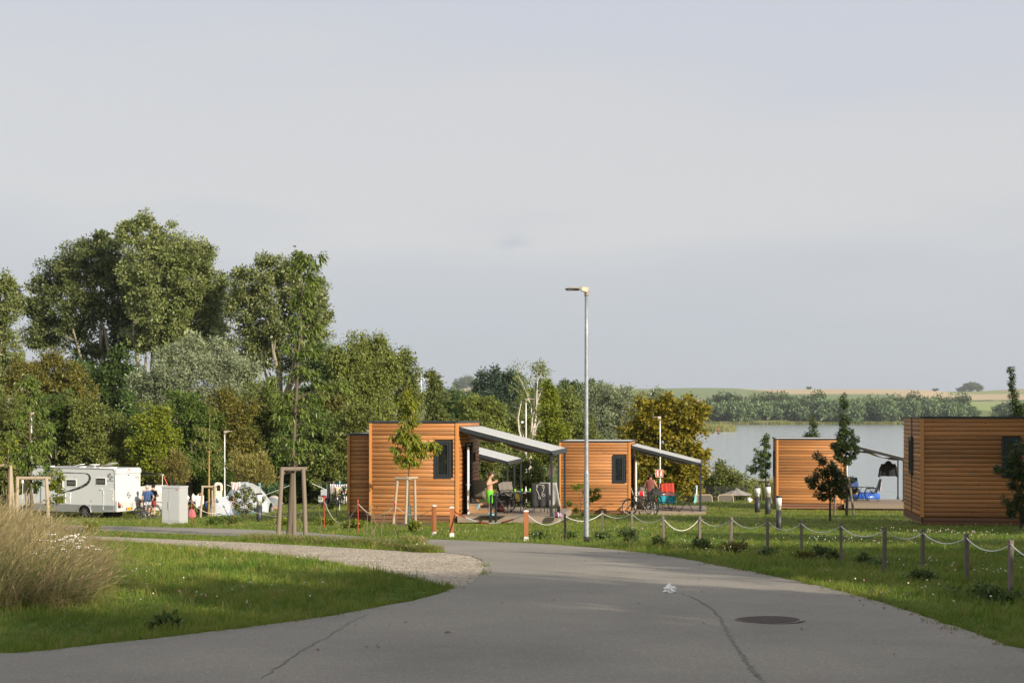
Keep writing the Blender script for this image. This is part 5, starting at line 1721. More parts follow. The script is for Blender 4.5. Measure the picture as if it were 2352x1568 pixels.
def steps(label, corner, rz, W, zt, zd):
    """two timber steps up to the door in the right wall"""
    root = th('wooden_steps', label, 'steps', corner, rz, 'timber door steps')
    h = (zd - zt)
    for k, (xa, xb, z) in enumerate(((W + .10, W + .52, zt + h * .98), (W + .52, W + .98, zt + h * .5))):
        MB().box(xa, xb + .02, 1.3, 2.7, z - .035, z).build('tread', DECKM, root)
        MB().box(xa, xb, 1.32, 2.68, zt + .005, z - .038).build('riser', STEPM, root)
    return root


def awning(label, corner, rz, W, D, zt, low=2.42, high=3.22, reach=3.2):
    root = th('terrace_awning', label, 'awning', corner, rz, 'glazed terrace awnings')
    x0, x1 = W + .06, W + reach
    ya, yb = .12, D - .05
    sl = (low - high) / (x1 - x0)
    zz = lambda x: high + sl * (x - x0)
    for y in (ya, yb):
        MB().bar((x0, y, zz(x0) - .03), (x1, y, zz(x1) - .03), .07, .12).build('side_rail', ANTH, root)
    MB().box(x1 - .06, x1 + .08, ya - .04, yb + .04, zz(x1) - .11, zz(x1) + .03).build('gutter', ANTH, root)
    MB().box(x0 - .05, x0 + .05, ya - .02, yb + .02, zz(x0) - .08, zz(x0) + .06).build('wall_rail', ANTH, root)
    n = 6
    w_ = (yb - ya) / n
    for i in range(n):
        y = ya + i * w_
        m_ = MB()
        m_.add([(x0, y + .012, zz(x0) + .045), (x1, y + .012, zz(x1) + .045), (x1, y + w_ - .012, zz(x1) + .045), (x0, y + w_ - .012, zz(x0) + .045), (x0, y + .012, zz(x0) + .055), (x1, y + .012, zz(x1) + .055), (x1, y + w_ - .012, zz(x1) + .055), (x0, y + w_ - .012, zz(x0) + .055)],
               [(3, 2, 1, 0), (4, 5, 6, 7), (0, 1, 5, 4), (1, 2, 6, 5), (2, 3, 7, 6), (3, 0, 4, 7)])
        m_.build('roof_panel', POLYC, root)
        if i: MB().bar((x0, y, zz(x0) + .06), (x1, y, zz(x1) + .06), .03, .02).build('rib', mat('alu_rib', (.45, .46, .47), .4, met=.5), root)
    # sagging shade cloth below
    rows = []
    for i in range(25):
        u = i / 24
        x = x0 + .1 + (x1 - x0 - .5) * u
        sag = -.10 - .13 * abs(math.sin(PI * u * 2)) ** .8
        rows.append([(x, ya + .10 + (yb - ya - .2) * j / 6, zz(x) + sag) for j in range(7)])
    solidify(MB().grid(rows).build('shade_cloth', CLOTH, root), .012)
    for y in (ya + .02, (ya + yb) / 2, yb - .02):
        p_ = MB().box(x1 - .045, x1 + .025, y - .035, y + .035, zt + .004, zz(x1) - .10)
        po = p_.build('post', ANTH, root)
        MB().box(x1 - .10, x1 + .08, y - .09, y + .09, zt + .002, zt + .014).box(x1 - .065, x1 + .045, y - .055, y + .055, zt + .014, zt + .10).build('foot_plate', ANTH, po)
    MB().lathe([(.05, -.06), (.05, .06)], 10, (x1 + .03, ya - .06, zz(x1) - .03), T=Matrix.Rotation(PI / 2, 3, 'X')).build('end_cap', ANTH, root)
    return root


RZ = R(-8)
CO, SI = math.cos(RZ), math.sin(RZ)


def corner_from_right(dx, Y, W, ztop_dy=None, zrel=None):
    X = (dx - CX) * Y / FPX
    return Vector((X - CO * W, Y - SI * W, EYE + zrel))


def loc2w(corner, x, y, z=0.0, rz=RZ):
    c, s = math.cos(rz), math.sin(rz)
    return Vector((corner.x + c * x - s * y, corner.y + s * x + c * y, corner.z + z))


def foot(corner, x0, x1, y0, y1, rz=RZ):
    FOOTPRINTS.append([tuple(loc2w(corner, x, y, 0, rz)[:2]) for x, y in ((x0, y0), (x1, y0), (x1, y1), (x0, y1))])


CD = 4.5
DZ = .27
C1W = 3.0
C1 = corner_from_right(1050, 48.0, C1W, zrel=-3.62)
cabin('nearest timber cabin, with a lower side wing and small cherry before it', C1, C1W, CD, RZ, wing=True)
D1 = deck('timber deck where the boy runs, beside the nearest cabin', C1, RZ, C1W + .06, C1W + 3.42, -.25, 4.35, DZ)
steps('timber steps under the nearest cabin\'s open door', C1, RZ, C1W, DZ, SKH + .33)
awning('long glazed awning over the boy\'s deck', C1, RZ, C1W, CD, DZ)
foot(C1, 0, C1W + 3.45, -.25, CD); foot(C1, -1.1, 0, 1, CD)

C3W = 3.1
C3 = corner_from_right(994, 60.5, C3W, zrel=-4.36)
cabin('cabin hidden behind the nearest one', C3, C3W, CD, RZ, front_window=False)
deck('far deck behind the nearest cabin', C3, RZ, C3W + .06, C3W + 3.42, -.2, 4.35, DZ)
awning('shorter looking glazed awning seen behind the first one', C3, RZ, C3W, CD, DZ)
foot(C3, 0, C3W + 3.45, -.25, CD)

C2W = 3.2
C2 = corner_from_right(1446, 65.0, C2W, zrel=-4.58)
cabin('second timber cabin, behind the tall lamp post', C2, C2W, CD, RZ)
deck('timber deck of the second cabin with turquoise towels', C2, RZ, C2W + .06, C2W + 3.42, -.25, 4.35, DZ)
steps('timber steps beside the two parked bicycles', C2, RZ, C2W, DZ, SKH + .33)
awning('glazed awning over the second cabin\'s deck', C2, RZ, C2W, CD, DZ)
foot(C2, 0, C2W + 3.45, -.25, CD)

C4W = 3.15
X4 = (1785 - CX) * 70 / FPX
C4 = Vector((X4, 70.0, EYE - 4.54))
cabin('lakeside cabin, smallest of the cabins, with the lake behind', C4, C4W, CD, RZ, front_window=False, left_window=True, door=True)
deck('timber deck at the lake with a hanging jacket', C4, RZ, C4W + .06, C4W + 3.42, -.25, 4.35, DZ)
awning('glazed awning of the lakeside cabin', C4, RZ, C4W, CD, DZ)
foot(C4, 0, C4W + 3.45, -.25, CD)

C5W = 3.22
X5 = (2118 - CX) * 45.3 / FPX
C5 = Vector((X5, 45.3, EYE - 3.46))
cabin('large shaded cabin cut by the right picture edge', C5, C5W, CD - .2, RZ, left_window=True)
foot(C5, 0, C5W, 0, CD)

# ================================================================== street furniture and site things
GALV = mat('galvanised_steel', (.25, .275, .30), .5, met=.35, var=.14, vs=14, c2=(.32, .34, .36))
GALVL = mat('galvanised_light', (.62, .63, .63), .45, met=.3, var=.08)
LAMPH = mat('lamp_head_beige', (.42, .37, .29), .45, met=.2)
BLACKP = mat('black_plastic', (.015, .015, .016), .5)


def lamp_post(label, p, h, r_low, r_up, arm, rz, group, big=True, paint=None, cam_=False):
    root = th('street_lamp', label, 'street lamp', p, rz, group)
    m_ = paint or GALV
    hb = h * .275
    MB().lathe([(r_low, -.3), (r_low, .02), (r_low, hb - .02), (r_low * .99, hb), (r_up * 1.04, hb + .05), (r_up, hb + .1), (r_up * .88, h * .8), (r_up * .80, h)], 18).build('pole', m_, root)
    MB().lathe([(r_low * 1.06, 0), (r_low * 1.07, .10), (r_low * 1.02, .13), (r_low * 1.0, .14)], 18).build('base_sleeve', BLACKP, root)
    hd = th('lamp_head', None, None, (0, 0, h), 0, None, root)
    a = arm
    m = MB()
    prof = [(-a, .075, .03, .09), (-a * .8, .085, .045, .11), (-a * .35, .085, .03, .13), (-.10, .10, -.02, .14), (.02, .10, -.055, .10), (.06, .08, -.02, .06)]   # x, top, bottom, half width
    rows = []
    for x, zt, zb, hw in prof:
        rows.append([(x, -hw, zb + .015), (x, -hw, zt - .02), (x, -hw * .4, zt), (x, hw * .4, zt), (x, hw, zt - .02), (x, hw, zb + .015), (x, 0, zb), (x, -hw, zb + .015)])
    m.grid(rows, False)
    m.add(rows[0][:7], [tuple(range(7))]); m.add(rows[-1][:7], [tuple(range(6, -1, -1))])
    m.build('housing', LAMPH, hd)
    MB().lathe([(r_up * .98, -.13), (r_up * 1.02, -.02), (r_up * .95, .0)], 14).build('spigot', LAMPH, hd)
    MB().box(-a * .95, -a * .35, -.08, .08, .012, .03).build('diffuser', mat('lamp_glass', (.05, .045, .03), .2), hd)
    if cam_:
        MB().tube([(.0, -.02, h * .80), (.16, -.1, h * .80)], .015, 6).ell((.2, -.12, h * .79), (.09, .07, .07)).build('loudspeaker', WHITE, root)
    return root


pl = hit(1347, 1245)
lamp_post('tall galvanised street lamp standing alone before the second cabin', pl, (1245 - 668) * pl.y / FPX, .062, .048, .50, R(-6), None)
lamp_post('pale thin street lamp before the wood, right of the white cabinet', at(516, 83), 4.75, .055, .042, .42, R(200), 'distant street lamps', paint=GALVL)
lamp_post('pale street lamp with a loudspeaker behind the first terrace', at(1208, 76), 5.6, .055, .045, .5, R(180), 'distant street lamps', paint=GALVL, cam_=True)
ls = lamp_post('street lamp carrying the red sign behind the second terrace', at(1516, 79), 4.75, .055, .045, .42, R(-6), 'distant street lamps', paint=GALVL)
lamp_post('street lamp half hidden by the left staked cherry', at(72, 70), 5.4, .055, .045, .42, R(190), 'distant street lamps', paint=GALVL)
# red fire-extinguisher sign
ps = px(1514.5, 1086.5, 78.85)
root = th('fire_extinguisher_sign', 'small red sign with white extinguisher symbols on the lamp', 'sign', ps, R(-4))
w_ = .42
MB().box(-w_ / 2, w_ / 2, 0, .012, -w_ / 2, w_ / 2).build('panel', mat('sign_red', (.50, .06, .035), .4), root)
f_ = MB()
t_ = .018
f_.box(-w_ / 2, w_ / 2, -.004, -.001, -w_ / 2, -w_ / 2 + t_).box(-w_ / 2, w_ / 2, -.004, -.001, w_ / 2 - t_, w_ / 2).box(-w_ / 2, -w_ / 2 + t_, -.004, -.001, -w_ / 2 + t_, w_ / 2 - t_).box(w_ / 2 - t_, w_ / 2, -.004, -.001, -w_ / 2 + t_, w_ / 2 - t_)
wm = mat('sign_white', (.8, .78, .74), .5)
f_.build('border', wm, root)
MB().prism([(-.13, -.15), (-.05, -.15), (-.05, .03), (-.07, .06), (-.07, .09), (-.03, .10), (-.03, .13), (-.08, .15), (-.12, .13), (-.15, .02), (-.13, .02), (-.11, .09), (-.11, .06), (-.13, .03)], -.003, Matrix.Translation((0, -.001, 0))).build('extinguisher_symbol', wm, root)
MB().prism([(.04, -.15), (.09, -.15), (.11, -.10), (.13, -.15), (.15, -.08), (.15, .0), (.11, .04), (.15, .08), (.13, .15), (.06, .15), (.09, .09), (.04, .05), (.07, 0), (.04, -.06)], -.003, Matrix.Translation((0, -.001, 0))).build('flame_symbol', wm, root)
MB().box(-.03, .03, .012, .09, -.05, .05).build('bracket', STEEL, root)


# ---- bollard lights
BOLD = mat('bollard_anthracite', (.035, .037, .042), .5, met=.2, var=.12)
BOLW = mat('bollard_white', (.62, .63, .63), .35)
BOLG = mat('bollard_clear_glass', (.55, .55, .42), .12, trans=.75, spec=.5)


def bollard(label, p, h, r=.085):
    root = th('bollard_light', label, 'bollard light', p, 0, 'bollard lights')
    MB().lathe([(r, -.2), (r, h * .575)], 20).build('post', BOLD, root)
    MB().lathe([(r * .97, h * .576), (r * .97, h * .695)], 20).build('lens', BOLG, root)
    MB().lathe([(r * .5, h * .577), (r * .62, h * .62), (r * .5, h * .694)], 14).build('reflector', mat('reflector_gold', (.45, .42, .30), .3, met=.5), root)
    MB().lathe([(r, h * .697), (r, h * .945)], 20).build('head', BOLW, root)
    MB().lathe([(r * 1.03, h * .946), (r * 1.03, h * .992), (r * .95, h)], 20).build('cap', BOLD, root)
    return root


for lab, dx, dy0, dy1 in [('nearest bollard light on the right lawn, in front of the lakeside cabin', 1789, 1138, 1218.6), ('middle bollard light left of the lakeside cabin corner', 1764, 1113.5, 1181), ('farthest of the three bollard lights, left of the lakeside cabin', 1740, 1117, 1176), ('bollard light in front of the white dome tent', 595.5, 1132, 1199.4)]:
    p = hit(dx, dy1)
    bollard(lab, p, (dy1 - dy0) * p.y / FPX, max(.075, 6.4 * p.y / FPX))
pb = at(741, 86)
bollard('tiny far bollard light behind the cherry stakes', pb, .95)

# ---- grey rope fence
FPOST = mat('fence_post_grey', (.17, .14, .115), .85, var=.3, vs=6, objv=.15, st=(12, 12, .6), bump=.4, bs=20)
ROPE = mat('white_rope', (.66, .64, .60), .8, var=.1, vs=40)
fence = [(1299, 1179, 1243), (1384, 1176, 1231), (1453, 1179, 1233), (1526, 1183, 1252), (1607, 1184.5, 1251), (1679, 1185, 1257), (1763, 1190, 1268), (1842, 1198, 1271), (1932, 1200, 1293), (2031, 1209, 1314), (2118, 1215, 1306), (2222, 1225, 1340), (2321, 1239, 1381), (2440, 1262, 1425)]
tops = []
for i, (dx, y0, y1) in enumerate(fence):
    p = hit(dx, y1)
    h = (y1 - y0) * p.y / FPX
    h = min(max(h, .66), .8)
    lean = Vector((rnd.uniform(-.03, .03), rnd.uniform(-.02, .02), 0))
    if dx == 1526: lean = Vector((-.03, 0, 0))
    root = th('fence_post', 'weathered grey rope fence post, %s from the tall lamp rightwards' % ordinal(i) if i else 'weathered grey rope fence post left of the tall lamp', 'fence post', p, rnd.uniform(-.3, .3), 'rope fence posts')
    m_ = MB()
    a = .026
    m_.add([(-a, -a, -.2), (a, -a, -.2), (a, a, -.2), (-a, a, -.2)] + [(lean.x + sx * a, lean.y + sy * a, h - .004 * abs(sx + sy)) for sx, sy in ((-1, -1), (1, -1), (1, 1), (-1, 1))], [(0, 3, 2, 1), (4, 5, 6, 7), (0, 1, 5, 4), (1, 2, 6, 5), (2, 3, 7, 6), (3, 0, 4, 7)])
    m_.build('post', FPOST, root)
    MB().tube([Vector((math.cos(q) * .03, math.sin(q) * .03, h - .055)) + lean for q in [2 * PI * k / 10 for k in range(10)]], .006, 5, closed=True).build('rope_eye', mat('galv_ring', (.3, .3, .3), .5, met=.6), root)
    tops.append(p + lean + Vector((0, 0, h - .06)))


def rope(name, label, pts, sags, r, material, group=None, cat='rope', n=14):
    P = []
    for (a, b), s in zip(zip(pts[:-1], pts[1:]), sags):
        for i in range(n):
            u = i / n
            P.append(a.lerp(b, u) - Vector((0, 0, s * 4 * u * (1 - u))))
    P.append(pts[-1])
    o = MB().tube(P, r, 6).build(name, material, None, label, cat, group)
    return recenter(o)


orange_p = []
OPOST = mat('orange_post_wood', (.36, .13, .045), .55, var=.2, vs=5, st=(10, 10, .6), c2=(.30, .10, .035))
PWHITE = mat('post_white_paint', (.72, .70, .66), .7, var=.15, vs=15)


def opost(label, dx, dy0, dy1):
    p = hit(dx, dy1)
    h = (dy1 - dy0) * p.y / FPX
    root = th('gate_post', label, 'post', p, rnd.uniform(-.1, .1), 'orange wooden gate posts')
    a = .052
    MB().box(-a, a, -a, a, .11, h - .035).build('shaft', OPOST, root)
    MB().box(-a - .004, a + .004, -a - .004, a + .004, -.2, .11).build('foot', PWHITE, root)
    MB().box(-a - .008, a + .008, -a - .008, a + .008, h - .035, h - .012).add([(-a - .008, -a - .008, h - .012), (a + .008, -a - .008, h - .012), (a + .008, a + .008, h - .012), (-a - .008, a + .008, h - .012), (0, 0, h + .006)], [(0, 1, 4), (1, 2, 4), (2, 3, 4), (3, 0, 4)]).build('cap', PWHITE, root)
    return p, h


pa, ha = opost('orange wooden post with white foot, left of the pair by the cabin', 997, 1159, 1230)
pb_, hb_ = opost('orange wooden post with white foot, right of the pair by the cabin', 1038, 1163, 1233)
pc, hc = opost('orange wooden post where the red and white chain ends', 1208.5, 1171, 1242)
rope('fence_rope', 'white rope sagging along the grey fence posts on the right', [pc + Vector((.05, 0, hc - .12))] + tops, [.22] + [.16, .12, .16, .28, .17, .17, .16, .15, .14, .12, .13, .13, .12], .009, ROPE)
# red-white chain
ch = th('barrier_chain', 'red and white plastic chain between two orange posts', 'chain', pb_ + Vector((.06, 0, hb_ - .12)), 0)
A_, B_ = Vector((0, 0, 0)), (pc + Vector((-.05, 0, hc - .10))) - (pb_ + Vector((.06, 0, hb_ - .12)))
CR = mat('chain_red', (.52, .07, .03), .45); CWh = mat('chain_white', (.78, .75, .70), .45)
n = 64
lm = {}
for cname, m_ in (('red', CR), ('white', CWh)):
    k = MB()
    k.tube([(math.cos(q) * .028 + (.012 if math.cos(q) > 0 else -.012), math.sin(q) * .017, 0) for q in [2 * PI * i / 10 for i in range(10)]], .0065, 5, closed=True)
    lm[cname] = k.mesh('chain_link', m_)
for i in range(n):
    u = (i + .5) / n
    p = A_.lerp(B_, u) - Vector((0, 0, .26 * 4 * u * (1 - u)))
    d = (B_ - A_) / n - Vector((0, 0, .26 * 4 * (1 - 2 * u))) / n
    o = link('chain_link', lm['red' if (i // 11) % 2 == 0 else 'white'], ch)
    o.location = p
    q = d.to_track_quat('X', 'Z')
    o.rotation_mode = 'QUATERNION'
    from mathutils import Quaternion
    o.rotation_quaternion = q @ Quaternion((1, 0, 0), PI / 2 * (i % 2) + .6)

# red steel rods with rope
RODR = mat('red_steel_rod', (.55, .045, .03), .45)
PROPE = mat('pale_rope', (.62, .53, .45), .85)
rods = [(545 / 5.69 + 600 / 1.7415, 1145, 1208, 'red steel rod right of the white cabinet'), (1090 / 5.69 + 344.5, 1143, 1206, 'red steel rod before the loose shrub by the tent'), (744.5, 1142, 1213, 'red steel rod right of the cherry stakes'), (822, 1147, 1224, 'red steel rod before the cabin wing'), (907, 1152, 1226, 'red steel rod left of the orange posts')]
rt = []
for dx, y0, y1, lab in rods:
    p = hit(dx, y1)
    h = (y1 - y0) * p.y / FPX
    o = MB().tube([(0, 0, -.2), (.008, 0, h * .5), (-.012, 0, h)], .011, 6).build('rod', RODR, th('red_rod', lab, 'rod', p, 0, 'red steel rods holding a rope'))
    MB().lathe([(.016, h - .10), (.02, h - .05), (.012, h)], 6).build('rope_hook', RODR, o.parent)
    rt.append(p + Vector((0, 0, h - .10)))
rope('fence_rope', 'pale thin rope strung between the red rods', rt + [pa + Vector((-.04, 0, ha - .1))], [.38, .48, .62, .3, .22], .009, PROPE)
# thin bamboo-like plant canes along the path
CANE = mat('bare_cane', (.20, .165, .12), .9)
for k, (dx, y1, y0) in enumerate([(628, 1216, 1160), (735, 1226, 1150), (690, 1222, 1165), (845, 1230, 1155), (880, 1234, 1150), (862, 1243, 1158), (905, 1248, 1168), (848, 1240, 1160), (800, 1222, 1170)]):
    p = hit(dx, y1)
    h = (y1 - y0) * p.y / FPX
    root = th('bare_sapling', ['bare sapling cane left of the cherry stakes', 'bare sapling cane right of the cherry stakes', 'bare sapling cane behind the cherry trunk', 'bare twig leaning before the cabin wall corner', 'bare twig under the cabin window side', 'crooked bare twig on the grass strip', 'last bare twig at the tip of the grass strip', 'slanting bare twig beside the crooked one', 'bare twig left of the cabin wing'][k], 'sapling', p, 0, 'bare sapling canes')
    m_ = MB()
    q = Vector((0, 0, -.05)); pts = [q]
    for i in range(6):
        q = q + Vector((rnd.uniform(-.05, .06), rnd.uniform(-.04, .04), h / 6)); pts.append(q.copy())
    m_.tube(pts, [.013 - .0015 * i for i in range(7)], 6)
    for i in range(4):
        a = pts[rnd.randrange(1, 6)]
        m_.tube([a, a + Vector((rnd.uniform(-.1, .1), rnd.uniform(-.1, .1), .12))], [.005, .002], 4)
    m_.build('stem', CANE, root)
    C = np.array([tuple(pts[rnd.randrange(1, 7)] + Vector((rnd.uniform(-.1, .1), rnd.uniform(-.1, .1), rnd.uniform(0, .1)))) for _ in range(12)])
    rg = np.random.default_rng(k)
    A2 = unit(rg.normal(size=(12, 3)) - np.array([0, 0, .4])); S2 = unit(np.cross(A2, rg.normal(size=(12, 3))))
    link('leaf', leaf_mesh('leaf', C, A2, S2, np.full(12, .06), np.full(12, .03), rg.random(12), LM['rust']), root)

# ---- white electricity cabinet
pcab = at(404, 55.0)
pcab = hit(404, 1203)
Yc = pcab.y
sc1 = Yc / FPX
cw, chh = 44 * sc1, 87 * sc1
CABM = mat('cabinet_grey', (.41, .425, .44), .5, var=.06, vs=30)
root = th('electricity_cabinet', 'pale grey electricity cabinet standing on the grass', 'cabinet', hit(372, 1203), R(-14))
cd = .62
MB().box(0, cw, 0, cd, -.1, chh * .955).build('body', CABM, root)
MB().box(-.012, cw + .012, -.02, cd + .012, chh * .955, chh).build('lid', CABM, root)
g_ = cw * .40
for x0, x1 in ((.015, g_ - .004), (g_ + .004, cw - .015)):
    MB().box(x0, x1, -.014, -.002, chh * .10, chh * .945).build('door', CABM, root)
MB().box(g_ - .015, g_ + .02, -.035, -.014, chh * .40, chh * .60).build('handle', mat('cabinet_handle', (.36, .37, .36), .5), root)
MB().box(cw - .13, cw - .06, -.016, -.0145, chh * .90, chh * .925).build('badge', mat('badge_red', (.30, .03, .03), .5), root)
MB().box(.004, cw - .004, -.008, -.002, -.05, chh * .045).box(.004, cw - .004, -.012, -.002, chh * .05, chh * .092).build('plinth', CABM, root)
MB().box(cw + .001, cw + .008, .04, cd - .05, chh * .10, chh * .9).build('side_panel', CABM, root)

# ---- manhole cover
pm = hit(1762, 1430)
iron = mat('cast_iron', (.10, .08, .068), .75, met=.3, var=.35, vs=25)
root = th('manhole_cover', 'round ribbed iron drain cover in the road', 'manhole cover', pm + Vector((0, 0, .031)), 0)
sl_ = math.atan((gz(pm.x, pm.y + .5) - gz(pm.x, pm.y - .5)))
root.rotation_euler = (sl_, 0, R(40))
root.scale = (1.14, 1.14, 1)
MB().lathe([(.26, .002), (.33, .003), (.345, .007), (.345, .004)], 36).build('frame', mat('concrete_ring', (.26, .25, .23), .9, var=.2), root)
MB().lathe([(.30, .0045), (.300, .008), (.275, .008), (.27, .004)], 36).build('rim', iron, root)
MB().lathe([(.27, .0044), (.0001, .0045)], 36).build('plate', mat('drain_dark', (.02, .016, .014), .9), root)
for i in range(10):
    x = -.245 + i * .49 / 9
    hl = math.sqrt(max(.268 ** 2 - x * x, .0004))
    o = MB().box(-.014, .014, -hl, hl, .0046, .010).build('bar', iron, root)
    o.location = (x, 0, 0)

# ---- crumpled paper on the road
pp = hit(1538, 1365)
root = th('paper_tissue', 'crumpled white paper tissue lying on the road', 'paper', pp + Vector((0, 0, .032)), .4)
bm = bmesh.new()
bmesh.ops.create_icosphere(bm, subdivisions=3, radius=.075)
for v in bm.verts:
    d = v.co.normalized()
    k = 1 + .35 * math.sin(d.x * 7 + 1) * math.cos(d.y * 6) + .25 * math.sin(d.z * 9 + d.x * 5) + rnd.uniform(-.08, .08)
    v.co = v.co * k
    v.co.z = max(v.co.z * .8 + .045 - .35 * math.hypot(v.co.x, v.co.y), .0)
me = bpy.data.meshes.new('paper'); bm.to_mesh(me); bm.free()
me.materials.append(mat('tissue_white', (.90, .89, .86), .9))
link('crumpled_sheet', me, root)
pp = hit(1030, 1461 + .0)
dl = th('dead_leaf', 'small brown leaf lying in the middle of the road', 'leaf', pp + Vector((0, 0, .034)), .3)
MB().add([(-.05, 0, .004), (-.01, -.02, .016), (.04, 0, .008), (-.01, .022, .018)], [(0, 1, 2), (0, 2, 3)]).build('blade', mat('dead_leaf', (.16, .08, .04), .8), dl)

# ---- cracks of the asphalt: shallow dark seams, wide and ragged
def crack(pts, w0, w1, seed):
    rg = random.Random(seed)
    P = [hit(*p) for p in pts]
    Q = []
    for a, b in zip(P[:-1], P[1:]):
        k = max(2, int((b - a).length / .08))
        for i in range(k):
            q = a.lerp(b, i / k)
            Q.append(q + Vector((rg.uniform(-.02, .02), rg.uniform(-.015, .015), 0)))
    Q.append(P[-1])
    rows = []
    m = len(Q)
    for i, q in enumerate(Q):
        d = (Q[min(i + 1, m - 1)] - Q[max(i - 1, 0)]).normalized()
        s_ = Vector((-d.y, d.x, 0))
        u = i / (m - 1)
        wd = (w0 + (w1 - w0) * u) * rg.uniform(.5, 1.3) * min(1, 8 * u + .15, 8 * (1 - u) + .3)
        rows.append([Vector(((q + s_ * wd * k_).x, (q + s_ * wd * k_).y, gz((q + s_ * wd * k_).x, (q + s_ * wd * k_).y) + .0335)) for k_ in (-1, -.3, .3, 1)])
    o = MB().grid(rows).build('crack', mat('asphalt_crack_fill', (.185, .172, .145), .95, var=.5, vs=9, bump=.5, bs=40), road)
    o2rows = [[r_[1].lerp(r_[2], .2) + Vector((0, 0, .0006)), r_[1].lerp(r_[2], .8) + Vector((0, 0, .0006))] for r_ in rows]
    MB().grid(o2rows).build('crack', mat('asphalt_crack_core', (.14, .13, .11), .95, var=.4, vs=20), road)


crack([(1565, 1366), (1600, 1382), (1630, 1400), (1655, 1425), (1668, 1455), (1690, 1490), (1715, 1530), (1745, 1568), (1770, 1610)], .012, .02, 3)
crack([(850, 1412), (800, 1438), (760, 1465), (700, 1498), (660, 1525), (600, 1568)], .004, .008, 5)

# ---- grey parasol by the water
pu = at(1692, 90)
root = th('parasol', 'grey parasol opened at the lake shore', 'parasol', pu)
zt = px(1692, 1122, 90).z - pu.z
ru = 1.0
MB().tube([(0, 0, -.2), (0, 0, zt)], .025, 8).build('pole', DARKST, root)
UMB = mat('parasol_grey', (.30, .28, .25), .9, transl=.15)
for i in range(8):
    a0, a1 = 2 * PI * i / 8 + .2, 2 * PI * (i + 1) / 8 + .2
    e0, e1 = Vector((math.cos(a0) * ru, math.sin(a0) * ru, zt - .36)), Vector((math.cos(a1) * ru, math.sin(a1) * ru, zt - .36))
    t0 = Vector((0, 0, zt))
    rows = []
    for k in range(5):
        u = k / 4
        a, b = t0.lerp(e0, max(u, .02)), t0.lerp(e1, max(u, .02))
        rows.append([a, a.lerp(b, .5) - Vector((0, 0, .03 * u)), b])
    solidify(MB().grid(rows, False).build('canopy_panel', UMB, root), .006)
MB().lathe([(.24, zt - .05), (.02, zt + .04)], 8).build('vent_cap', UMB, root)

# ---- lake buoy
pby = px(1650.5, 996, 6.0 * FPX / 40)
pby.z = LAKE
root = th('buoy', 'small red topped buoy near the reed spit', 'buoy', pby)
root.scale = (.5, .5, .5)
MB().lathe([(.9, 0), (1.0, .35), (.5, .8), (.2, 1.0)], 12).build('float', mat('buoy_dark', (.04, .04, .04), .6), root)
MB().lathe([(.2, 1.0), (.2, 4.4)], 8).build('pole', mat('buoy_red', (.42, .08, .05), .6), root)
MB().lathe([(.32, 2.6), (.32, 3.9)], 8).build('topmark', mat('buoy_red', (.42, .08, .05), .6), root)

# ---- wind turbine on the horizon
pt = at(967.5, 2900)
root = th('wind_turbine', 'far white wind turbine on the horizon', 'wind turbine', pt)
TW = mat('turbine_white', (.75, .77, .8), .5)
ht = px(967.5, 869, 2900).z - pt.z
MB().lathe([(2.0, -6), (1.1, ht)], 10).build('tower', TW, root)
MB().box(-1.4, 1.4, -3, 3, ht, ht + 2.4).build('nacelle', TW, root)
for a in (90, 210, 330):
    d = Vector((math.cos(R(a)), 0, math.sin(R(a))))
    MB().tube([Vector((0, -3.2, ht + 1.2)), Vector((0, -3.2, ht + 1.2)) + d * 6, Vector((0, -3.2, ht + 1.2)) + d * 24], [.7, 1.2, .2], 5).build('blade', TW, root)

# ---- beach: rope fence posts, loungers by the water
bt = []
for k, (dx, dy0) in enumerate([(1622, 1149), (1672, 1151)]):
    p = at(dx, 84)
    h = px(dx, dy0, 84).z - p.z
    o = MB().box(-.035, .035, -.035, .035, -.2, h).build('post', FPOST, th('fence_post', ['left grey post of the shore rope fence', 'right grey post of the shore rope fence'][k], 'fence post', p, 0, 'shore fence posts'))
    MB().box(-.04, .04, -.04, .04, h, h + .02).build('cap', FPOST, o.parent)
    bt.append(p + Vector((0, 0, h - .08)))
p = at(1726, 82)
h = px(1726, 1146, 82).z - p.z
r_ = th('gate_post', 'orange post with white cap on the rise by the shore', 'post', p)
MB().box(-.06, .06, -.06, .06, -.2, h - .05).build('shaft', OPOST, r_)
MB().lathe([(.085, h - .05), (.085, h - .02), (.03, h + .02)], 8).build('cap', PWHITE, r_)
rope('fence_rope', 'white rope of the low shore fence', [at(1560, 84) + Vector((0, 0, .75))] + bt + [p + Vector((0, 0, h - .12))], [.18, .28, .22], .016, ROPE)
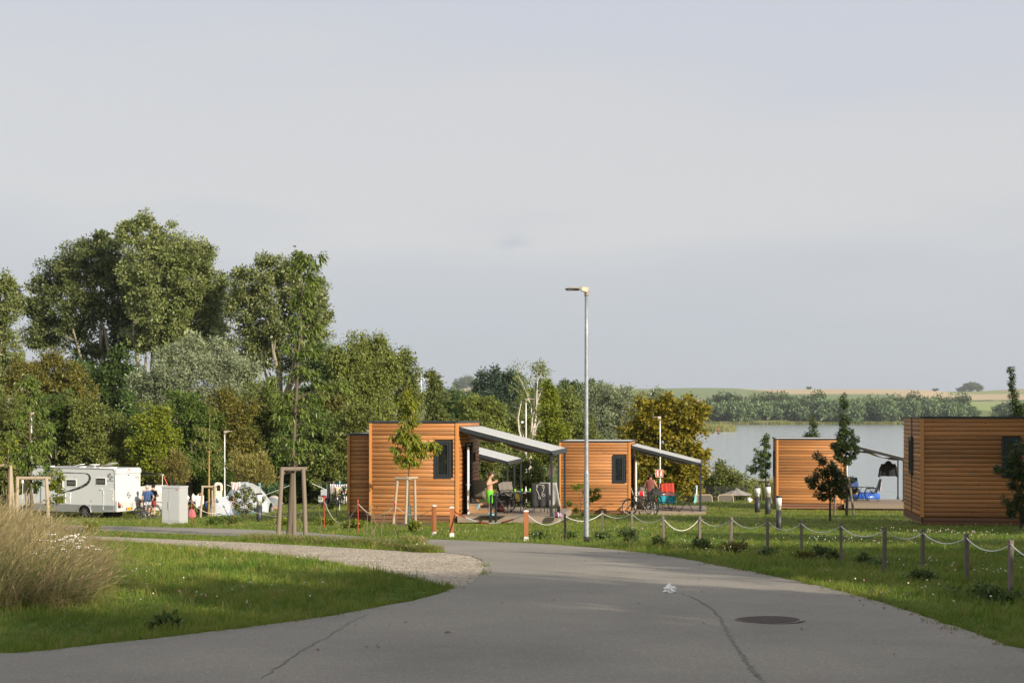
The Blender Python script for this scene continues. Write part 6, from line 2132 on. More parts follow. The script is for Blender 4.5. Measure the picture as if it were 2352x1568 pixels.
# dark mesh fence behind
root = th('mesh_fence', 'dark low mesh fence behind the shore loungers', 'fence', at(1600, 90))
MF = mat('mesh_fence_dark', (.035, .042, .045), .6)
q0, q1 = at(1596, 90) - root.location, at(1716, 90) - root.location
for i in range(6):
    MB().box(-.025, .025, -.025, .025, -.2, 1.0).build('fence_post', MF, root).location = q0.lerp(q1, i / 5)
m_ = MB()
for z in [.08 + .1 * i for i in range(10)]:
    m_.tube([q0 + Vector((0, 0, z)), q1 + Vector((0, 0, z))], .007, 4)
for i in range(60):
    m_.tube([q0.lerp(q1, i / 59) + Vector((0, 0, .05)), q0.lerp(q1, i / 59) + Vector((0, 0, 1.0))], .005, 4)
m_.build('wire_mesh', MF, root)
BEI = mat('lounger_beige', (.36, .28, .20), .7)
for k, dx in enumerate((1618, 1667)):
    p = at(dx, 82.5)
    root = th('sun_lounger', ['left beige lounger back by the shore fence', 'right beige lounger back by the shore fence'][k], 'lounger', p, .1, 'loungers at the shore')
    MB().tube([(-.45, 0, 0), (-.45, .05, .36), (-.36, .06, .46), (.36, .06, .46), (.45, .05, .36), (.45, 0, 0)], .035, 8).build('frame', BEI, root)
    MB().box(-.42, .42, .03, .05, .05, .43).build('backrest', mat('lounger_mesh', (.10, .085, .07), .8), root)
    MB().box(-.42, .42, .06, 1.4, .22, .26).build('seat', mat('lounger_mesh', (.10, .085, .07), .8), root)
p = at(1721, 80.5)
r_ = th('globe_light', 'small white globe on the grass rise', 'globe', p)
MB().ell((0, 0, .18), (.13, .13, .15)).build('globe', WHITE, r_)
MB().lathe([(.05, -.05), (.05, .05)], 8).build('base', BLACKP, r_)

# ---- garden barbecue chimney
pq = at(501, 86)
sq = 86 / FPX
BBQ = mat('cast_stone_cream', (.62, .57, .47), .8, var=.08)
root = th('garden_barbecue', 'cream stone barbecue with a tall chimney behind the tent', 'barbecue', pq, R(18))
zt = px(501, 1107, 86).z - pq.z
BLK = mat('opening_dark', (.012, .011, .01), .95)  # dark of the hollow openings put into the colour
MB().box(-.55, .55, -.35, .35, -.1, zt - 1.60).build('base', BBQ, root)
m_ = MB()
rows = []
for hw, hd_, z in ((.60, .42, zt - 1.60), (.58, .40, zt - 1.50), (.25, .24, zt - 1.02), (.22, .22, zt - .95), (.22, .22, zt - .52), (.25, .25, zt - .50), (.25, .25, zt - .18), (.18, .25, zt - .04), (.05, .25, zt)):
    rows.append([(-hw, -hd_, z), (hw, -hd_, z), (hw, hd_, z), (-hw, hd_, z), (-hw, -hd_, z)])
m_.grid(rows, False)
m_.build('hood', BBQ, root)
MB().prism([(-.11, zt - .50), (.11, zt - .50), (.11, zt - .22), (.06, zt - .15), (-.06, zt - .15), (-.11, zt - .22)], -.004, Matrix.Translation((0, -.252, 0))).build('smoke_opening', BLK, root)
MB().prism([(-.3, zt - 1.60), (.3, zt - 1.60), (.26, zt - 1.47), (.1, zt - 1.40), (-.1, zt - 1.40), (-.26, zt - 1.47)], -.004, Matrix.Translation((0, -.41, 0))).build('fire_opening', BLK, root)

# ---- white and blue dome tent
TENTW = mat('tent_white', (.44, .475, .53), .7, transl=.12, var=.05, vs=2, bump=.3, bs=3)
TENTB = mat('tent_blue', (.10, .17, .24), .7, transl=.1)
TENTG = mat('tent_grey', (.33, .33, .32), .8)
pt_ = at(562, 80)
st_ = 80 / FPX
root = th('dome_tent', 'large white dome tent with blue hem', 'tent', pt_)


def dome(xa, xb, y0, zt_, hw, nx=15, na=13, peak=.5, hem=.0):
    rows = []
    for i in range(nx):
        u = i / (nx - 1)
        x = xa + (xb - xa) * u
        k = max(math.sin(PI * min(max(u * (.5 / peak) if u < peak else .5 + (u - peak) * .5 / (1 - peak), 0.03), .97)), .05) ** .42
        rows.append([(x, y0 - math.cos(PI * j / (na - 1)) * hw * (.35 + .65 * k), max(zt_ * k * math.sin(PI * j / (na - 1)) ** .8, 0)) for j in range(na)])
    return rows


L0, L1 = (514 - 562) * st_, (622 - 562) * st_
rw = dome(L0, L1, 0, 75 * st_, 1.35, peak=.42)
solidify(MB().grid(rw).build('flysheet', TENTW, root), .01)
rb = [[(p0[0] + (p1[0] - p0[0]) * u, (p0[1] + (p1[1] - p0[1]) * u) * 1.02 - .01, p0[2] + (p1[2] - p0[2]) * u) for u in (0, .35, .7)] for p0, p1 in ((r_[0], r_[1]) for r_ in rw)]
solidify(MB().grid(rb).build('hem', TENTB, root), .01)
# pole sleeves over the fly
for i in (4, 7, 10):
    MB().tube([Vector(p) * 1.012 for p in rw[i]], .014, 5).build('pole_sleeve', mat('tent_sleeve', (.45, .48, .50), .7), root)
MB().grid([[Vector(p) * 1.014 for p in rw[i][3:7]] for i in (8, 9, 10, 11)]).build('window_flap', TENTG, root)
# porch with dark mouth
P0 = Vector(((478 - 562) * st_, -1.75, 0)); P1 = Vector(((500 - 562) * st_, -2.0, 0)); P2 = Vector(((547 - 562) * st_, -1.85, 0)); PT = Vector(((499 - 562) * st_, -1.5, 40 * st_)); PR = Vector(((532 - 562) * st_, -.9, 45 * st_)); PB = Vector(((549 - 562) * st_, -.6, .0))
solidify(MB().add([PT, P1, P2, PR, PB, PT + Vector((.5, .4, .05))], [(0, 1, 2), (0, 2, 3), (3, 2, 4), (0, 3, 5)]).build('porch', TENTW, root), .012)
MB().add([P0, P1 + Vector((-.03, 0, 0)), PT + Vector((-.03, 0, -.02)), P0 + Vector((.4, 1.2, .3))], [(0, 1, 2), (0, 2, 3)]).build('porch_mouth', BLK, root)  # black sheet standing in for the shade inside the porch
MB().add([P1, P2, P2.lerp(PR, .2), P1.lerp(P2, .5).lerp(PT, .2)], [(0, 1, 2, 3)]).build('porch_hem', TENTB, root).location = (0, -.03, 0)
for a, b in ((PT, P0 + Vector((-1.0, -.4, 0))), (Vector(rw[11][5]), Vector((L1 + .9, -.9, 0)))):
    MB().tube([a, b], .008, 4).build('guy_line', PROPE, root)
# small grey tent
pg = at(628, 88)
root = th('small_tent', 'small grey tent far behind the tall cherry', 'tent', pg)
rw = dome(-.55, .6, 0, .78, .6, 11, 11)
solidify(MB().grid(rw).build('flysheet', mat('tent_greige', (.40, .38, .34), .8), root), .01)
MB().grid([[(p[0] * 1.01, p[1] * 1.03, p[2] * 1.01) for p in r_[:4]] for r_ in rw]).build('hem', mat('tent_slate', (.16, .18, .19), .8), root)
MB().box(-.1, .4, -.95, -.65, 0, .14).build('groundsheet', mat('mat_salmon', (.45, .20, .14), .9), root)


# ---- rotary clothes dryers
def dryer(label, dx, Y, dyc, dyt, reach, rot, tilt=0.0):
    p = at(dx, Y)
    s_ = Y / FPX
    root = th('rotary_dryer', label, 'clothes dryer', p, rot, 'rotary clothes dryers')
    zc = px(dx, dyc, Y).z - p.z
    zt_ = px(dx, dyt, Y).z - p.z
    MB().tube([(0, 0, -.1), (0, 0, zc + .75)], .022, 8).build('pole', GALVL, root)
    TQ = mat('turquoise_plastic', (.06, .34, .36), .5)
    MB().lathe([(.06, zc - .05), (.06, zc + .05)], 8).build('lower_hub', TQ, root)
    MB().lathe([(.05, zc + .6), (.05, zc + .7)], 8).build('upper_hub', TQ, root)
    ends = []
    for k in range(4):
        a = PI / 2 * k
        e = Vector((math.cos(a) * reach, math.sin(a) * reach, zt_))
        MB().tube([(0, 0, zc), e], .014, 6).build('arm', GALVL, root)
        ends.append(e)
    m_ = MB()
    c = Vector((0, 0, zc))
    for j in range(5):
        u = .4 + .6 * j / 4
        q = [c.lerp(e, u) for e in ends]
        m_.tube(q + [q[0]], (.0022), 3, cap=False)
    m_.build('line', mat('line_teal', (.10, .38, .34), .6), root)
    return root, zc, zt_, ends


d1, zc1, zt1, en1 = dryer('rotary dryer with teal lines beside the tent', 597, 76, 1141, 1112, 1.75, R(12))
d2, zc2, zt2, en2 = dryer('rotary dryer hung with striped towels left of the cabin', 780, 72, 1138, 1109, 1.4, R(20))


def cloth(name, label, cat, p, rz, w_, h_, material, fold=.0, group=None, waves=3):
    """a hanging cloth pegged by its top edge"""
    rows = []
    for i in range(9):
        z = -h_ * i / 8
        rows.append([(w_ * (j / 14 - .5), .05 * math.sin(j / 14 * PI * 2 * waves + i * .2) * (.3 + i / 8) + .01, z - .035 * math.sin(j / 14 * PI) - .012 * math.sin(j * 1.7) * i / 8) for j in range(15)])
    o = solidify(MB().grid(rows).build(name, material, None, label, cat, group), .008)
    o.location = p
    o.rotation_euler = (0, 0, rz)
    return o


def stripes(name, cols, axis, freq, rough=.9):
    m = bpy.data.materials.new(name)
    m.use_nodes = True
    t = m.node_tree
    b = t.nodes['Principled BSDF']; b.inputs['Roughness'].default_value = rough
    tcn = N('ShaderNodeTexCoord', t); sp = N('ShaderNodeSeparateXYZ', t); L(tcn.outputs['Object'], sp.inputs[0], t)
    ml = N('ShaderNodeMath', t, operation='MULTIPLY'); L(sp.outputs[axis], ml.inputs[0], t); ml.inputs[1].default_value = freq
    fr = N('ShaderNodeMath', t, operation='FRACT'); L(ml.outputs[0], fr.inputs[0], t)
    rp = N('ShaderNodeValToRGB', t); rp.color_ramp.interpolation = 'CONSTANT'
    e = rp.color_ramp.elements
    for i, c in enumerate(cols):
        k = e[i] if i < 2 else e.new(.5)
        k.position = i / len(cols); k.color = (*c, 1)
    L(fr.outputs[0], rp.inputs[0], t); L(rp.outputs[0], b.inputs['Base Color'], t)
    return m


STN = stripes('towel_navy_stripes', [(.75, .74, .72), (.06, .06, .16)], 0, 9)
cloth('striped_towel', 'navy and white striped towel on the second dryer', 'towel', px(784, 1110.5, 71), .05, 1.15, .95, STN)
cloth('grey_shirt', 'grey brown shirt on the second dryer', 'shirt', px(766, 1117, 70.9), .1, .35, .75, mat('shirt_taupe', (.30, .25, .22), .9))
cloth('bright_bikini', 'pink and yellow swimwear on the second dryer', 'swimwear', px(793, 1121, 70.8), -.1, .3, .3, stripes('swim_stripes', [(.7, .12, .3), (.75, .6, .1), (.2, .6, .4), (.8, .7, .7)], 2, 5))
cloth('cream_shirt', 'cream shirt on the second dryer', 'shirt', px(777, 1117, 70.8), 0, .25, .45, mat('shirt_cream', (.72, .60, .45), .9))
cloth('dark_trousers', 'dark blue trousers on the second dryer', 'trousers', px(757, 1117, 71), .2, .25, .8, mat('trouser_navy', (.03, .035, .06), .9))
cloth('striped_shorts', 'white striped shorts hanging at the tent dryer', 'shorts', px(541, 1106, 77), 0, .5, .42, stripes('short_stripes', [(.78, .74, .74), (.45, .30, .34)], 0, 14))

# ================================================================== garden furniture, washing, small things
FRAME = mat('chair_frame_black', (.016, .017, .019), .4, met=.2)
SLING = mat('chair_sling_grey', (.10, .095, .085), .85, var=.15, vs=40)
SLINGB = mat('chair_sling_beige', (.22, .19, .15), .85, var=.1, vs=40)


def dp(corner, dx, dy, dz=0.0):
    """point of a deck's surface seen at a picture point"""
    z = corner.z + DZ
    Y = (EYE - z) * FPX / (dy - HY)
    return Vector(((dx - CX) * Y / FPX, Y, z + dz))


def chair(label, p, rz, sling=None, frame=None, group='folding garden chairs'):
    root = th('folding_chair', label, 'chair', p, rz, group)
    fr = frame or FRAME
    for s in (-1, 1):
        x = .27 * s
        MB().tube([(x, -.30, .012), (x, -.08, .36), (x, .14, .64)], .013, 7).build('leg', fr, root)
        MB().tube([(x * .94, .32, .012), (x * .94, .06, .36), (x * .94, -.14, .62)], .013, 7).build('leg', fr, root)
        MB().tube([(x * 1.04, -.26, .655), (x * 1.04, 0, .665), (x * 1.04, .26, .65)], .02, 6).build('armrest', fr, root)
        MB().tube([(x * .9, .16, .40), (x * .9, .24, .65), (x * .9, .42, 1.10)], .013, 7).build('back_rail', fr, root)
    MB().tube([(-.25, -.29, .03), (.25, -.29, .03)], .011, 6).build('stretcher', fr, root)
    MB().tube([(-.25, .31, .03), (.25, .31, .03)], .011, 6).build('stretcher', fr, root)
    rows = [[(x_, -.26 + .44 * i / 6, .43 - .025 * math.sin(PI * i / 6)) for x_ in (-.24, -.12, 0, .12, .24)] for i in range(7)]
    solidify(MB().grid(rows).build('seat', sling or SLING, root), .012)
    rows = [[(x_, .19 + .23 * i / 6 + .02 * math.sin(PI * i / 6), .44 + .66 * i / 6) for x_ in (-.24, -.12, 0, .12, .24)] for i in range(7)]
    solidify(MB().grid(rows).build('backrest', sling or SLING, root), .012)
    return root


def round_chair(label, p, rz, group='round armed garden chairs'):
    """steel chair with bowed arms and a rounded seat"""
    root = th('garden_chair', label, 'chair', p, rz, group)
    for s in (-1, 1):
        x = .27 * s
        MB().tube([(x, -.28, .012), (x * 1.02, -.27, .40), (x * 1.05, -.20, .60), (x * 1.05, -.02, .66), (x * 1.05, .16, .62), (x, .25, .46), (x * .96, .32, .012)], .014, 7).build('leg', FRAME, root)
        MB().tube([(x * .92, .14, .43), (x * .9, .24, .70), (x * .85, .33, .98)], .013, 7).build('back_rail', FRAME, root)
    MB().lathe([(.001, .41), (.22, .42), (.26, .435), (.26, .45), (.001, .44)], 16, (0, -.04, 0)).build('seat', SLING, root)
    rows = [[(x_, .16 + .19 * i / 6 + .05 * abs(x_), .48 + .50 * i / 6) for x_ in (-.23, -.12, 0, .12, .23)] for i in range(7)]
    solidify(MB().grid(rows).build('backrest', SLING, root), .012)
    return root


def garden_table(label, p, rz, r=.52, h=.73, rect=None):
    root = th('garden_table', label, 'table', p, rz, 'dark steel garden tables')
    if rect:
        MB().box(-rect[0], rect[0], -rect[1], rect[1], h - .03, h).build('tabletop', mat('table_glass', (.06, .065, .065), .12), root)
    else:
        MB().lathe([(.001, h - .025), (r, h - .025), (r, h), (.001, h + .001)], 28).build('tabletop', mat('table_glass', (.06, .065, .065), .12), root)
    for k in range(4):
        a = PI / 4 + PI / 2 * k
        c, s = math.cos(a), math.sin(a)
        pts = [(c * q, s * q, z) for q, z in ((r * .86, .012), (r * .55, .12), (r * .36, .30), (r * .36, .45), (r * .55, .62), (r * .86, h - .03))]
        MB().tube(pts, .016, 7).build('leg', FRAME, root)
    MB().tube([(math.cos(q) * r * .36, math.sin(q) * r * .36, .38) for q in [2 * PI * i / 16 for i in range(16)]], .012, 6, closed=True).build('ring', FRAME, root)
    return root


def draped(name, label, p, rz, material, w_=.55, front=.25, back=.6, top=1.10, yb=.42, lean=.23 / .66, cat='towel', group=None, seed=1, flare=.0):
    """a towel thrown over a chair back"""
    rg = random.Random(seed)
    path = []
    for i in range(6):
        u = i / 5
        path.append((yb - .025 - lean * front * (1 - u), top + .012 - front * (1 - u)))
    path += [(yb, top + .022), (yb + .025, top + .012)]
    for i in range(1, 11):
        u = i / 10
        path.append((yb + .03 - lean * back * u * .35, top + .01 - back * u))
    rows = []
    ph = rg.uniform(0, 6)
    for k, (y, z) in enumerate(path):
        amp = .034 * abs(k - 6) / 8
        fl = 1 + flare * max(k - 7, 0) / 10
        rows.append([(w_ * fl * (j / 12 - .5), y + amp * math.sin(j * 1.3 + ph) + .01 * rg.uniform(-1, 1) * (k > 8), z - .012 * math.sin(j * .9 + ph) * (k > 12)) for j in range(13)])
    o = solidify(MB().grid(rows).build(name, material, None, label, cat, group), .014)
    o.location = p
    o.rotation_euler = (0, 0, rz)
    return o


# ---- first terrace
TAUPE = mat('towel_taupe', (.165, .145, .13), .95, var=.15, vs=8, bump=.4, bs=50)
CHAR = mat('towel_charcoal', (.035, .033, .036), .95, var=.15, vs=10, bump=.4, bs=60)
LGREY = mat('towel_light_grey', (.40, .39, .38), .95, var=.1, vs=8, bump=.3, bs=40)
pt1 = dp(C1, 1192, 1178)
garden_table('round garden table laid with plates on the first terrace', pt1, RZ, .56)
pA = dp(C1, 1143, 1177.5)
chair('tall black folding chair between the boy and the laid table', pA, R(100))
pB = dp(C1, 1171, 1175)
round_chair('round armed chair under the taupe towel', pB, R(35))
draped('taupe_towel', 'long taupe towel over a chair left of the laid table', pB, R(35), TAUPE, .60, .28, .85, 1.02, .34, seed=2, flare=.2)
pC_ = dp(C1, 1243, 1179.5)
round_chair('round armed chair under the black towel', pC_, R(172))
tw = draped('black_towel', 'black towel with a white line drawing over a chair back', pC_, R(172), CHAR, .60, .22, .80, 1.04, .35, seed=3, flare=.12)
prt = mat('towel_print_white', (.62, .60, .62), .9)


def on_back(u, v):      # u across, v down the hanging side
    return (u, .35 + .054 - (.23 / .66) * .8 * v * .35 * 0 - .09 * v, 1.04 - .80 * v)


def curve_print(pts):
    m_ = MB().tube([on_back(*p) for p in pts], .007, 5)
    return m_.build('print', prt, tw)


curve_print([(.10, .02), (.08, .14), (.13, .20), (.10, .02)])
curve_print([(-.12, .02), (-.15, .10), (-.10, .22), (-.08, .10), (-.12, .02)])
curve_print([(.10, .05), (0, .02), (-.12, .05)])
curve_print([(.13, .20), (.09, .30), (.04, .42), (.03, .52)])
curve_print([(-.15, .12), (-.12, .30), (-.06, .36), (-.10, .46)])
curve_print([(.03, .52), (.05, .60), (.0, .66), (-.03, .58), (.04, .53)])
curve_print([(-.06, .46), (-.14, .42), (-.18, .48), (-.10, .52), (-.06, .46)])
pD = dp(C1, 1264, 1177)
round_chair('round armed chair under the pale grey towel', pD, R(165))
draped('grey_towel', 'pale grey bath towel over the rear right chair', pD, R(165), LGREY, .62, .25, .8, 1.04, .35, seed=4, flare=.45)
pE_ = dp(C1, 1105, 1172)
chair('beige folding chair beside the cabin wall behind the boy', pE_, R(160), SLINGB, mat('chair_frame_grey', (.3, .3, .29), .4, met=.4))
PLATE = mat('plate_white', (.78, .78, .76), .3)
for k, (dx, dy) in enumerate([(-.32, -.12), (-.05, .2), (.27, -.16)]):
    r_ = th('plate', ['white plate at the left end of the laid table', 'white plate in the middle of the laid table', 'white plate at the right end of the laid table'][k], 'plate', pt1 + Vector((dx, dy, .734)), 0, 'white plates')
    MB().lathe([(.001, .002), (.075, .0), (.115, .022), (.12, .026), (.11, .024), (.07, .006), (.001, .006)], 20).build('dish', PLATE, r_)
GREEN = mat('cup_green', (.16, .50, .02), .4)
for k, (dx, dy) in enumerate([(-.14, -.2), (.1, -.08), (.38, .1)]):
    r_ = th('drinking_cup', ['bright green cup, leftmost on the laid table', 'bright green cup, tallest looking in the middle of the table', 'bright green cup, rightmost on the laid table'][k], 'cup', pt1 + Vector((dx, dy, .734)), 0, 'green drinking cups')
    MB().lathe([(.001, .001), (.026, 0), (.036, .115), (.033, .115), (.024, .004), (.001, .004)], 16).build('cup', GREEN, r_)
r_ = th('salt_bottle', 'small white bottle beside the right cup', 'bottle', pt1 + Vector((.24, .05, .734)))
MB().lathe([(.001, 0), (.03, 0), (.032, .08), (.012, .14), (.012, .19), (.001, .19)], 12).build('bottle', PLATE, r_)
# doormat
pmt = dp(C1, 1128, 1186)
r_ = th('door_mat', 'black door mat on the first terrace', 'mat', pmt, RZ)
MB().box(-.4, .45, -.22, .25, .002, .018).build('mat', mat('rubber_mat', (.02, .02, .021), .9, bump=.6, bs=120), r_)
# sandals on the step
for k in (0, 1):
    q = loc2w(C1, C1W + .32, 1.55 + .16 * k, SKH + .33 * .98 + .015)
    r_ = th('sandal', ['black sandal at the front of the door step', 'black sandal at the back of the door step'][k], 'sandal', q, R(80), 'pair of black sandals')
    MB().box(-.045, .045, -.13, .13, 0, .03).build('sole', BLACKP, r_)
    MB().tube([(-.05, -.05, .02), (-.03, -.05, .08), (.03, -.05, .08), (.05, -.05, .02)], .014, 6).build('strap', BLACKP, r_)
# hand rail at the deck edge
ph = at(1132, 47.3)
r_ = th('hand_rail', 'short dark steel hand rail at the terrace edge', 'hand rail', ph, R(-25))
hh = px(1132, 1136, 47.3).z - ph.z
for y in (-.07, .10):
    MB().box(-.035, .035, y - .02, y + .02, -.15, hh).build('post', ANTH, r_).location = (y * .6, 0, 0)
MB().box(-.04, .05, -.09, .12, hh, hh + .025).box(-.02, .03, -.05, .08, hh * .36, hh * .39).build('rail', mat('rail_grey', (.20, .22, .24), .4, met=.3), r_)
# cycle helmet
phm = dp(C1, 1282, 1189)
r_ = th('cycle_helmet', 'red and blue patterned helmet lying by the awning post', 'helmet', phm, .4)
MB().lathe([(.10, .02), (.125, .06), (.12, .12), (.085, .17), (.04, .19), (.001, .195)], 14).build('shell', stripes('helmet_pattern', [(.45, .02, .03), (.05, .09, .30), (.6, .58, .6), (.05, .06, .2)], 0, 11, .4), r_)
MB().lathe([(.105, .005), (.118, .03), (.10, .03)], 14).build('rim', BLACKP, r_)
# pink beach bag
r_ = th('beach_bag', 'pink striped beach bag under the taupe towelled chair', 'bag', dp(C1, 1150, 1174), .3)
MB().lathe([(.13, 0), (.16, .12), (.14, .30), (.13, .30)], 12).build('bag', stripes('bag_pink', [(.7, .05, .2), (.7, .35, .05), (.75, .6, .55)], 2, 7), r_)
MB().tube([(-.1, 0, .3), (-.06, 0, .42), (.06, 0, .42), (.1, 0, .3)], .01, 5).build('handle', PLATE, r_)

# ---- second terrace
pt2 = dp(C2, 1527, 1172)
garden_table('steel garden table on the second terrace', pt2, RZ, .55, .73, (.62, .42))
TURQ = mat('towel_turquoise', (.025, .26, .33), .95, var=.12, vs=6, bump=.3, bs=40)
REDT = stripes('towel_red_plaid', [(.42, .03, .02), (.30, .025, .02), (.50, .07, .02), (.36, .03, .02)], 0, 6)
pF = dp(C2, 1536, 1166.5)
chair('folding chair under the red towel', pF, R(5))
draped('red_towel', 'red plaid towel over a chair behind the second table', pF, R(5), REDT, .66, .42, .75, 1.13, .43, seed=6, flare=.1)
cloth('turquoise_towel', 'wide turquoise towel hanging below the second table', 'towel', pF + Vector((-.12, -.36, .73)), 0, .85, .46, TURQ, waves=2.5)
pG = dp(C2, 1577, 1174)
chair('dark folding chair seen from the side at the right table end', pG, R(-100))
draped('striped_beach_towel', 'turquoise and grey towel over the right folding chair', pG, R(-100), stripes('towel_teal_grey', [(.12, .42, .42), (.10, .11, .13), (.14, .46, .45)], 2, 1.6), .50, .35, .80, 1.12, .43, seed=7)
draped('white_towel', 'white hand towel on top of the turquoise one', pG + Vector((.0, -.05, .02)), R(-100), mat('towel_white', (.62, .61, .62), .95, bump=.3), .26, .30, .45, 1.15, .44, seed=8)
chair('beige high backed chair behind the woman', dp(C2, 1477, 1168), R(-12), SLINGB)
chair('pale steel chair by the second cabin door', dp(C2, 1466, 1169.5), R(95), SLINGB, mat('chair_frame_pale', (.45, .43, .40), .4, met=.3))
r_ = th('black_bag', 'black bag on the left end of the second table', 'bag', pt2 + Vector((-.40, .02, .732)), .2)
m_ = MB()
for a, b_, z0, z1 in ((.20, .13, 0, .20), (.17, .11, .20, .27)):
    m_.box(-a, a, -b_, b_, z0, z1)
m_.build('body', mat('bag_black', (.012, .012, .014), .7), r_)
MB().tube([(-.1, -.05, .27), (-.06, -.05, .36), (.06, -.05, .36), (.1, -.05, .27)], .012, 6).build('handle', mat('bag_black', (.012, .012, .014), .7), r_)
r_ = th('tin_can', 'small white tin on the second table', 'can', pt2 + Vector((-.08, -.22, .732)))
MB().lathe([(.001, 0), (.04, 0), (.04, .05), (.001, .05)], 12).build('can', PLATE, r_)

# ---- terrace at the lake
pt4 = dp(C4, 1980, 1150)
garden_table('steel table on the lakeside terrace', pt4, RZ, .55, .73, (.55, .40))
chair('folding chair facing the lakeside table', dp(C4, 2003, 1150.5), R(-95))
draped('lilac_towel', 'lilac towel over the lakeside folding chair', dp(C4, 2003, 1150.5), R(-95), mat('towel_lilac', (.36, .33, .40), .95), .35, .2, .62, 1.12, .43, seed=9)
chair('chair under the colourful beach towel at the lakeside table', dp(C4, 1965, 1148.5), R(20))
draped('colourful_towel', 'blue beach towel with orange top on a lakeside chair', dp(C4, 1965, 1148.5), R(20), stripes('towel_lake', [(.04, .08, .22), (.35, .22, .05), (.03, .06, .20), (.05, .10, .25), (.48, .10, .03)], 2, .88), .72, .5, .85, 1.12, .43, seed=10)
pp_ = at(1986, 76.5)
r_ = th('inflatable_boat', 'blue inflatable boat beside the lakeside terrace', 'inflatable boat', pp_, R(20))
MB().tube([(math.cos(q) * .62, math.sin(q) * .5, .42 + .03 * math.cos(q)) for q in [2 * PI * i / 24 for i in range(24)]], .24, 12, closed=True).build('tube', mat('inflatable_blue', (.02, .10, .46), .35), r_)
MB().box(-.55, .55, -.42, .42, .12, .3).build('floor', mat('inflatable_blue', (.02, .10, .46), .35), r_)
# black hoodie on a hanger
pj = px(2040.5, 1061, 70.2)
r_ = th('hooded_jacket', 'black hooded jacket hanging from the lakeside awning', 'jacket', pj, RZ)
BLKC = mat('jacket_black', (.012, .012, .013), .9, bump=.4, bs=10)
sj = 70.2 / FPX
rows = []
for i, (z, hw, hd_) in enumerate(((0, 5, 3), (-3, 9, 4), (-6, 14, 4.5), (-12, 15.5, 5), (-20, 16.5, 5), (-30, 18, 5.2), (-32, 17.5, 5))):
    rows.append([(math.cos(q) * hw * sj, math.sin(q) * hd_ * sj, z * sj + .004 * math.sin(5 * q)) for q in [2 * PI * j / 16 for j in range(17)]])
MB().grid(rows).add([q_ for q_ in rows[-1][:-1]], [tuple(range(16))]).build('body', BLKC, r_)
for s in (-1, 1):
    MB().tube([(s * 11 * sj, 0, -5 * sj), (s * 17 * sj, 0, -16 * sj), (s * 21 * sj, -.02, -34 * sj)], [.10, .085, .06], 10).build('sleeve', BLKC, r_)
MB().ell((0, -.03, -1.5 * sj), (.14, .11, .10)).build('hood', BLKC, r_)
MB().tube([(0, 0, 0), (0, 0, .10), (.03, 0, .13)], .006, 5).build('hanger_hook', STEEL, r_)
# small helper: hanger bar fixed to the awning gutter
MB().tube([(-.2, 0, .0), (0, 0, .03), (.2, 0, .0)], .008, 5).build('hanger', mat('hanger_wood', (.35, .2, .09), .6), r_)

# ---- behind the first terrace: yellow tarpaulin and far yellow tent, drying rack
YEL = mat('tarp_yellow', (.52, .38, .04), .8, transl=.2, var=.08, vs=2)
pty = at(1160, 70)
r_ = th('tarpaulin', 'yellow tarpaulin stretched behind the first terrace', 'tarpaulin', pty)
s7 = 70 / FPX
rows = []
for i in range(9):
    u = i / 8
    x = (1098 + 100 * u - 1160) * s7
    zt_ = px(1160, 1118 + 10 * u, 70).z - pty.z + .06 * math.sin(PI * u) * -1
    rows.append([(x, .6 - 1.2 * j / 4 - .15 * math.sin(PI * u), zt_ - (zt_ - .25) * (j / 4) ** 1.3 * (.35 + .65 * abs(u - .35))) for j in range(5)])
solidify(MB().grid(rows).build('sheet', YEL, r_), .01)
for x in ((1097 - 1160) * s7, (1200 - 1160) * s7):
    MB().tube([(x, .62, -.1), (x, .62, rows[0][0][2] + .1)], .015, 6).build('pole', mat('pole_yellow', (.5, .38, .05), .6), r_)
pf = at(1258, 82)
r_ = th('pavilion_tent', 'far yellow pavilion roof beside the second cabin', 'tent', pf)
zf = px(1258, 1112, 82).z - pf.z
ze = px(1258, 1124, 82).z - pf.z
solidify(MB().add([(0, 0, zf), (-.9, -.9, ze), (.9, -.9, ze), (.9, .9, ze), (-.9, .9, ze)], [(0, 1, 2), (0, 2, 3), (0, 3, 4), (0, 4, 1)]).build('roof', YEL, r_), .01)
for sx in (-1, 1):
    for sy in (-1, 1):
        MB().tube([(sx * .87, sy * .87, -.1), (sx * .87, sy * .87, ze)], .02, 6).build('pole', GALVL, r_)
for k, (dx, w_, m_) in enumerate([(1252, .22, mat('cloth_orange', (.45, .14, .03), .9)), (1266, .34, mat('cloth_blue', (.14, .22, .42), .9)), (1278, .16, mat('cloth_red', (.55, .03, .03), .9))]):
    cloth(['orange_cloth', 'blue_cloth', 'red_cloth'][k], ['orange cloth drying under the far yellow pavilion', 'blue cloth drying under the far yellow pavilion', 'red cloth drying against the second cabin corner'][k], 'cloth', px(dx, 1126, 81), 0, w_, .55 if k < 2 else .9, m_)


# ================================================================== bicycles
TYRE = mat('tyre_black', (.015, .015, .015), .85)
ALU = mat('bike_alu', (.5, .5, .5), .35, met=.8)


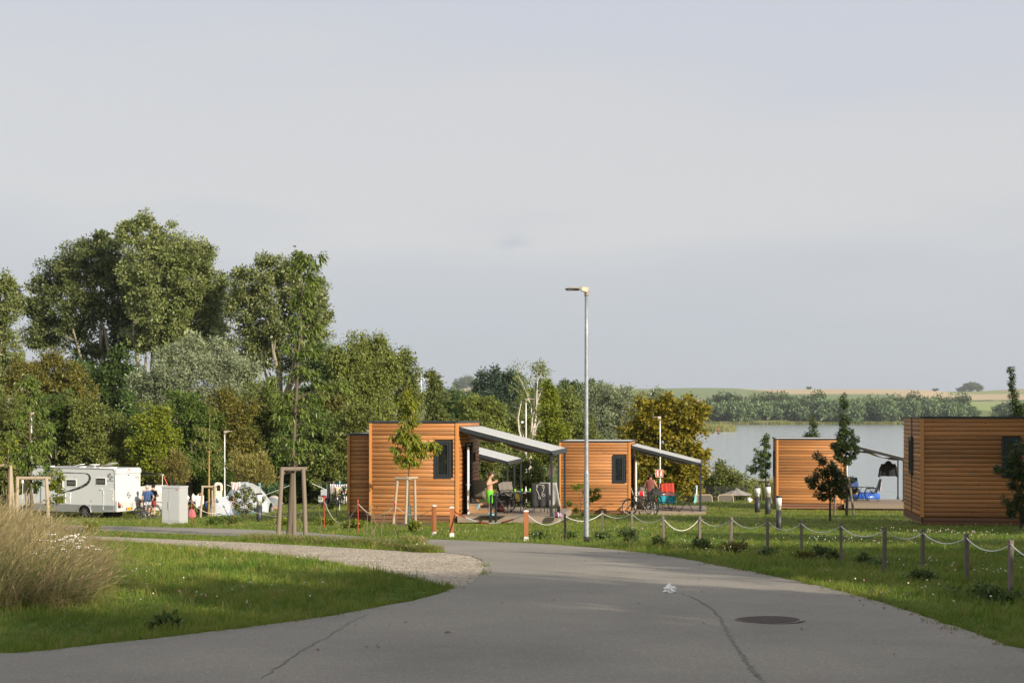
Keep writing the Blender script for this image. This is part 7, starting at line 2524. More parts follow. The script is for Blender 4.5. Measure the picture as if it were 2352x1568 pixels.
def bicycle(label, p, rz, fm, lean=0.0, group='parked bicycles', rack=True, steer=0.0):
    """length along x, rear wheel at the origin"""
    root = th('bicycle', label, 'bicycle', p, rz, group)
    root.rotation_euler = (lean, 0, rz)
    r = .345

    def wheel(x, st):
        T = Matrix.Translation((x, 0, r)) @ Matrix.Rotation(st, 4, 'Z')
        ring = [Vector((math.cos(q) * (r - .022), 0, math.sin(q) * (r - .022))) for q in [2 * PI * i / 28 for i in range(28)]]
        w_ = MB(T).tube(ring, .022, 7, closed=True).build('wheel', TYRE, root)
        MB(T).tube([v * .935 for v in ring], .009, 5, closed=True).build('rim', ALU, w_)
        m_ = MB(T)
        for i in range(14):
            a = 2 * PI * i / 14
            m_.tube([(0, .02 * (-1) ** i, 0), (math.cos(a) * r * .87, 0, math.sin(a) * r * .87)], .002, 3, cap=False)
        m_.tube([(0, -.05, 0), (0, .05, 0)], .022, 8)
        m_.build('spokes', ALU, w_)
        MB(T).tube([(math.cos(q) * (r + .018), 0, math.sin(q) * (r + .018)) for q in [R(20) + R(150) * i / 12 for i in range(13)]], .014, 5).build('mudguard', DARKST, w_)
    wheel(0, 0)
    wheel(1.10, steer)
    bb = Vector((.44, 0, .29)); seat = Vector((.30, 0, .82)); head = Vector((.92, 0, .90)); headb = Vector((.96, 0, .74))
    f = MB()
    f.tube([bb, seat], .018, 8).tube([headb, bb], .024, 8).tube([head - Vector((0, 0, .03)), Vector((.335, 0, .68))], .018, 8).tube([head, headb], .022, 8)
    for s in (-1, 1):
        f.tube([bb + Vector((0, s * .03, 0)), Vector((0, s * .06, r))], .010, 6).tube([Vector((.33, s * .02, .70)), Vector((0, s * .06, r))], .008, 6)
    f.build('frame', fm, root)
    fk = MB()
    for s in (-1, 1):
        fk.tube([headb, headb + Vector((.01, s * .05, -.03)), (1.10, s * .055, r)], .013, 6)
    fk.build('fork', DARKST, root)
    MB().tube([head, head + Vector((-.03, 0, .14))], .016, 6).tube([head + Vector((-.18, -.30, .17)), head + Vector((-.05, -.22, .18)), head + Vector((-.02, 0, .15)), head + Vector((-.05, .22, .18)), head + Vector((-.18, .30, .17))], .012, 6).build('handlebar', DARKST, root)
    for s in (-1, 1):
        MB().tube([head + Vector((-.10, s * .26, .175)), head + Vector((-.20, s * .31, .17))], .018, 6).build('grip', BLACKP, root)
    MB().tube([seat, seat + Vector((-.03, 0, .13))], .013, 6).build('seat_post', ALU, root)
    sd = seat + Vector((-.04, 0, .15))
    MB().grid([[(sd.x - .14 + .28 * i / 6, sd.y + w_ * j, sd.z + .03 * (1 - abs(j)) - .02 * abs(j)) for j in (-1, -.5, 0, .5, 1)] for i, w_ in enumerate((.06, .085, .085, .06, .035, .025, .02))]).build('saddle', BLACKP, root)
    MB().tube([bb + Vector((0, -.08, 0)), bb + Vector((.12, -.08, -.12)), bb + Vector((.12, -.17, -.12))], .010, 6).tube([bb + Vector((0, .08, 0)), bb + Vector((-.12, .08, .12)), bb + Vector((-.12, .17, .12))], .010, 6).tube([bb + Vector((0, -.085, 0)), bb + Vector((0, .085, 0))], .018, 8).build('crank', DARKST, root)
    if rack:
        MB().box(-.18, .22, -.06, .06, .74, .755).tube([(-.1, -.06, .74), (0, -.07, r)], .006, 5).tube([(-.1, .06, .74), (0, .07, r)], .006, 5).build('rack', DARKST, root)
        MB().box(-.20, -.18, -.03, .03, .66, .72).build('rear_light', mat('rear_light_red', (.5, .03, .02), .3), root)
    MB().tube([bb + Vector((-.05, .05, -.02)), bb + Vector((-.12, .20, -.28))], .009, 5).build('kickstand', DARKST, root)
    return root


FB = mat('bike_black', (.02, .022, .025), .35, met=.2)
FBL = mat('bike_blue_grey', (.05, .09, .12), .35, met=.3)
FCR = mat('bike_cream', (.62, .55, .42), .35)


def stand_at(dx, Y):
    return at(dx, Y)


bicycle('dark bicycle with a red cloth on the bars by the second cabin', at(1497, 63.2), R(150), FB, R(5), steer=R(35))
bicycle('black bicycle right of the one with the red cloth', at(1506, 63.4), R(98), FBL, R(-4))
bicycle('black bicycle nearest the campervan', at(334, 76.2), R(-78), FB, R(3), steer=R(-14))
bicycle('black bicycle in the middle of the three by the campervan', at(342, 77.2), R(-96), FB, R(-2), steer=R(10))
bicycle('cream framed bicycle by the white cabinet', at(358, 77.6), R(-128), FCR, R(4))
# red cloth on the bars
q = at(1497, 63.2) + Vector((math.cos(R(150)) * .55, math.sin(R(150)) * .55, .96))
r_ = th('red_cloth', 'crumpled red and white cloth on the dark bicycle', 'cloth', q)
bm = bmesh.new()
bmesh.ops.create_icosphere(bm, subdivisions=3, radius=.17)
for v in bm.verts:
    d = v.co.normalized()
    v.co *= 1 + .18 * math.sin(d.x * 6) * math.cos(d.z * 5) + rnd.uniform(-.05, .05)
    v.co.z *= .75
me = bpy.data.meshes.new('cloth'); bm.to_mesh(me); bm.free()
me.materials.append(stripes('cloth_redwhite', [(.5, .02, .03), (.5, .02, .03), (.6, .55, .55), (.5, .02, .03)], 0, 4))
for f in me.polygons: f.use_smooth = True
link('folds', me, r_)


# ================================================================== people
SKIN = mat('skin', (.50, .29, .19), .55, var=.06, vs=8)
SKINT = mat('skin_tanned', (.42, .22, .13), .55, var=.06, vs=8)


def skin_mesh(name, nodes, edges, rootkey, material, parent, sub=2):
    keys = list(nodes)
    me = bpy.data.meshes.new(name)
    me.from_pydata([nodes[k][0] for k in keys], [(keys.index(a), keys.index(b)) for a, b in edges], [])
    o = bpy.data.objects.new(name, me)
    col.objects.link(o)
    o.modifiers.new('skin', 'SKIN').use_smooth_shade = True
    if not me.skin_vertices: me.skin_vertices.new()
    sv = me.skin_vertices[0].data
    for i, k in enumerate(keys):
        rr_ = nodes[k][1]
        sv[i].radius = rr_ if isinstance(rr_, tuple) else (rr_, rr_)
        sv[i].use_root = (k == rootkey)
    ms = o.modifiers.new('sub', 'SUBSURF')
    ms.levels = ms.render_levels = sub
    dg = bpy.context.evaluated_depsgraph_get()
    m2 = bpy.data.meshes.new_from_object(o.evaluated_get(dg))
    bpy.data.objects.remove(o)
    m2.materials.clear()
    m2.materials.append(material)
    for f in m2.polygons: f.use_smooth = True
    return link(name, m2, parent)


BODY = dict(pel=((0, 0, .95), (.135, .105)), wst=((0, 0, 1.09), (.125, .095)), che=((0, 0, 1.29), (.15, .11)), nkb=((0, .01, 1.44), (.085, .075)), nck=((0, 0, 1.505), .056), hd1=((0, -.02, 1.565), (.072, .086)), hd2=((0, -.01, 1.655), (.084, .10)), hd3=((0, 0, 1.73), (.06, .07)),
            shl=((.17, 0, 1.41), .06), ell=((.235, .03, 1.13), .042), wrl=((.245, -.06, .88), .03), hal=((.245, -.09, .80), (.036, .022)),
            shr=((-.17, 0, 1.41), .06), elr=((-.235, .03, 1.13), .042), wrr=((-.245, -.06, .88), .03), har=((-.245, -.09, .80), (.036, .022)),
            hpl=((.09, 0, .87), .09), knl=((.095, -.01, .48), .06), anl=((.095, .02, .09), .042), tol=((.10, -.13, .035), .038),
            hpr=((-.09, 0, .87), .09), knr=((-.095, -.01, .48), .06), anr=((-.095, .02, .09), .042), tor=((-.10, -.13, .035), .038))
EDGES = [('pel', 'wst'), ('wst', 'che'), ('che', 'nkb'), ('nkb', 'nck'), ('nck', 'hd1'), ('hd1', 'hd2'), ('hd2', 'hd3'), ('che', 'shl'), ('shl', 'ell'), ('ell', 'wrl'), ('wrl', 'hal'), ('che', 'shr'), ('shr', 'elr'), ('elr', 'wrr'), ('wrr', 'har'),
         ('pel', 'hpl'), ('hpl', 'knl'), ('knl', 'anl'), ('anl', 'tol'), ('pel', 'hpr'), ('hpr', 'knr'), ('knr', 'anr'), ('anr', 'tor')]


def person(label, p, rz, h, pose, skin, hair, shirt=None, trousers=None, sleeve=.5, leg=.8, shoes=None, hair_long=False, girth=1.0, extra=None):
    s = h / 1.78
    nd = {k: (Vector(v[0]), v[1]) for k, v in BODY.items()}
    for k, v in pose.items():
        nd[k] = (Vector(v), nd[k][1])
    sc_ = lambda r_, m=1.0: tuple(q * s * m * 1.2 for q in r_) if isinstance(r_, tuple) else r_ * s * m * 1.2
    fat = lambda k: girth if k in ('pel', 'wst', 'che') else 1.0
    full = {k: (tuple(v[0] * s), sc_(v[1], fat(k) * (.82 if k in ('nck', 'nkb') else .94 if k[:2] == 'hd' else 1))) for k, v in nd.items()}
    root = th('person', label, 'person', p, rz)
    body = skin_mesh('body', full, EDGES, 'pel', skin, root)
    # fingers, rooted in the palms
    fm = MB()
    for a, b, sd in (('wrl', 'hal', 1), ('wrr', 'har', -1)):
        w_, hd_ = nd[a][0], nd[b][0]
        d = (hd_ - w_).normalized()
        sv_ = d.cross(Vector((sd, 0, .2))).normalized()
        nn = d.cross(sv_)
        for k, ln in enumerate((.062, .072, .068, .052)):
            b0 = hd_ + sv_ * (.024 - .016 * k)
            fm.tube([b0 * s, (b0 + d * ln * .6) * s, (b0 + d * ln * .95 + nn * .018) * s], [.009 * s, .008 * s, .006 * s], 5)
        b0 = w_.lerp(hd_, .5) + sv_ * .02
        fm.tube([b0 * s, (b0 + sv_ * .035 + d * .03) * s, (b0 + sv_ * .04 + d * .06) * s], [.011 * s, .009 * s, .007 * s], 5)
    for k in ('shl', 'shr'):      # rounded shoulders
        fm.ell((nd[k][0] + (nd['che'][0] - nd[k][0]) * .12) * s, (.062 * s, .06 * s, .066 * s), 12, 8)
    # nose and ears
    hc = nd['hd2'][0]
    dirf = (nd['hd1'][0] - nd['hd3'][0]); up = (nd['hd3'][0] - nd['hd1'][0]).normalized()
    fw = Vector((0, -1, 0)); fw = (fw - up * fw.dot(up)).normalized()
    rt_ = up.cross(fw)
    fm.tube([(hc + fw * .085 + up * .0) * s, (hc + fw * .118 - up * .03) * s, (hc + fw * .088 - up * .04) * s], [.008 * s, .014 * s, .010 * s], 6)
    for sd in (-1, 1):
        fm.ell((hc + rt_ * sd * .082 - up * .02) * s, (.012 * s, .022 * s, .032 * s), 8, 6)
    fo = fm.mesh('hand_detail', skin)
    bm = bmesh.new(); bm.from_mesh(body.data); bm.from_mesh(fo); bm.to_mesh(body.data); bm.free()
    for f in body.data.polygons: f.use_smooth = True
    # eyes and mouth
    em = MB()
    for sd in (-1, 1):
        em.ell((hc + rt_ * sd * .032 + fw * .088 + up * .0) * s, (.011 * s,) * 3, 6, 4)
    em.build('eyes', BLACKP, root)
    mm = MB().tube([(hc + rt_ * -.025 + fw * .088 - up * .07) * s, (hc + fw * .096 - up * .072) * s, (hc + rt_ * .025 + fw * .088 - up * .07) * s], .005 * s, 5).build('mouth', mat('lips', (.30, .10, .08), .6), root)
    # hair: a cap over crown, back and sides
    hm = MB()
    rows = []
    hx, hy, hz = .098, .115, .108
    ctr = hc + up * .022 - fw * .012
    for i in range(8):
        th_ = PI * .5 * i / 7 * (1.42 if not hair_long else 1.78)
        row = []
        for j in range(19):
            a = 2 * PI * j / 18
            front = max(0, math.cos(a))
            t2 = th_ * (1 - .45 * front)
            r_ = math.sin(t2)
            wv = 1 + .05 * math.sin(a * 7 + i)
            row.append((ctr + fw * math.cos(a) * hy * r_ * wv + rt_ * math.sin(a) * hx * r_ * wv + up * math.cos(t2) * hz) * s)
        rows.append(row)
    hm.grid(rows)
    solidify(hm.build('hair', hair, root), .012)
    def rings(seq):
        return [[(Vector((math.copysign(abs(math.cos(q)) ** .7, math.cos(q)) * rx, math.copysign(abs(math.sin(q)) ** .7, math.sin(q)) * ry, 0)) + c) * s for q in [2 * PI * j / 16 for j in range(17)]] for c, rx, ry in seq]
    if shirt:
        P = {k: nd[k][0] for k in nd}
        g = girth
        dn = (P['che'] - P['pel']).normalized()
        seq = [(P['pel'] - dn * .05, .192 * g, .142 * g), (P['pel'], .188 * g, .140 * g), (P['wst'], .172 * g, .130 * g), (P['che'], .20, .146), (P['che'].lerp(P['nkb'], .55), .212, .138), (P['che'].lerp(P['nkb'], .88), .19, .11), (P['nkb'] + dn * .025, .10, .078), (P['nkb'] + dn * .05, .066, .064)]
        m_ = MB().grid(rings(seq))
        for c in 'lr':
            a, b = P['sh' + c], P['el' + c]
            if sleeve > 0: m_.tube([(a + (P['che'] - a) * .2) * s, a * s, a.lerp(b, sleeve * .5) * s, a.lerp(b, sleeve) * s], [.07 * s, .078 * s, .072 * s, .07 * s], 12)
            else: m_.ell((a + (P['che'] - a) * .12) * s, (.062 * s, .075 * s, .075 * s), 12, 8)
        m_.build('shirt', shirt, root)
    if trousers:
        P = {k: nd[k][0] for k in nd}
        seq = [(P['pel'].lerp(P['wst'], .45), .165 * girth, .125 * girth), (P['pel'], .178 * girth, .135 * girth), (P['hpl'].lerp(P['hpr'], .5) - Vector((0, 0, .05)), .17, .13), (P['hpl'].lerp(P['hpr'], .5) - Vector((0, 0, .11)), .07, .08)]
        m_ = MB().grid(rings(seq))
        for c in 'lr':
            a, b, d = P['hp' + c], P['kn' + c], P['an' + c]
            pts = [a + Vector((0, 0, .04)), a, a.lerp(b, min(leg, 1) * .5), a.lerp(b, min(leg, 1))]
            rd = [.09, .105, .108, .102] if leg < 1 else [.09, .105, .09, .075]
            if leg > 1:
                pts.append(b.lerp(d, leg - 1)); rd.append(.062)
            m_.tube([p_ * s for p_ in pts], [q * s for q in rd], 12)
        m_.build('trousers', trousers, root)
    if shoes:
        for c in 'lr':
            a, b = nd['an' + c][0], nd['to' + c][0]
            d = (b - a); d = d.normalized()
            m_ = MB().tube([(a - d * .06 + Vector((0, 0, -.02))) * s, (a + Vector((0, 0, -.01))) * s, a.lerp(b, .6) * s, (b + d * .05) * s], [.035 * s, .052 * s, .05 * s, .03 * s], 8)
            m_.build('shoe', shoes, root)
    if extra: extra(root, s, hc, up, fw, rt_)
    return root


HBR = mat('hair_brown', (.055, .03, .018), .7, var=.3, vs=40)
HBK = mat('hair_black', (.010, .009, .008), .6)
HGR = mat('hair_grey', (.42, .38, .32), .7, var=.2, vs=40)


def goggles(root, s, hc, up, fw, rt_):
    gm = MB()
    for sd in (-1, 1):
        c = (hc + fw * .10 + up * .052 + rt_ * sd * .038) * s
        gm.tube([c + (rt_ * math.cos(q) * .036 + up * math.sin(q) * .026) * s for q in [2 * PI * i / 12 for i in range(12)]], .010 * s, 5, closed=True)
    g_ = gm.build('swim_goggles', mat('goggle_rubber', (.03, .03, .06), .4), root)
    m_ = MB()
    for sd in (-1, 1):
        m_.ell((hc + fw * .10 + up * .052 + rt_ * sd * .038) * s, (.03 * s, .012 * s, .022 * s), 10, 6)
    m_.build('lens', mat('goggle_lens', (.30, .30, .45), .1), g_)
    MB().tube([(hc + up * .045 + fw * math.cos(q) * .108 + rt_ * math.sin(q) * .092) * s for q in [2 * PI * i / 18 for i in range(18)]], .008 * s, 5, closed=True).build('goggle_strap', mat('goggle_rubber', (.03, .03, .06), .4), g_)


NEON = mat('neon_green_shorts', (.13, .62, .03), .7, var=.1, vs=12, bump=.3, bs=12)
pby_ = dp(C1, 1125, 1183.5)
person('boy in neon green shorts and swim goggles stepping onto the terrace', pby_, R(84), 1.5,
       dict(che=(0, .0, 1.29), hd1=(0, -.055, 1.58), hd2=(0, -.06, 1.655), hd3=(0, -.045, 1.725), ell=(.24, .13, 1.26), wrl=(.11, -.17, 1.36), hal=(.07, -.27, 1.42), elr=(-.25, .10, 1.24), wrr=(-.13, -.18, 1.33), har=(-.09, -.28, 1.38),
            knl=(.10, .05, .50), anl=(.10, .44, .43), tol=(.10, .52, .28), knr=(-.06, -.03, .48), anr=(-.05, .02, .09), tor=(-.05, -.13, .035)),
       SKIN, HBR, None, NEON, 0, .92, mat('swim_shoe_blue', (.20, .45, .55), .6), extra=goggles, girth=1.08)
VEST = mat('vest_red_pattern', (.30, .035, .025), .9, c2=(.10, .10, .09), vs=16, var=.2)
OLIV = mat('shorts_olive', (.115, .095, .07), .9, var=.15, vs=8, bump=.4, bs=10)
person('woman in a red sleeveless top seen from behind', dp(C2, 1494, 1170), R(170), 1.68,
       dict(ell=(.27, .0, 1.15), wrl=(.25, -.12, .96), hal=(.24, -.18, .92), elr=(-.26, -.04, 1.20), wrr=(-.37, -.18, 1.02), har=(-.42, -.24, .97)),
       SKINT, HBK, VEST, OLIV, 0, .85, DARKST, hair_long=True, girth=1.0)
BLUE = mat('polo_blue', (.035, .075, .19), .9, var=.15, vs=5, bump=.5, bs=6)
NAVY = mat('tee_navy', (.008, .01, .022), .9, bump=.4, bs=6)
person('grey haired man in a blue shirt by the campervan, seen from behind', at(338, 79.6), R(195), 1.80,
       dict(elr=(-.36, .08, 1.14), wrr=(-.25, -.02, .92), har=(-.20, -.06, .88), hd2=(0, -.03, 1.665)),
       SKIN, HGR, BLUE, mat('shorts_pale', (.42, .44, .48), .9, c2=(.25, .28, .36), vs=12), .75, .85, DARKST, girth=1.05)
person('man in a dark t-shirt beside the grey haired man', at(351, 81.0), R(160), 1.82,
       dict(ell=(.26, -.02, 1.14), wrl=(.15, -.28, 1.15), hal=(.10, -.35, 1.17), elr=(-.26, -.02, 1.14), wrr=(-.18, -.28, 1.15), har=(-.12, -.35, 1.17), hd1=(0, -.05, 1.58), hd2=(0, -.06, 1.66), hd3=(0, -.05, 1.72)),
       SKIN, HBR, NAVY, mat('shorts_red', (.25, .03, .035), .9), .7, .8, DARKST)
# seated woman by the tent
pse = at(460, 83)
person('seated woman with reddish hair at the camp table', pse, R(190), 1.66,
       dict(pel=(0, 0, .50), wst=(0, .02, .64), che=(0, .03, .84), nkb=(0, .03, .99), nck=(0, .02, 1.07), hd1=(0, .0, 1.135), hd2=(0, .01, 1.215), hd3=(0, .02, 1.28), shl=(.16, .03, .96), shr=(-.16, .03, .96), ell=(.22, -.02, .70), elr=(-.22, -.02, .70), wrl=(.15, -.25, .66), wrr=(-.15, -.25, .66), hal=(.13, -.33, .66), har=(-.13, -.33, .66),
            hpl=(.10, -.03, .48), hpr=(-.10, -.03, .48), knl=(.12, -.42, .50), knr=(-.12, -.42, .50), anl=(.12, -.44, .10), anr=(-.12, -.44, .10), tol=(.12, -.58, .04), tor=(-.12, -.58, .04)),
       SKINT, mat('hair_auburn', (.25, .09, .03), .7), mat('tee_grey', (.35, .34, .38), .9), mat('jeans_blue', (.03, .06, .14), .9), .6, 1.7, DARKST, hair_long=True)
r_ = chair('dark camp chair of the seated woman', pse + Vector((0, .0, 0)), R(10) + PI, mat('camp_navy', (.02, .03, .06), .9), None, 'camp chairs')
cloth('hanging_shirt', 'pale shirt hung over the camp chair back', 'shirt', pse + Vector((.05, -.46, 1.13)), R(10), .5, .7, mat('shirt_pale', (.66, .64, .66), .9))
# camp table with white jugs
pct = at(440, 84)
r_ = th('camp_table', 'folding camp table behind the white cabinet', 'table', pct, .1)
MB().box(-.6, .6, -.35, .35, .68, .71).build('tabletop', mat('camp_table_top', (.45, .47, .48), .5), r_)
for sx in (-.52, .52):
    for sy in (-.28, .28):
        MB().tube([(sx, sy, 0), (sx, sy, .68)], .014, 6).build('leg', GALVL, r_)
for k, (dx_, w_) in enumerate(((-.3, .13), (.1, .10), (.42, .12))):
    q_ = th('water_jug', ['white water jug at the left of the camp table', 'white water jug in the middle of the camp table', 'white water jug at the right of the camp table'][k], 'jug', pct + Vector((dx_, 0, .712)), k, 'white water jugs')
    MB().lathe([(.001, 0), (w_, 0), (w_, .28), (w_ * .5, .36), (w_ * .4, .42), (.001, .42)], 10).build('jug', WHITE, q_)
    MB().tube([(w_ * .9, 0, .1), (w_ * 1.4, 0, .16), (w_ * .8, 0, .3)], .015, 5).build('handle', WHITE, q_)
r_ = th('inflatable_ring', 'blue inflatable ring leaning by the tent', 'inflatable', at(492, 82.5), .2)
MB().tube([(math.cos(q) * .38, .08 * math.sin(q), .45 + math.sin(q) * .38) for q in [2 * PI * i / 20 for i in range(20)]], .13, 10, closed=True).build('ring', mat('inflatable_blue2', (.02, .13, .5), .35), r_)
MB().lathe([(.02, .9), (.02, .98)], 6, (0, 0, .0)).build('valve', WHITE, r_)
r_ = th('storage_box', 'brown storage box under the camp table', 'box', at(432, 83.2), .1)
MB().box(-.3, .3, -.2, .2, 0, .42).build('body', mat('box_brown', (.12, .07, .04), .8), r_)
MB().box(-.32, .32, -.22, .22, .42, .47).build('lid', mat('box_lid', (.45, .24, .08), .7), r_)
r_ = th('towel_bundle', 'pink cloth bundle right of the white cabinet', 'cloth', at(440, 76), .1)
MB().lathe([(.22, 0), (.25, .15), (.18, .38), (.05, .52), (.001, .53)], 12).build('cloth', mat('cloth_rose', (.40, .12, .14), .9, bump=.5, bs=8), r_)

# ---- motorcycle behind the path
pmo = at(752, 86)
r_ = th('motorcycle', 'motorcycle with white luggage cases left of the cabin', 'motorcycle', pmo, R(70))
for x in (0, 1.45):
    w_ = MB().tube([(x + math.cos(q) * .27, 0, .33 + math.sin(q) * .27) for q in [2 * PI * i / 20 for i in range(20)]], .065, 8, closed=True).build('wheel', TYRE, r_)
    MB().lathe([(.2, -.03), (.2, .03)], 14, (x, 0, .33), T=Matrix.Rotation(PI / 2, 3, 'X')).build('rim', DARKST, w_)
MB().tube([(0, 0, .33), (.35, 0, .5), (.75, 0, .55), (1.1, 0, .8), (1.2, 0, .95)], [.05, .12, .2, .15, .06], 10).build('engine', DARKST, r_)
MB().tube([(.0, 0, .82), (.45, 0, .80), (.8, 0, .95), (1.1, 0, .95)], [.09, .14, .17, .08], 10).build('tank', mat('moto_white', (.7, .7, .7), .3), r_)
MB().tube([(1.2, 0, .95), (1.45, 0, .33)], .05, 8).build('fork', DARKST, r_)
MB().tube([(1.0, -.36, 1.1), (1.15, 0, 1.08), (1.0, .36, 1.1)], .018, 6).build('handlebar', DARKST, r_)
for sy in (-1, 1):
    MB().box(-.25, .3, sy * .36 - .13, sy * .36 + .13, .5, .88).build('pannier', mat('case_silver', (.62, .64, .66), .35, met=.2), r_)
MB().box(-.4, .02, -.24, .24, .92, 1.26).build('top_box', mat('case_silver', (.62, .64, .66), .35, met=.2), r_)
MB().box(-.42, -.39, -.12, .12, .78, .86).build('tail_light', mat('tail_red', (.6, .04, .02), .3), r_)

# ================================================================== campervan
def text_part(txt, size, material, parent, T, name='lettering', ext=.002, shear=0.0):
    cu = bpy.data.curves.new('lettering', 'FONT')
    cu.body = txt
    cu.size = size
    cu.extrude = ext
    cu.align_x = 'CENTER'
    cu.align_y = 'CENTER'
    cu.shear = shear
    o = bpy.data.objects.new('lettering', cu)
    col.objects.link(o)
    dg = bpy.context.evaluated_depsgraph_get()
    me = bpy.data.meshes.new_from_object(o.evaluated_get(dg))
    bpy.data.objects.remove(o)
    me.transform(T)
    me.materials.clear(); me.materials.append(material)
    return link(name, me, parent)


CL = 6.0
FI = R(-22)
rc = at(265, 78.5)
corner = Vector((rc.x - math.cos(FI) * CL, rc.y - math.sin(FI) * CL, min(gz(rc.x, rc.y), gz(rc.x - 4, rc.y + 2)) + .0))
cv = th('campervan', 'white motorhome with a black swoosh parked on the grass', 'motorhome', corner, FI)
CWH = mat('van_white', (.545, .565, .585), .28, var=.02)
CGR = mat('van_silver', (.28, .295, .31), .35, met=.3, var=.05)
CBK = mat('van_black_print', (.02, .02, .02), .4)
CGP = mat('van_grey_print', (.14, .14, .14), .5)
WID = 2.25
MB().prism([(.9, .72), (CL - .02, .72), (CL, 2.60), (CL - .05, 2.74), (CL - .16, 2.80), (1.0, 2.84), (.35, 2.80), (.02, 2.45), (.15, 2.10), (.9, 1.95)], WID).build('body', CWH, cv)
MB().prism([(-1.05, .45), (.95, .45), (.95, 1.98), (.35, 1.98), (-.35, 1.32), (-1.0, 1.10)], WID - .12, Matrix.Translation((0, .06, 0))).build('driver_cab', CWH, cv)
MB().prism([(.2, 1.90), (.30, 1.95), (-.33, 1.36), (-.42, 1.34)], WID - .3, Matrix.Translation((-.03, .15, .03))).build('windscreen', GLASS, cv)
MB().prism([(-.30, 1.32), (.6, 1.32), (.6, 1.85), (.3, 1.88)], .02, Matrix.Translation((0, .045, 0))).build('cab_window', GLASS, cv)
# silver skirt with wheel arch
WX = CL - 2.08
arch = [(WX + math.cos(a) * .47, .33 + math.sin(a) * .44) for a in [R(165 - 15 * i) for i in range(11)]]
sk = [(.0, .36)] + [(WX - .47, .36)] + [p for p in arch if p[1] > .36] + [(WX + .47, .36), (CL - .02, .42), (CL - .01, .77), (.0, .77)]
MB().prism(sk, .05, Matrix.Translation((0, -.025, 0))).build('skirt', CGR, cv)
MB().prism([(.0, .40), (CL - .05, .45), (CL - .05, .74), (.0, .74)], WID - .3, Matrix.Translation((0, .15, 0))).build('chassis', BLACKP, cv)
MB().tube([(WX + math.cos(a) * .46, -.035, .33 + math.sin(a) * .44) for a in [R(178 - 16 * i) for i in range(12)]], .035, 8).build('wheel_arch', CGR, cv)
for x, y in ((WX, .02), (WX, WID - .24), (-.35, .05), (-.35, WID - .27)):
    T = Matrix.Rotation(PI / 2, 3, 'X')
    wh = MB().lathe([(.21, -.22), (.31, -.22), (.335, -.18), (.335, -.03), (.31, .0), (.22, .0)], 24, (x, y, .335), T=T).build('wheel', TYRE, cv)
    MB().lathe([(.001, -.06), (.22, -.05), (.225, -.002), (.20, -.002), (.19, -.03), (.001, -.035)], 24, (x, y, .335), T=T).build('rim', mat('alloy_dark', (.10, .10, .105), .35, met=.5), wh)
    sp_ = MB()
    for i in range(6):
        a = 2 * PI * i / 6
        for da in (-.12, .12):
            sp_.bar((x + math.cos(a) * .03, y - .004, .335 + math.sin(a) * .03), (x + math.cos(a + da) * .205, y - .002, .335 + math.sin(a + da) * .205), .022, .012)
    sp_.build('spokes', ALU, wh)


def van_window(x0, x1, z0, z1):
    w_ = MB()
    b = .035
    w_.box(x0 - b, x1 + b, -.022, .0, z0 - b, z0).box(x0 - b, x1 + b, -.022, .0, z1, z1 + b).box(x0 - b, x0, -.022, 0, z0, z1).box(x1, x1 + b, -.022, 0, z0, z1)
    o = w_.build('window', mat('van_frame', (.82, .82, .80), .4), cv)
    MB().box(x0, x1, -.030, -.006, z0, z1).build('pane', mat('van_glass', (.02, .022, .022), .08, spec=.8), o)
    MB().box(x0 + .05, x1 - .05, -.0335, -.031, z0 + .08, z1 - .09).build('blind', mat('van_blind', (.09, .09, .085), .2), o)


van_window(CL - 1.28, CL - .66, 1.91, 2.26)
van_window(CL - 3.29, CL - 2.67, 1.79, 2.14)
van_window(CL - 4.30, CL - 3.60, 1.62, 2.12)


def hatch(x0, x1, z0, z1):
    o = MB().box(x0, x1, -.012, .0, z0, z1).build('hatch', CWH, cv)
    m_ = MB()
    r = .05
    pts = [(x0 + r, z0), (x1 - r, z0), (x1, z0 + r), (x1, z1 - r), (x1 - r, z1), (x0 + r, z1), (x0, z1 - r), (x0, z0 + r)]
    m_.tube([(x, -.016, z) for x, z in pts], .012, 6, closed=True)
    m_.build('seal', mat('van_seal', (.86, .86, .85), .4), o)
    MB().box(x1 - .10, x1 - .05, -.03, -.012, z0 + (z1 - z0) * .5, z0 + (z1 - z0) * .62).box(x1 - .09, x1 - .06, -.03, -.012, z1 - .34, z1 - .28).build('latch', WHITE, o)
    for z in (z0 + .06, z1 - .26):
        MB().box(x0 - .035, x0 + .01, -.03, -.0, z, z + .16).build('hinge', WHITE, o)
    return o


hb = hatch(CL - .78, CL - .09, .47, 1.66)
MB().box(CL - .75, CL - .11, -.017, -.013, .49, .76).build('silver_band', CGR, hb)
hs_ = hatch(CL - 3.38, CL - 3.04, .80, 1.45)
MB().box(CL - 3.33, CL - 3.25, -.017, -.013, .98, 1.09).build('sticker', mat('sticker_yellow', (.65, .42, .02), .5), hs_)
MB().lathe([(.001, -.03), (.05, -.02), (.055, 0)], 12, (CL - 1.66, 0, .97), T=Matrix.Rotation(PI / 2, 3, 'X')).lathe([(.001, -.03), (.035, -.02), (.04, 0)], 10, (CL - 2.74, 0, 2.30), T=Matrix.Rotation(PI / 2, 3, 'X')).build('vent_cap', mat('cap_cream', (.66, .62, .50), .5), cv)
MB().box(CL - .97, CL - .86, -.06, 0, 1.645, 1.68).build('catch', WHITE, cv)
MB().box(CL - 1.66, CL - 1.645, -.032, -.025, .42, .78).build('joint', WHITE, cv)
MB().ell((CL - 2.77, -.03, .53), (.06, .015, .025), 10, 6).ell((CL - .12, -.03, .42), (.05, .015, .025), 10, 6).build('side_marker', mat('marker_orange', (.45, .16, .04), .3), cv)
MB().ell((CL - .03, -.01, 2.60), (.025, .02, .06), 10, 6).build('top_marker', mat('marker_red', (.45, .03, .02), .3), cv)
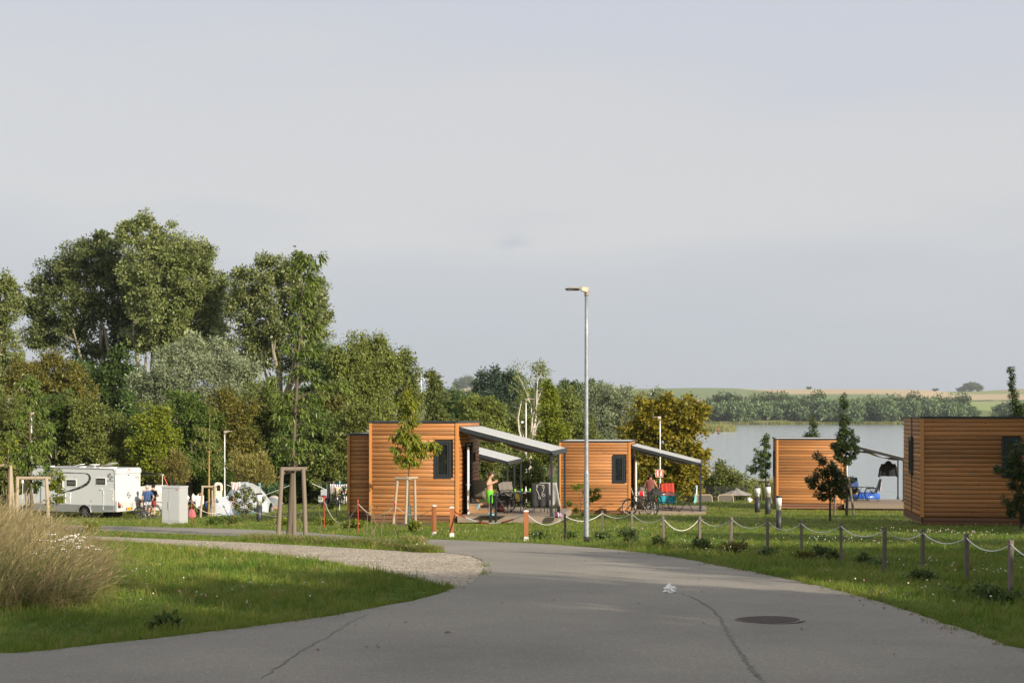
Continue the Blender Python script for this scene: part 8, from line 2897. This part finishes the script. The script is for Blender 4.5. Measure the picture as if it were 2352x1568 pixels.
MB().tube([(.6, -.012, 2.80), (CL - .18, -.012, 2.775), (CL - .06, -.012, 2.72), (CL - .02, -.012, 2.60), (CL - .02, -.012, .80)], .022, 6).build('edge_trim', CGR, cv)


def z2v(x, y):      # picture of the van's side -> its own metres
    return (CL - (1505 - x) / 219, 2.8 - (y - 410) / 237)


sw_c = [(560, 475, 4), (680, 474, 5), (800, 474, 7), (900, 475, 5), (990, 476, 5), (1050, 478, 5), (1092, 484, 9), (1118, 505, 15), (1128, 540, 19), (1116, 580, 18), (1085, 615, 18), (1040, 640, 18), (980, 668, 17), (910, 690, 15), (850, 708, 13), (790, 724, 11), (730, 740, 9), (680, 752, 6), (630, 764, 3)]
P_ = [Vector((*z2v(x, y), w_ / 237)) for x, y, w_ in sw_c]
m_ = MB()
segs = []
for i in range(len(P_) - 1):
    for k in range(4):
        u = k / 4
        segs.append(P_[i].lerp(P_[i + 1], u))
segs.append(P_[-1])
lt, rt2 = [], []
for i, q in enumerate(segs):
    d = segs[min(i + 1, len(segs) - 1)] - segs[max(i - 1, 0)]
    n2 = Vector((-d.y, d.x)).normalized()
    lt.append(Vector((q.x + n2.x * q.z, -.004, q.y + n2.y * q.z))); rt2.append(Vector((q.x - n2.x * q.z, -.004, q.y - n2.y * q.z)))
for i in range(len(segs) - 1):
    m_.add([lt[i], lt[i + 1], rt2[i + 1], rt2[i]], [(0, 1, 2, 3)])
sw = m_.build('swoosh', CBK, cv)
for i in (14, 20, 27, 31, 33, 36, 39, 43, 45, 48, 52, 54, 57, 61, 64):
    if i + 3 < len(segs):
        MB().bar(lt[i] + Vector((0, -.003, 0)), rt2[i + 2 * (1 if i % 2 else -1)] + Vector((0, -.003, 0)), .012, .003).build('white_line', CWH, sw)
# printed grey arch over the first window
MB().prism([z2v(556, 552), z2v(700, 551), z2v(726, 556), z2v(733, 572), z2v(722, 596), z2v(716, 566), z2v(560, 566)], -.003, Matrix.Translation((0, -.002, 0))).build('grey_print', CGP, cv)
# round emblem and maker's name, side and back


def emblem(T, r, parent, name_txt=True):
    o = th('emblem', None, None, (0, 0, 0), 0, None, parent)
    m_ = MB(T)
    for k in range(6):
        x0 = -r + 2 * r * k / 6 + .01
        x1 = -r + 2 * r * (k + 1) / 6 - .006
        xm = (x0 + x1) / 2
        h_ = math.sqrt(max(r * r - xm * xm, .0001))
        if k < 2: m_.box(x0, x1, -.003, 0, -h_ * .35, h_)
        elif k < 4: m_.box(x0, x1, -.003, 0, h_ * .62, h_).box(x0, x1, -.003, 0, -h_, -h_ * .45)
        else: m_.box(x0, x1, -.003, 0, -h_ * .6, h_ * .25)
    m_.build('globe_bars', CGP, o)
    text_part('G', r * 1.25, mat('emblem_light', (.66, .66, .66), .4), o, T @ Matrix.Translation((-r * .05, -.006, .02)) @ Matrix.Rotation(PI / 2, 4, 'X'))
    text_part('G', r * 1.05, CGP, o, T @ Matrix.Translation((-r * .05, -.009, .02)) @ Matrix.Rotation(PI / 2, 4, 'X'))
    MB(T).add([(0, -.012, 0), (r * .35, -.012, .02), (r * .1, -.012, r * .25)], [(0, 1, 2)]).build('blue_tip', mat('emblem_blue', (.05, .09, .2), .4), o)
    return o


Ts = Matrix.Translation((z2v(1430, 515)[0], -.004, z2v(1430, 515)[1]))
emblem(Ts, .19, cv)
text_part('GIOTTILINE', .078, CBK, cv, Matrix.Translation((z2v(1428, 570)[0], -.005, z2v(1432, 570)[1])) @ Matrix.Rotation(PI / 2, 4, 'X'), 'maker_lettering', shear=.2)
Tr = Matrix.Translation((CL, 0, 0)) @ Matrix.Rotation(PI / 2, 4, 'Z')        # rear face: local x runs across the back, -y points rearwards
MB(Tr).box(.14, WID - .14, -.012, 0, .98, 2.52).build('rear_panel', CWH, cv)
MB(Tr).prism([(.0, 2.52), (WID, 2.52), (WID - .02, 2.72), (WID - .14, 2.80), (.14, 2.80), (.02, 2.72)], -.06).build('rear_spoiler', CWH, cv)
MB(Tr).box(WID / 2 - .12, WID / 2 + .12, -.07, -.06, 2.70, 2.74).build('brake_light', mat('marker_red', (.45, .03, .02), .3), cv)
MB(Tr).prism([(.0, .42), (WID, .42), (WID, 1.02), (WID * .8, .96), (WID * .5, .90), (WID * .2, .96), (.0, 1.02)], -.10).build('rear_bumper', mat('bumper_grey', (.55, .56, .56), .35, met=.1), cv)
RED = mat('tail_red', (.6, .04, .02), .3)
for sgn, x0 in ((1, .10), (-1, WID - .10)):
    lo = MB(Tr).prism([(x0, .62), (x0, .98), (x0 + sgn * .42, .68), (x0 + sgn * .36, .64)], -.012, Matrix.Translation((0, -.10, 0))).build('tail_light', BLACKP, cv)
    for k, (dx_, dz_, m2) in enumerate(((.07, .86, RED), (.14, .80, mat('lamp_amber', (.6, .25, .03), .3)), (.21, .74, RED), (.28, .69, mat('lamp_clear', (.7, .65, .6), .3)))):
        MB(Tr).ell((x0 + sgn * dx_, -.115, dz_), (.045, .015, .055), 10, 6).build('lamp', m2, lo)
emblem(Tr @ Matrix.Translation((WID * .52, -.014, 1.28)), .19, cv)
# red looped brand mark at the top right of the back
m_ = MB(Tr)
m_.tube([(WID * .86 + math.cos(q) * .15, -.016, 2.28 + math.sin(q) * .11) for q in [R(150 + 14 * i) for i in range(16)]], .010, 5)
m_.build('loop_mark', mat('mark_darkred', (.18, .03, .03), .4), cv)
text_part('Therry', .10, CGP, cv, Tr @ Matrix.Translation((WID * .87, -.016, 2.28)) @ Matrix.Rotation(PI / 2, 4, 'X'), 'model_lettering', shear=.3)
MB(Tr).box(WID * .5 - .05, WID * .5 + .05, -.05, -.012, 2.40, 2.44).build('rear_camera', BLACKP, cv)
# plates
pl_ = MB(Tr).box(.78, 1.30, -.13, -.112, .46, .62).build('number_plate', mat('plate_yellow', (.72, .42, .02), .4), cv)
text_part('8-XGK-05', .13, CBK, pl_, Tr @ Matrix.Translation((1.06, -.132, .54)) @ Matrix.Rotation(PI / 2, 4, 'X'), 'plate_lettering')
MB(Tr).box(.78, .82, -.134, -.131, .46, .62).build('plate_blue', mat('plate_blue', (.03, .06, .3), .4), pl_)
# folded cycle carrier
ck = MB(Tr)
ck.bar((.9, -.1, .38), (.9, -.75, .36), .06).bar((1.3, -.1, .38), (1.3, -.75, .36), .06).bar((.55, -.70, .36), (2.05, -.70, .36), .07).bar((1.0, -.72, .36), (1.0, -.70, 1.08), .025).bar((1.16, -.72, .36), (1.16, -.70, 1.10), .025)
cko = ck.build('cycle_carrier', BLACKP, cv)
MB(Tr).box(1.48, 2.0, -.80, -.785, .30, .46).build('carrier_plate', WHITE, cko)
text_part('ZH 844', .13, CBK, cko, Tr @ Matrix.Translation((1.74, -.803, .38)) @ Matrix.Rotation(PI / 2, 4, 'X'), 'plate_lettering')
MB(Tr).box(1.34, 1.47, -.79, -.77, .30, .44).box(2.01, 2.12, -.79, -.77, .40, .52).build('carrier_light', RED, cko)
# roof fittings
rf = mat('roof_acrylic', (.35, .34, .31), .2)
MB().box(2.0, 3.3, .3, 1.0, 2.83, 2.90).build('solar_panel', mat('solar_dark', (.28, .28, .28), .25), cv)
sh_ = MB().box(CL - 1.35, CL - .65, .35, 1.0, 2.80, 2.86).build('roof_hatch', WHITE, cv)
MB().bar((CL - 1.3, .68, 2.88), (CL - .6, .68, 3.10), .62, .03, up=(0, 0, 1)).build('hatch_lid', rf, sh_)
hh2 = MB().box(3.1, 3.5, .4, .8, 2.83, 2.87).build('roof_hatch', WHITE, cv)
MB().bar((2.75, .6, 2.86), (3.3, .6, 3.00), .4, .03).build('hatch_lid', WHITE, hh2)
sat = MB().lathe([(.10, 2.83), (.05, 2.90), (.05, 2.95)], 10, (4.05, .7, 0)).build('satellite_dish', WHITE, cv)
MB().lathe([(.001, 2.95), (.28, 2.96), (.30, 2.98), (.28, 3.0), (.001, 3.01)], 18, (4.05, .7, 0)).build('dish', WHITE, sat)
MB().bar((.4, .3, 2.86), (1.4, .3, 2.87), .5, .05).build('front_spoiler', WHITE, cv)
# awning pulled out on the far side
aw = MB().add([(.8, WID + .02, 2.66), (CL - .3, WID + .02, 2.66), (CL - .2, WID + 2.4, 2.28), (.8, WID + 2.4, 2.28)], [(0, 1, 2, 3)]).build('side_awning', mat('awning_grey', (.13, .125, .115), .8, transl=.25), cv)
solidify(aw, .012)
MB().tube([(.8, WID + 2.42, 2.28), (CL - .2, WID + 2.42, 2.28)], .04, 8).build('awning_bar', WHITE, aw)
for x in (1.0, CL - .25):
    MB().tube([(x, WID + 2.40, 2.26), (x, WID + 2.40, .0)], .02, 6).build('awning_leg', WHITE, aw)
MB().tube([(CL - .2, WID + 2.45, 2.2), (CL + .25, WID + 2.6, 1.2)], .025, 5).build('red_strap', RED, aw)
MB().tube([(CL - .85, .5, .42), (CL - .85, .5, .05)], .03, 6).box(CL - .93, CL - .77, .42, .58, .01, .05).build('jack', DARKST, cv)
MB().box(CL - 1.6, CL - .9, 1.0, 1.8, .05, .5).build('tank', BLACKP, cv)

# ---- white trailer tent behind the men
pw = at(358, 86)
r_ = th('awning_tent', 'white rounded camping tent behind the two men', 'tent', pw, R(-10))
zt_ = px(358, 1117, 86).z - pw.z
x0, x1 = (318 - 358) * 86 / FPX, (378 - 358) * 86 / FPX
TW2 = mat('tent_white2', (.76, .77, .78), .6, transl=.1)
MB().prism([(x0, 0), (x1, 0), (x1 - .02, zt_ * .45), (x1 - .15, zt_ * .74), (x1 - .55, zt_ * .95), (x1 - .8, zt_), (x0, zt_)], 2.2).build('shell', TW2, r_)
MB().box(x0 + .2, x1 - .8, -.012, -.002, zt_ * .50, zt_ * .74).build('window', mat('tent_window', (.05, .05, .055), .3), r_)
MB().box(x0 + .2, x1 - .65, -.014, -.003, zt_ * .80, zt_ * .84).build('strap', mat('tent_strap', (.35, .36, .37), .6), r_)
MB().tube([(x1 - .7, -.05, zt_ * .30), (x1 - .3, -.25, zt_ * .38), (x1 + .2, -.3, zt_ * .28)], .012, 5).tube([(x1 - .8, -.05, zt_ * .28), (x1 - .1, -.25, zt_ * .36), (x1 + .3, -.3, zt_ * .22)], .012, 5).build('tent_pole', BLACKP, r_)

# ---- small things around the left staked tree
q = at(74, 41)
r_ = th('red_rod', 'red rod standing in the dry grass behind the left stakes', 'rod', q, 0, 'red steel rods holding a rope')
hq = px(74, 1142, 41).z - q.z
MB().tube([(0, 0, -.1), (0, 0, hq)], .022, 7).build('rod', RODR, r_)
MB().lathe([(.024, hq), (.024, hq + .01), (.024, hq + .5)], 8).build('white_tip', WHITE, r_)
q = at(52, 72)
r_ = th('ball_lamp', 'white and yellow ball on a pole left of the campervan', 'ball', q)
hq = px(52, 1106, 72).z - q.z
MB().tube([(0, 0, -.1), (0, 0, hq)], .02, 6).build('pole', GALVL, r_)
MB().ell((0, 0, hq), (.10, .10, .11)).build('ball', stripes('ball_panels', [(.75, .75, .75), (.65, .45, .03)], 0, 5, .4), r_)

build_grass()
build_reeds()
SHADE = [(12, -8.5, 9.6, 4.4, 501), (12.5, -4, 9.4, 4.4, 502), (13, .5, 9, 4.4, 503), (13.5, 5, 8.3, 4.2, 504), (14.3, 9, 6.4, 4, 505), (18, -7, 12, 5, 506), (18.5, -.5, 11.5, 5, 507), (18, 12, 7.5, 4.5, 508), (19.5, 17, 8.5, 4.8, 509), (20.5, 22, 7, 4, 510), (20.8, 34, 9.5, 5.4, 511), (25, 37.5, 11, 6, 512), (29, 43, 11, 5.5, 513), (27, 32, 11, 5, 514), (17, 8.5, 7.5, 4.5, 515), (16.5, 13.5, 7, 4.4, 516), (22, 14.5, 9, 5, 517), (23.5, 18.5, 8, 4.4, 518), (23, 35.5, 10.5, 6, 519), (13.2, 2.8, 8.8, 4.2, 520), (18.5, 14.5, 8.5, 5, 521), (21.5, 20, 8.5, 5, 522), (16.3, 19, 7, 4.2, 523)]
for k, (x, y, h, wd, sd) in enumerate(SHADE):
    shade_tree('round shade tree beyond the picture on the right, %s of the row' % ordinal(k + 1), x, y, h, wd, sd)

# ---- summer haze over the lake
mb = MB()
mb.box(-2600, 2600, -90, 3700, LAKE - 45, 150)
hz = bpy.data.materials.new('summer_haze')
hz.use_nodes = True
hz.node_tree.nodes.remove(hz.node_tree.nodes['Principled BSDF'])
pv = N('ShaderNodeVolumePrincipled', hz.node_tree)
pv.inputs['Color'].default_value = (.86, .91, 1.0, 1)
pv.inputs['Density'].default_value = .00009
pv.inputs['Anisotropy'].default_value = .2
L(pv.outputs[0], hz.node_tree.nodes['Material Output'].inputs['Volume'], hz.node_tree)
hzo = mb.build('haze', hz, kind='stuff')
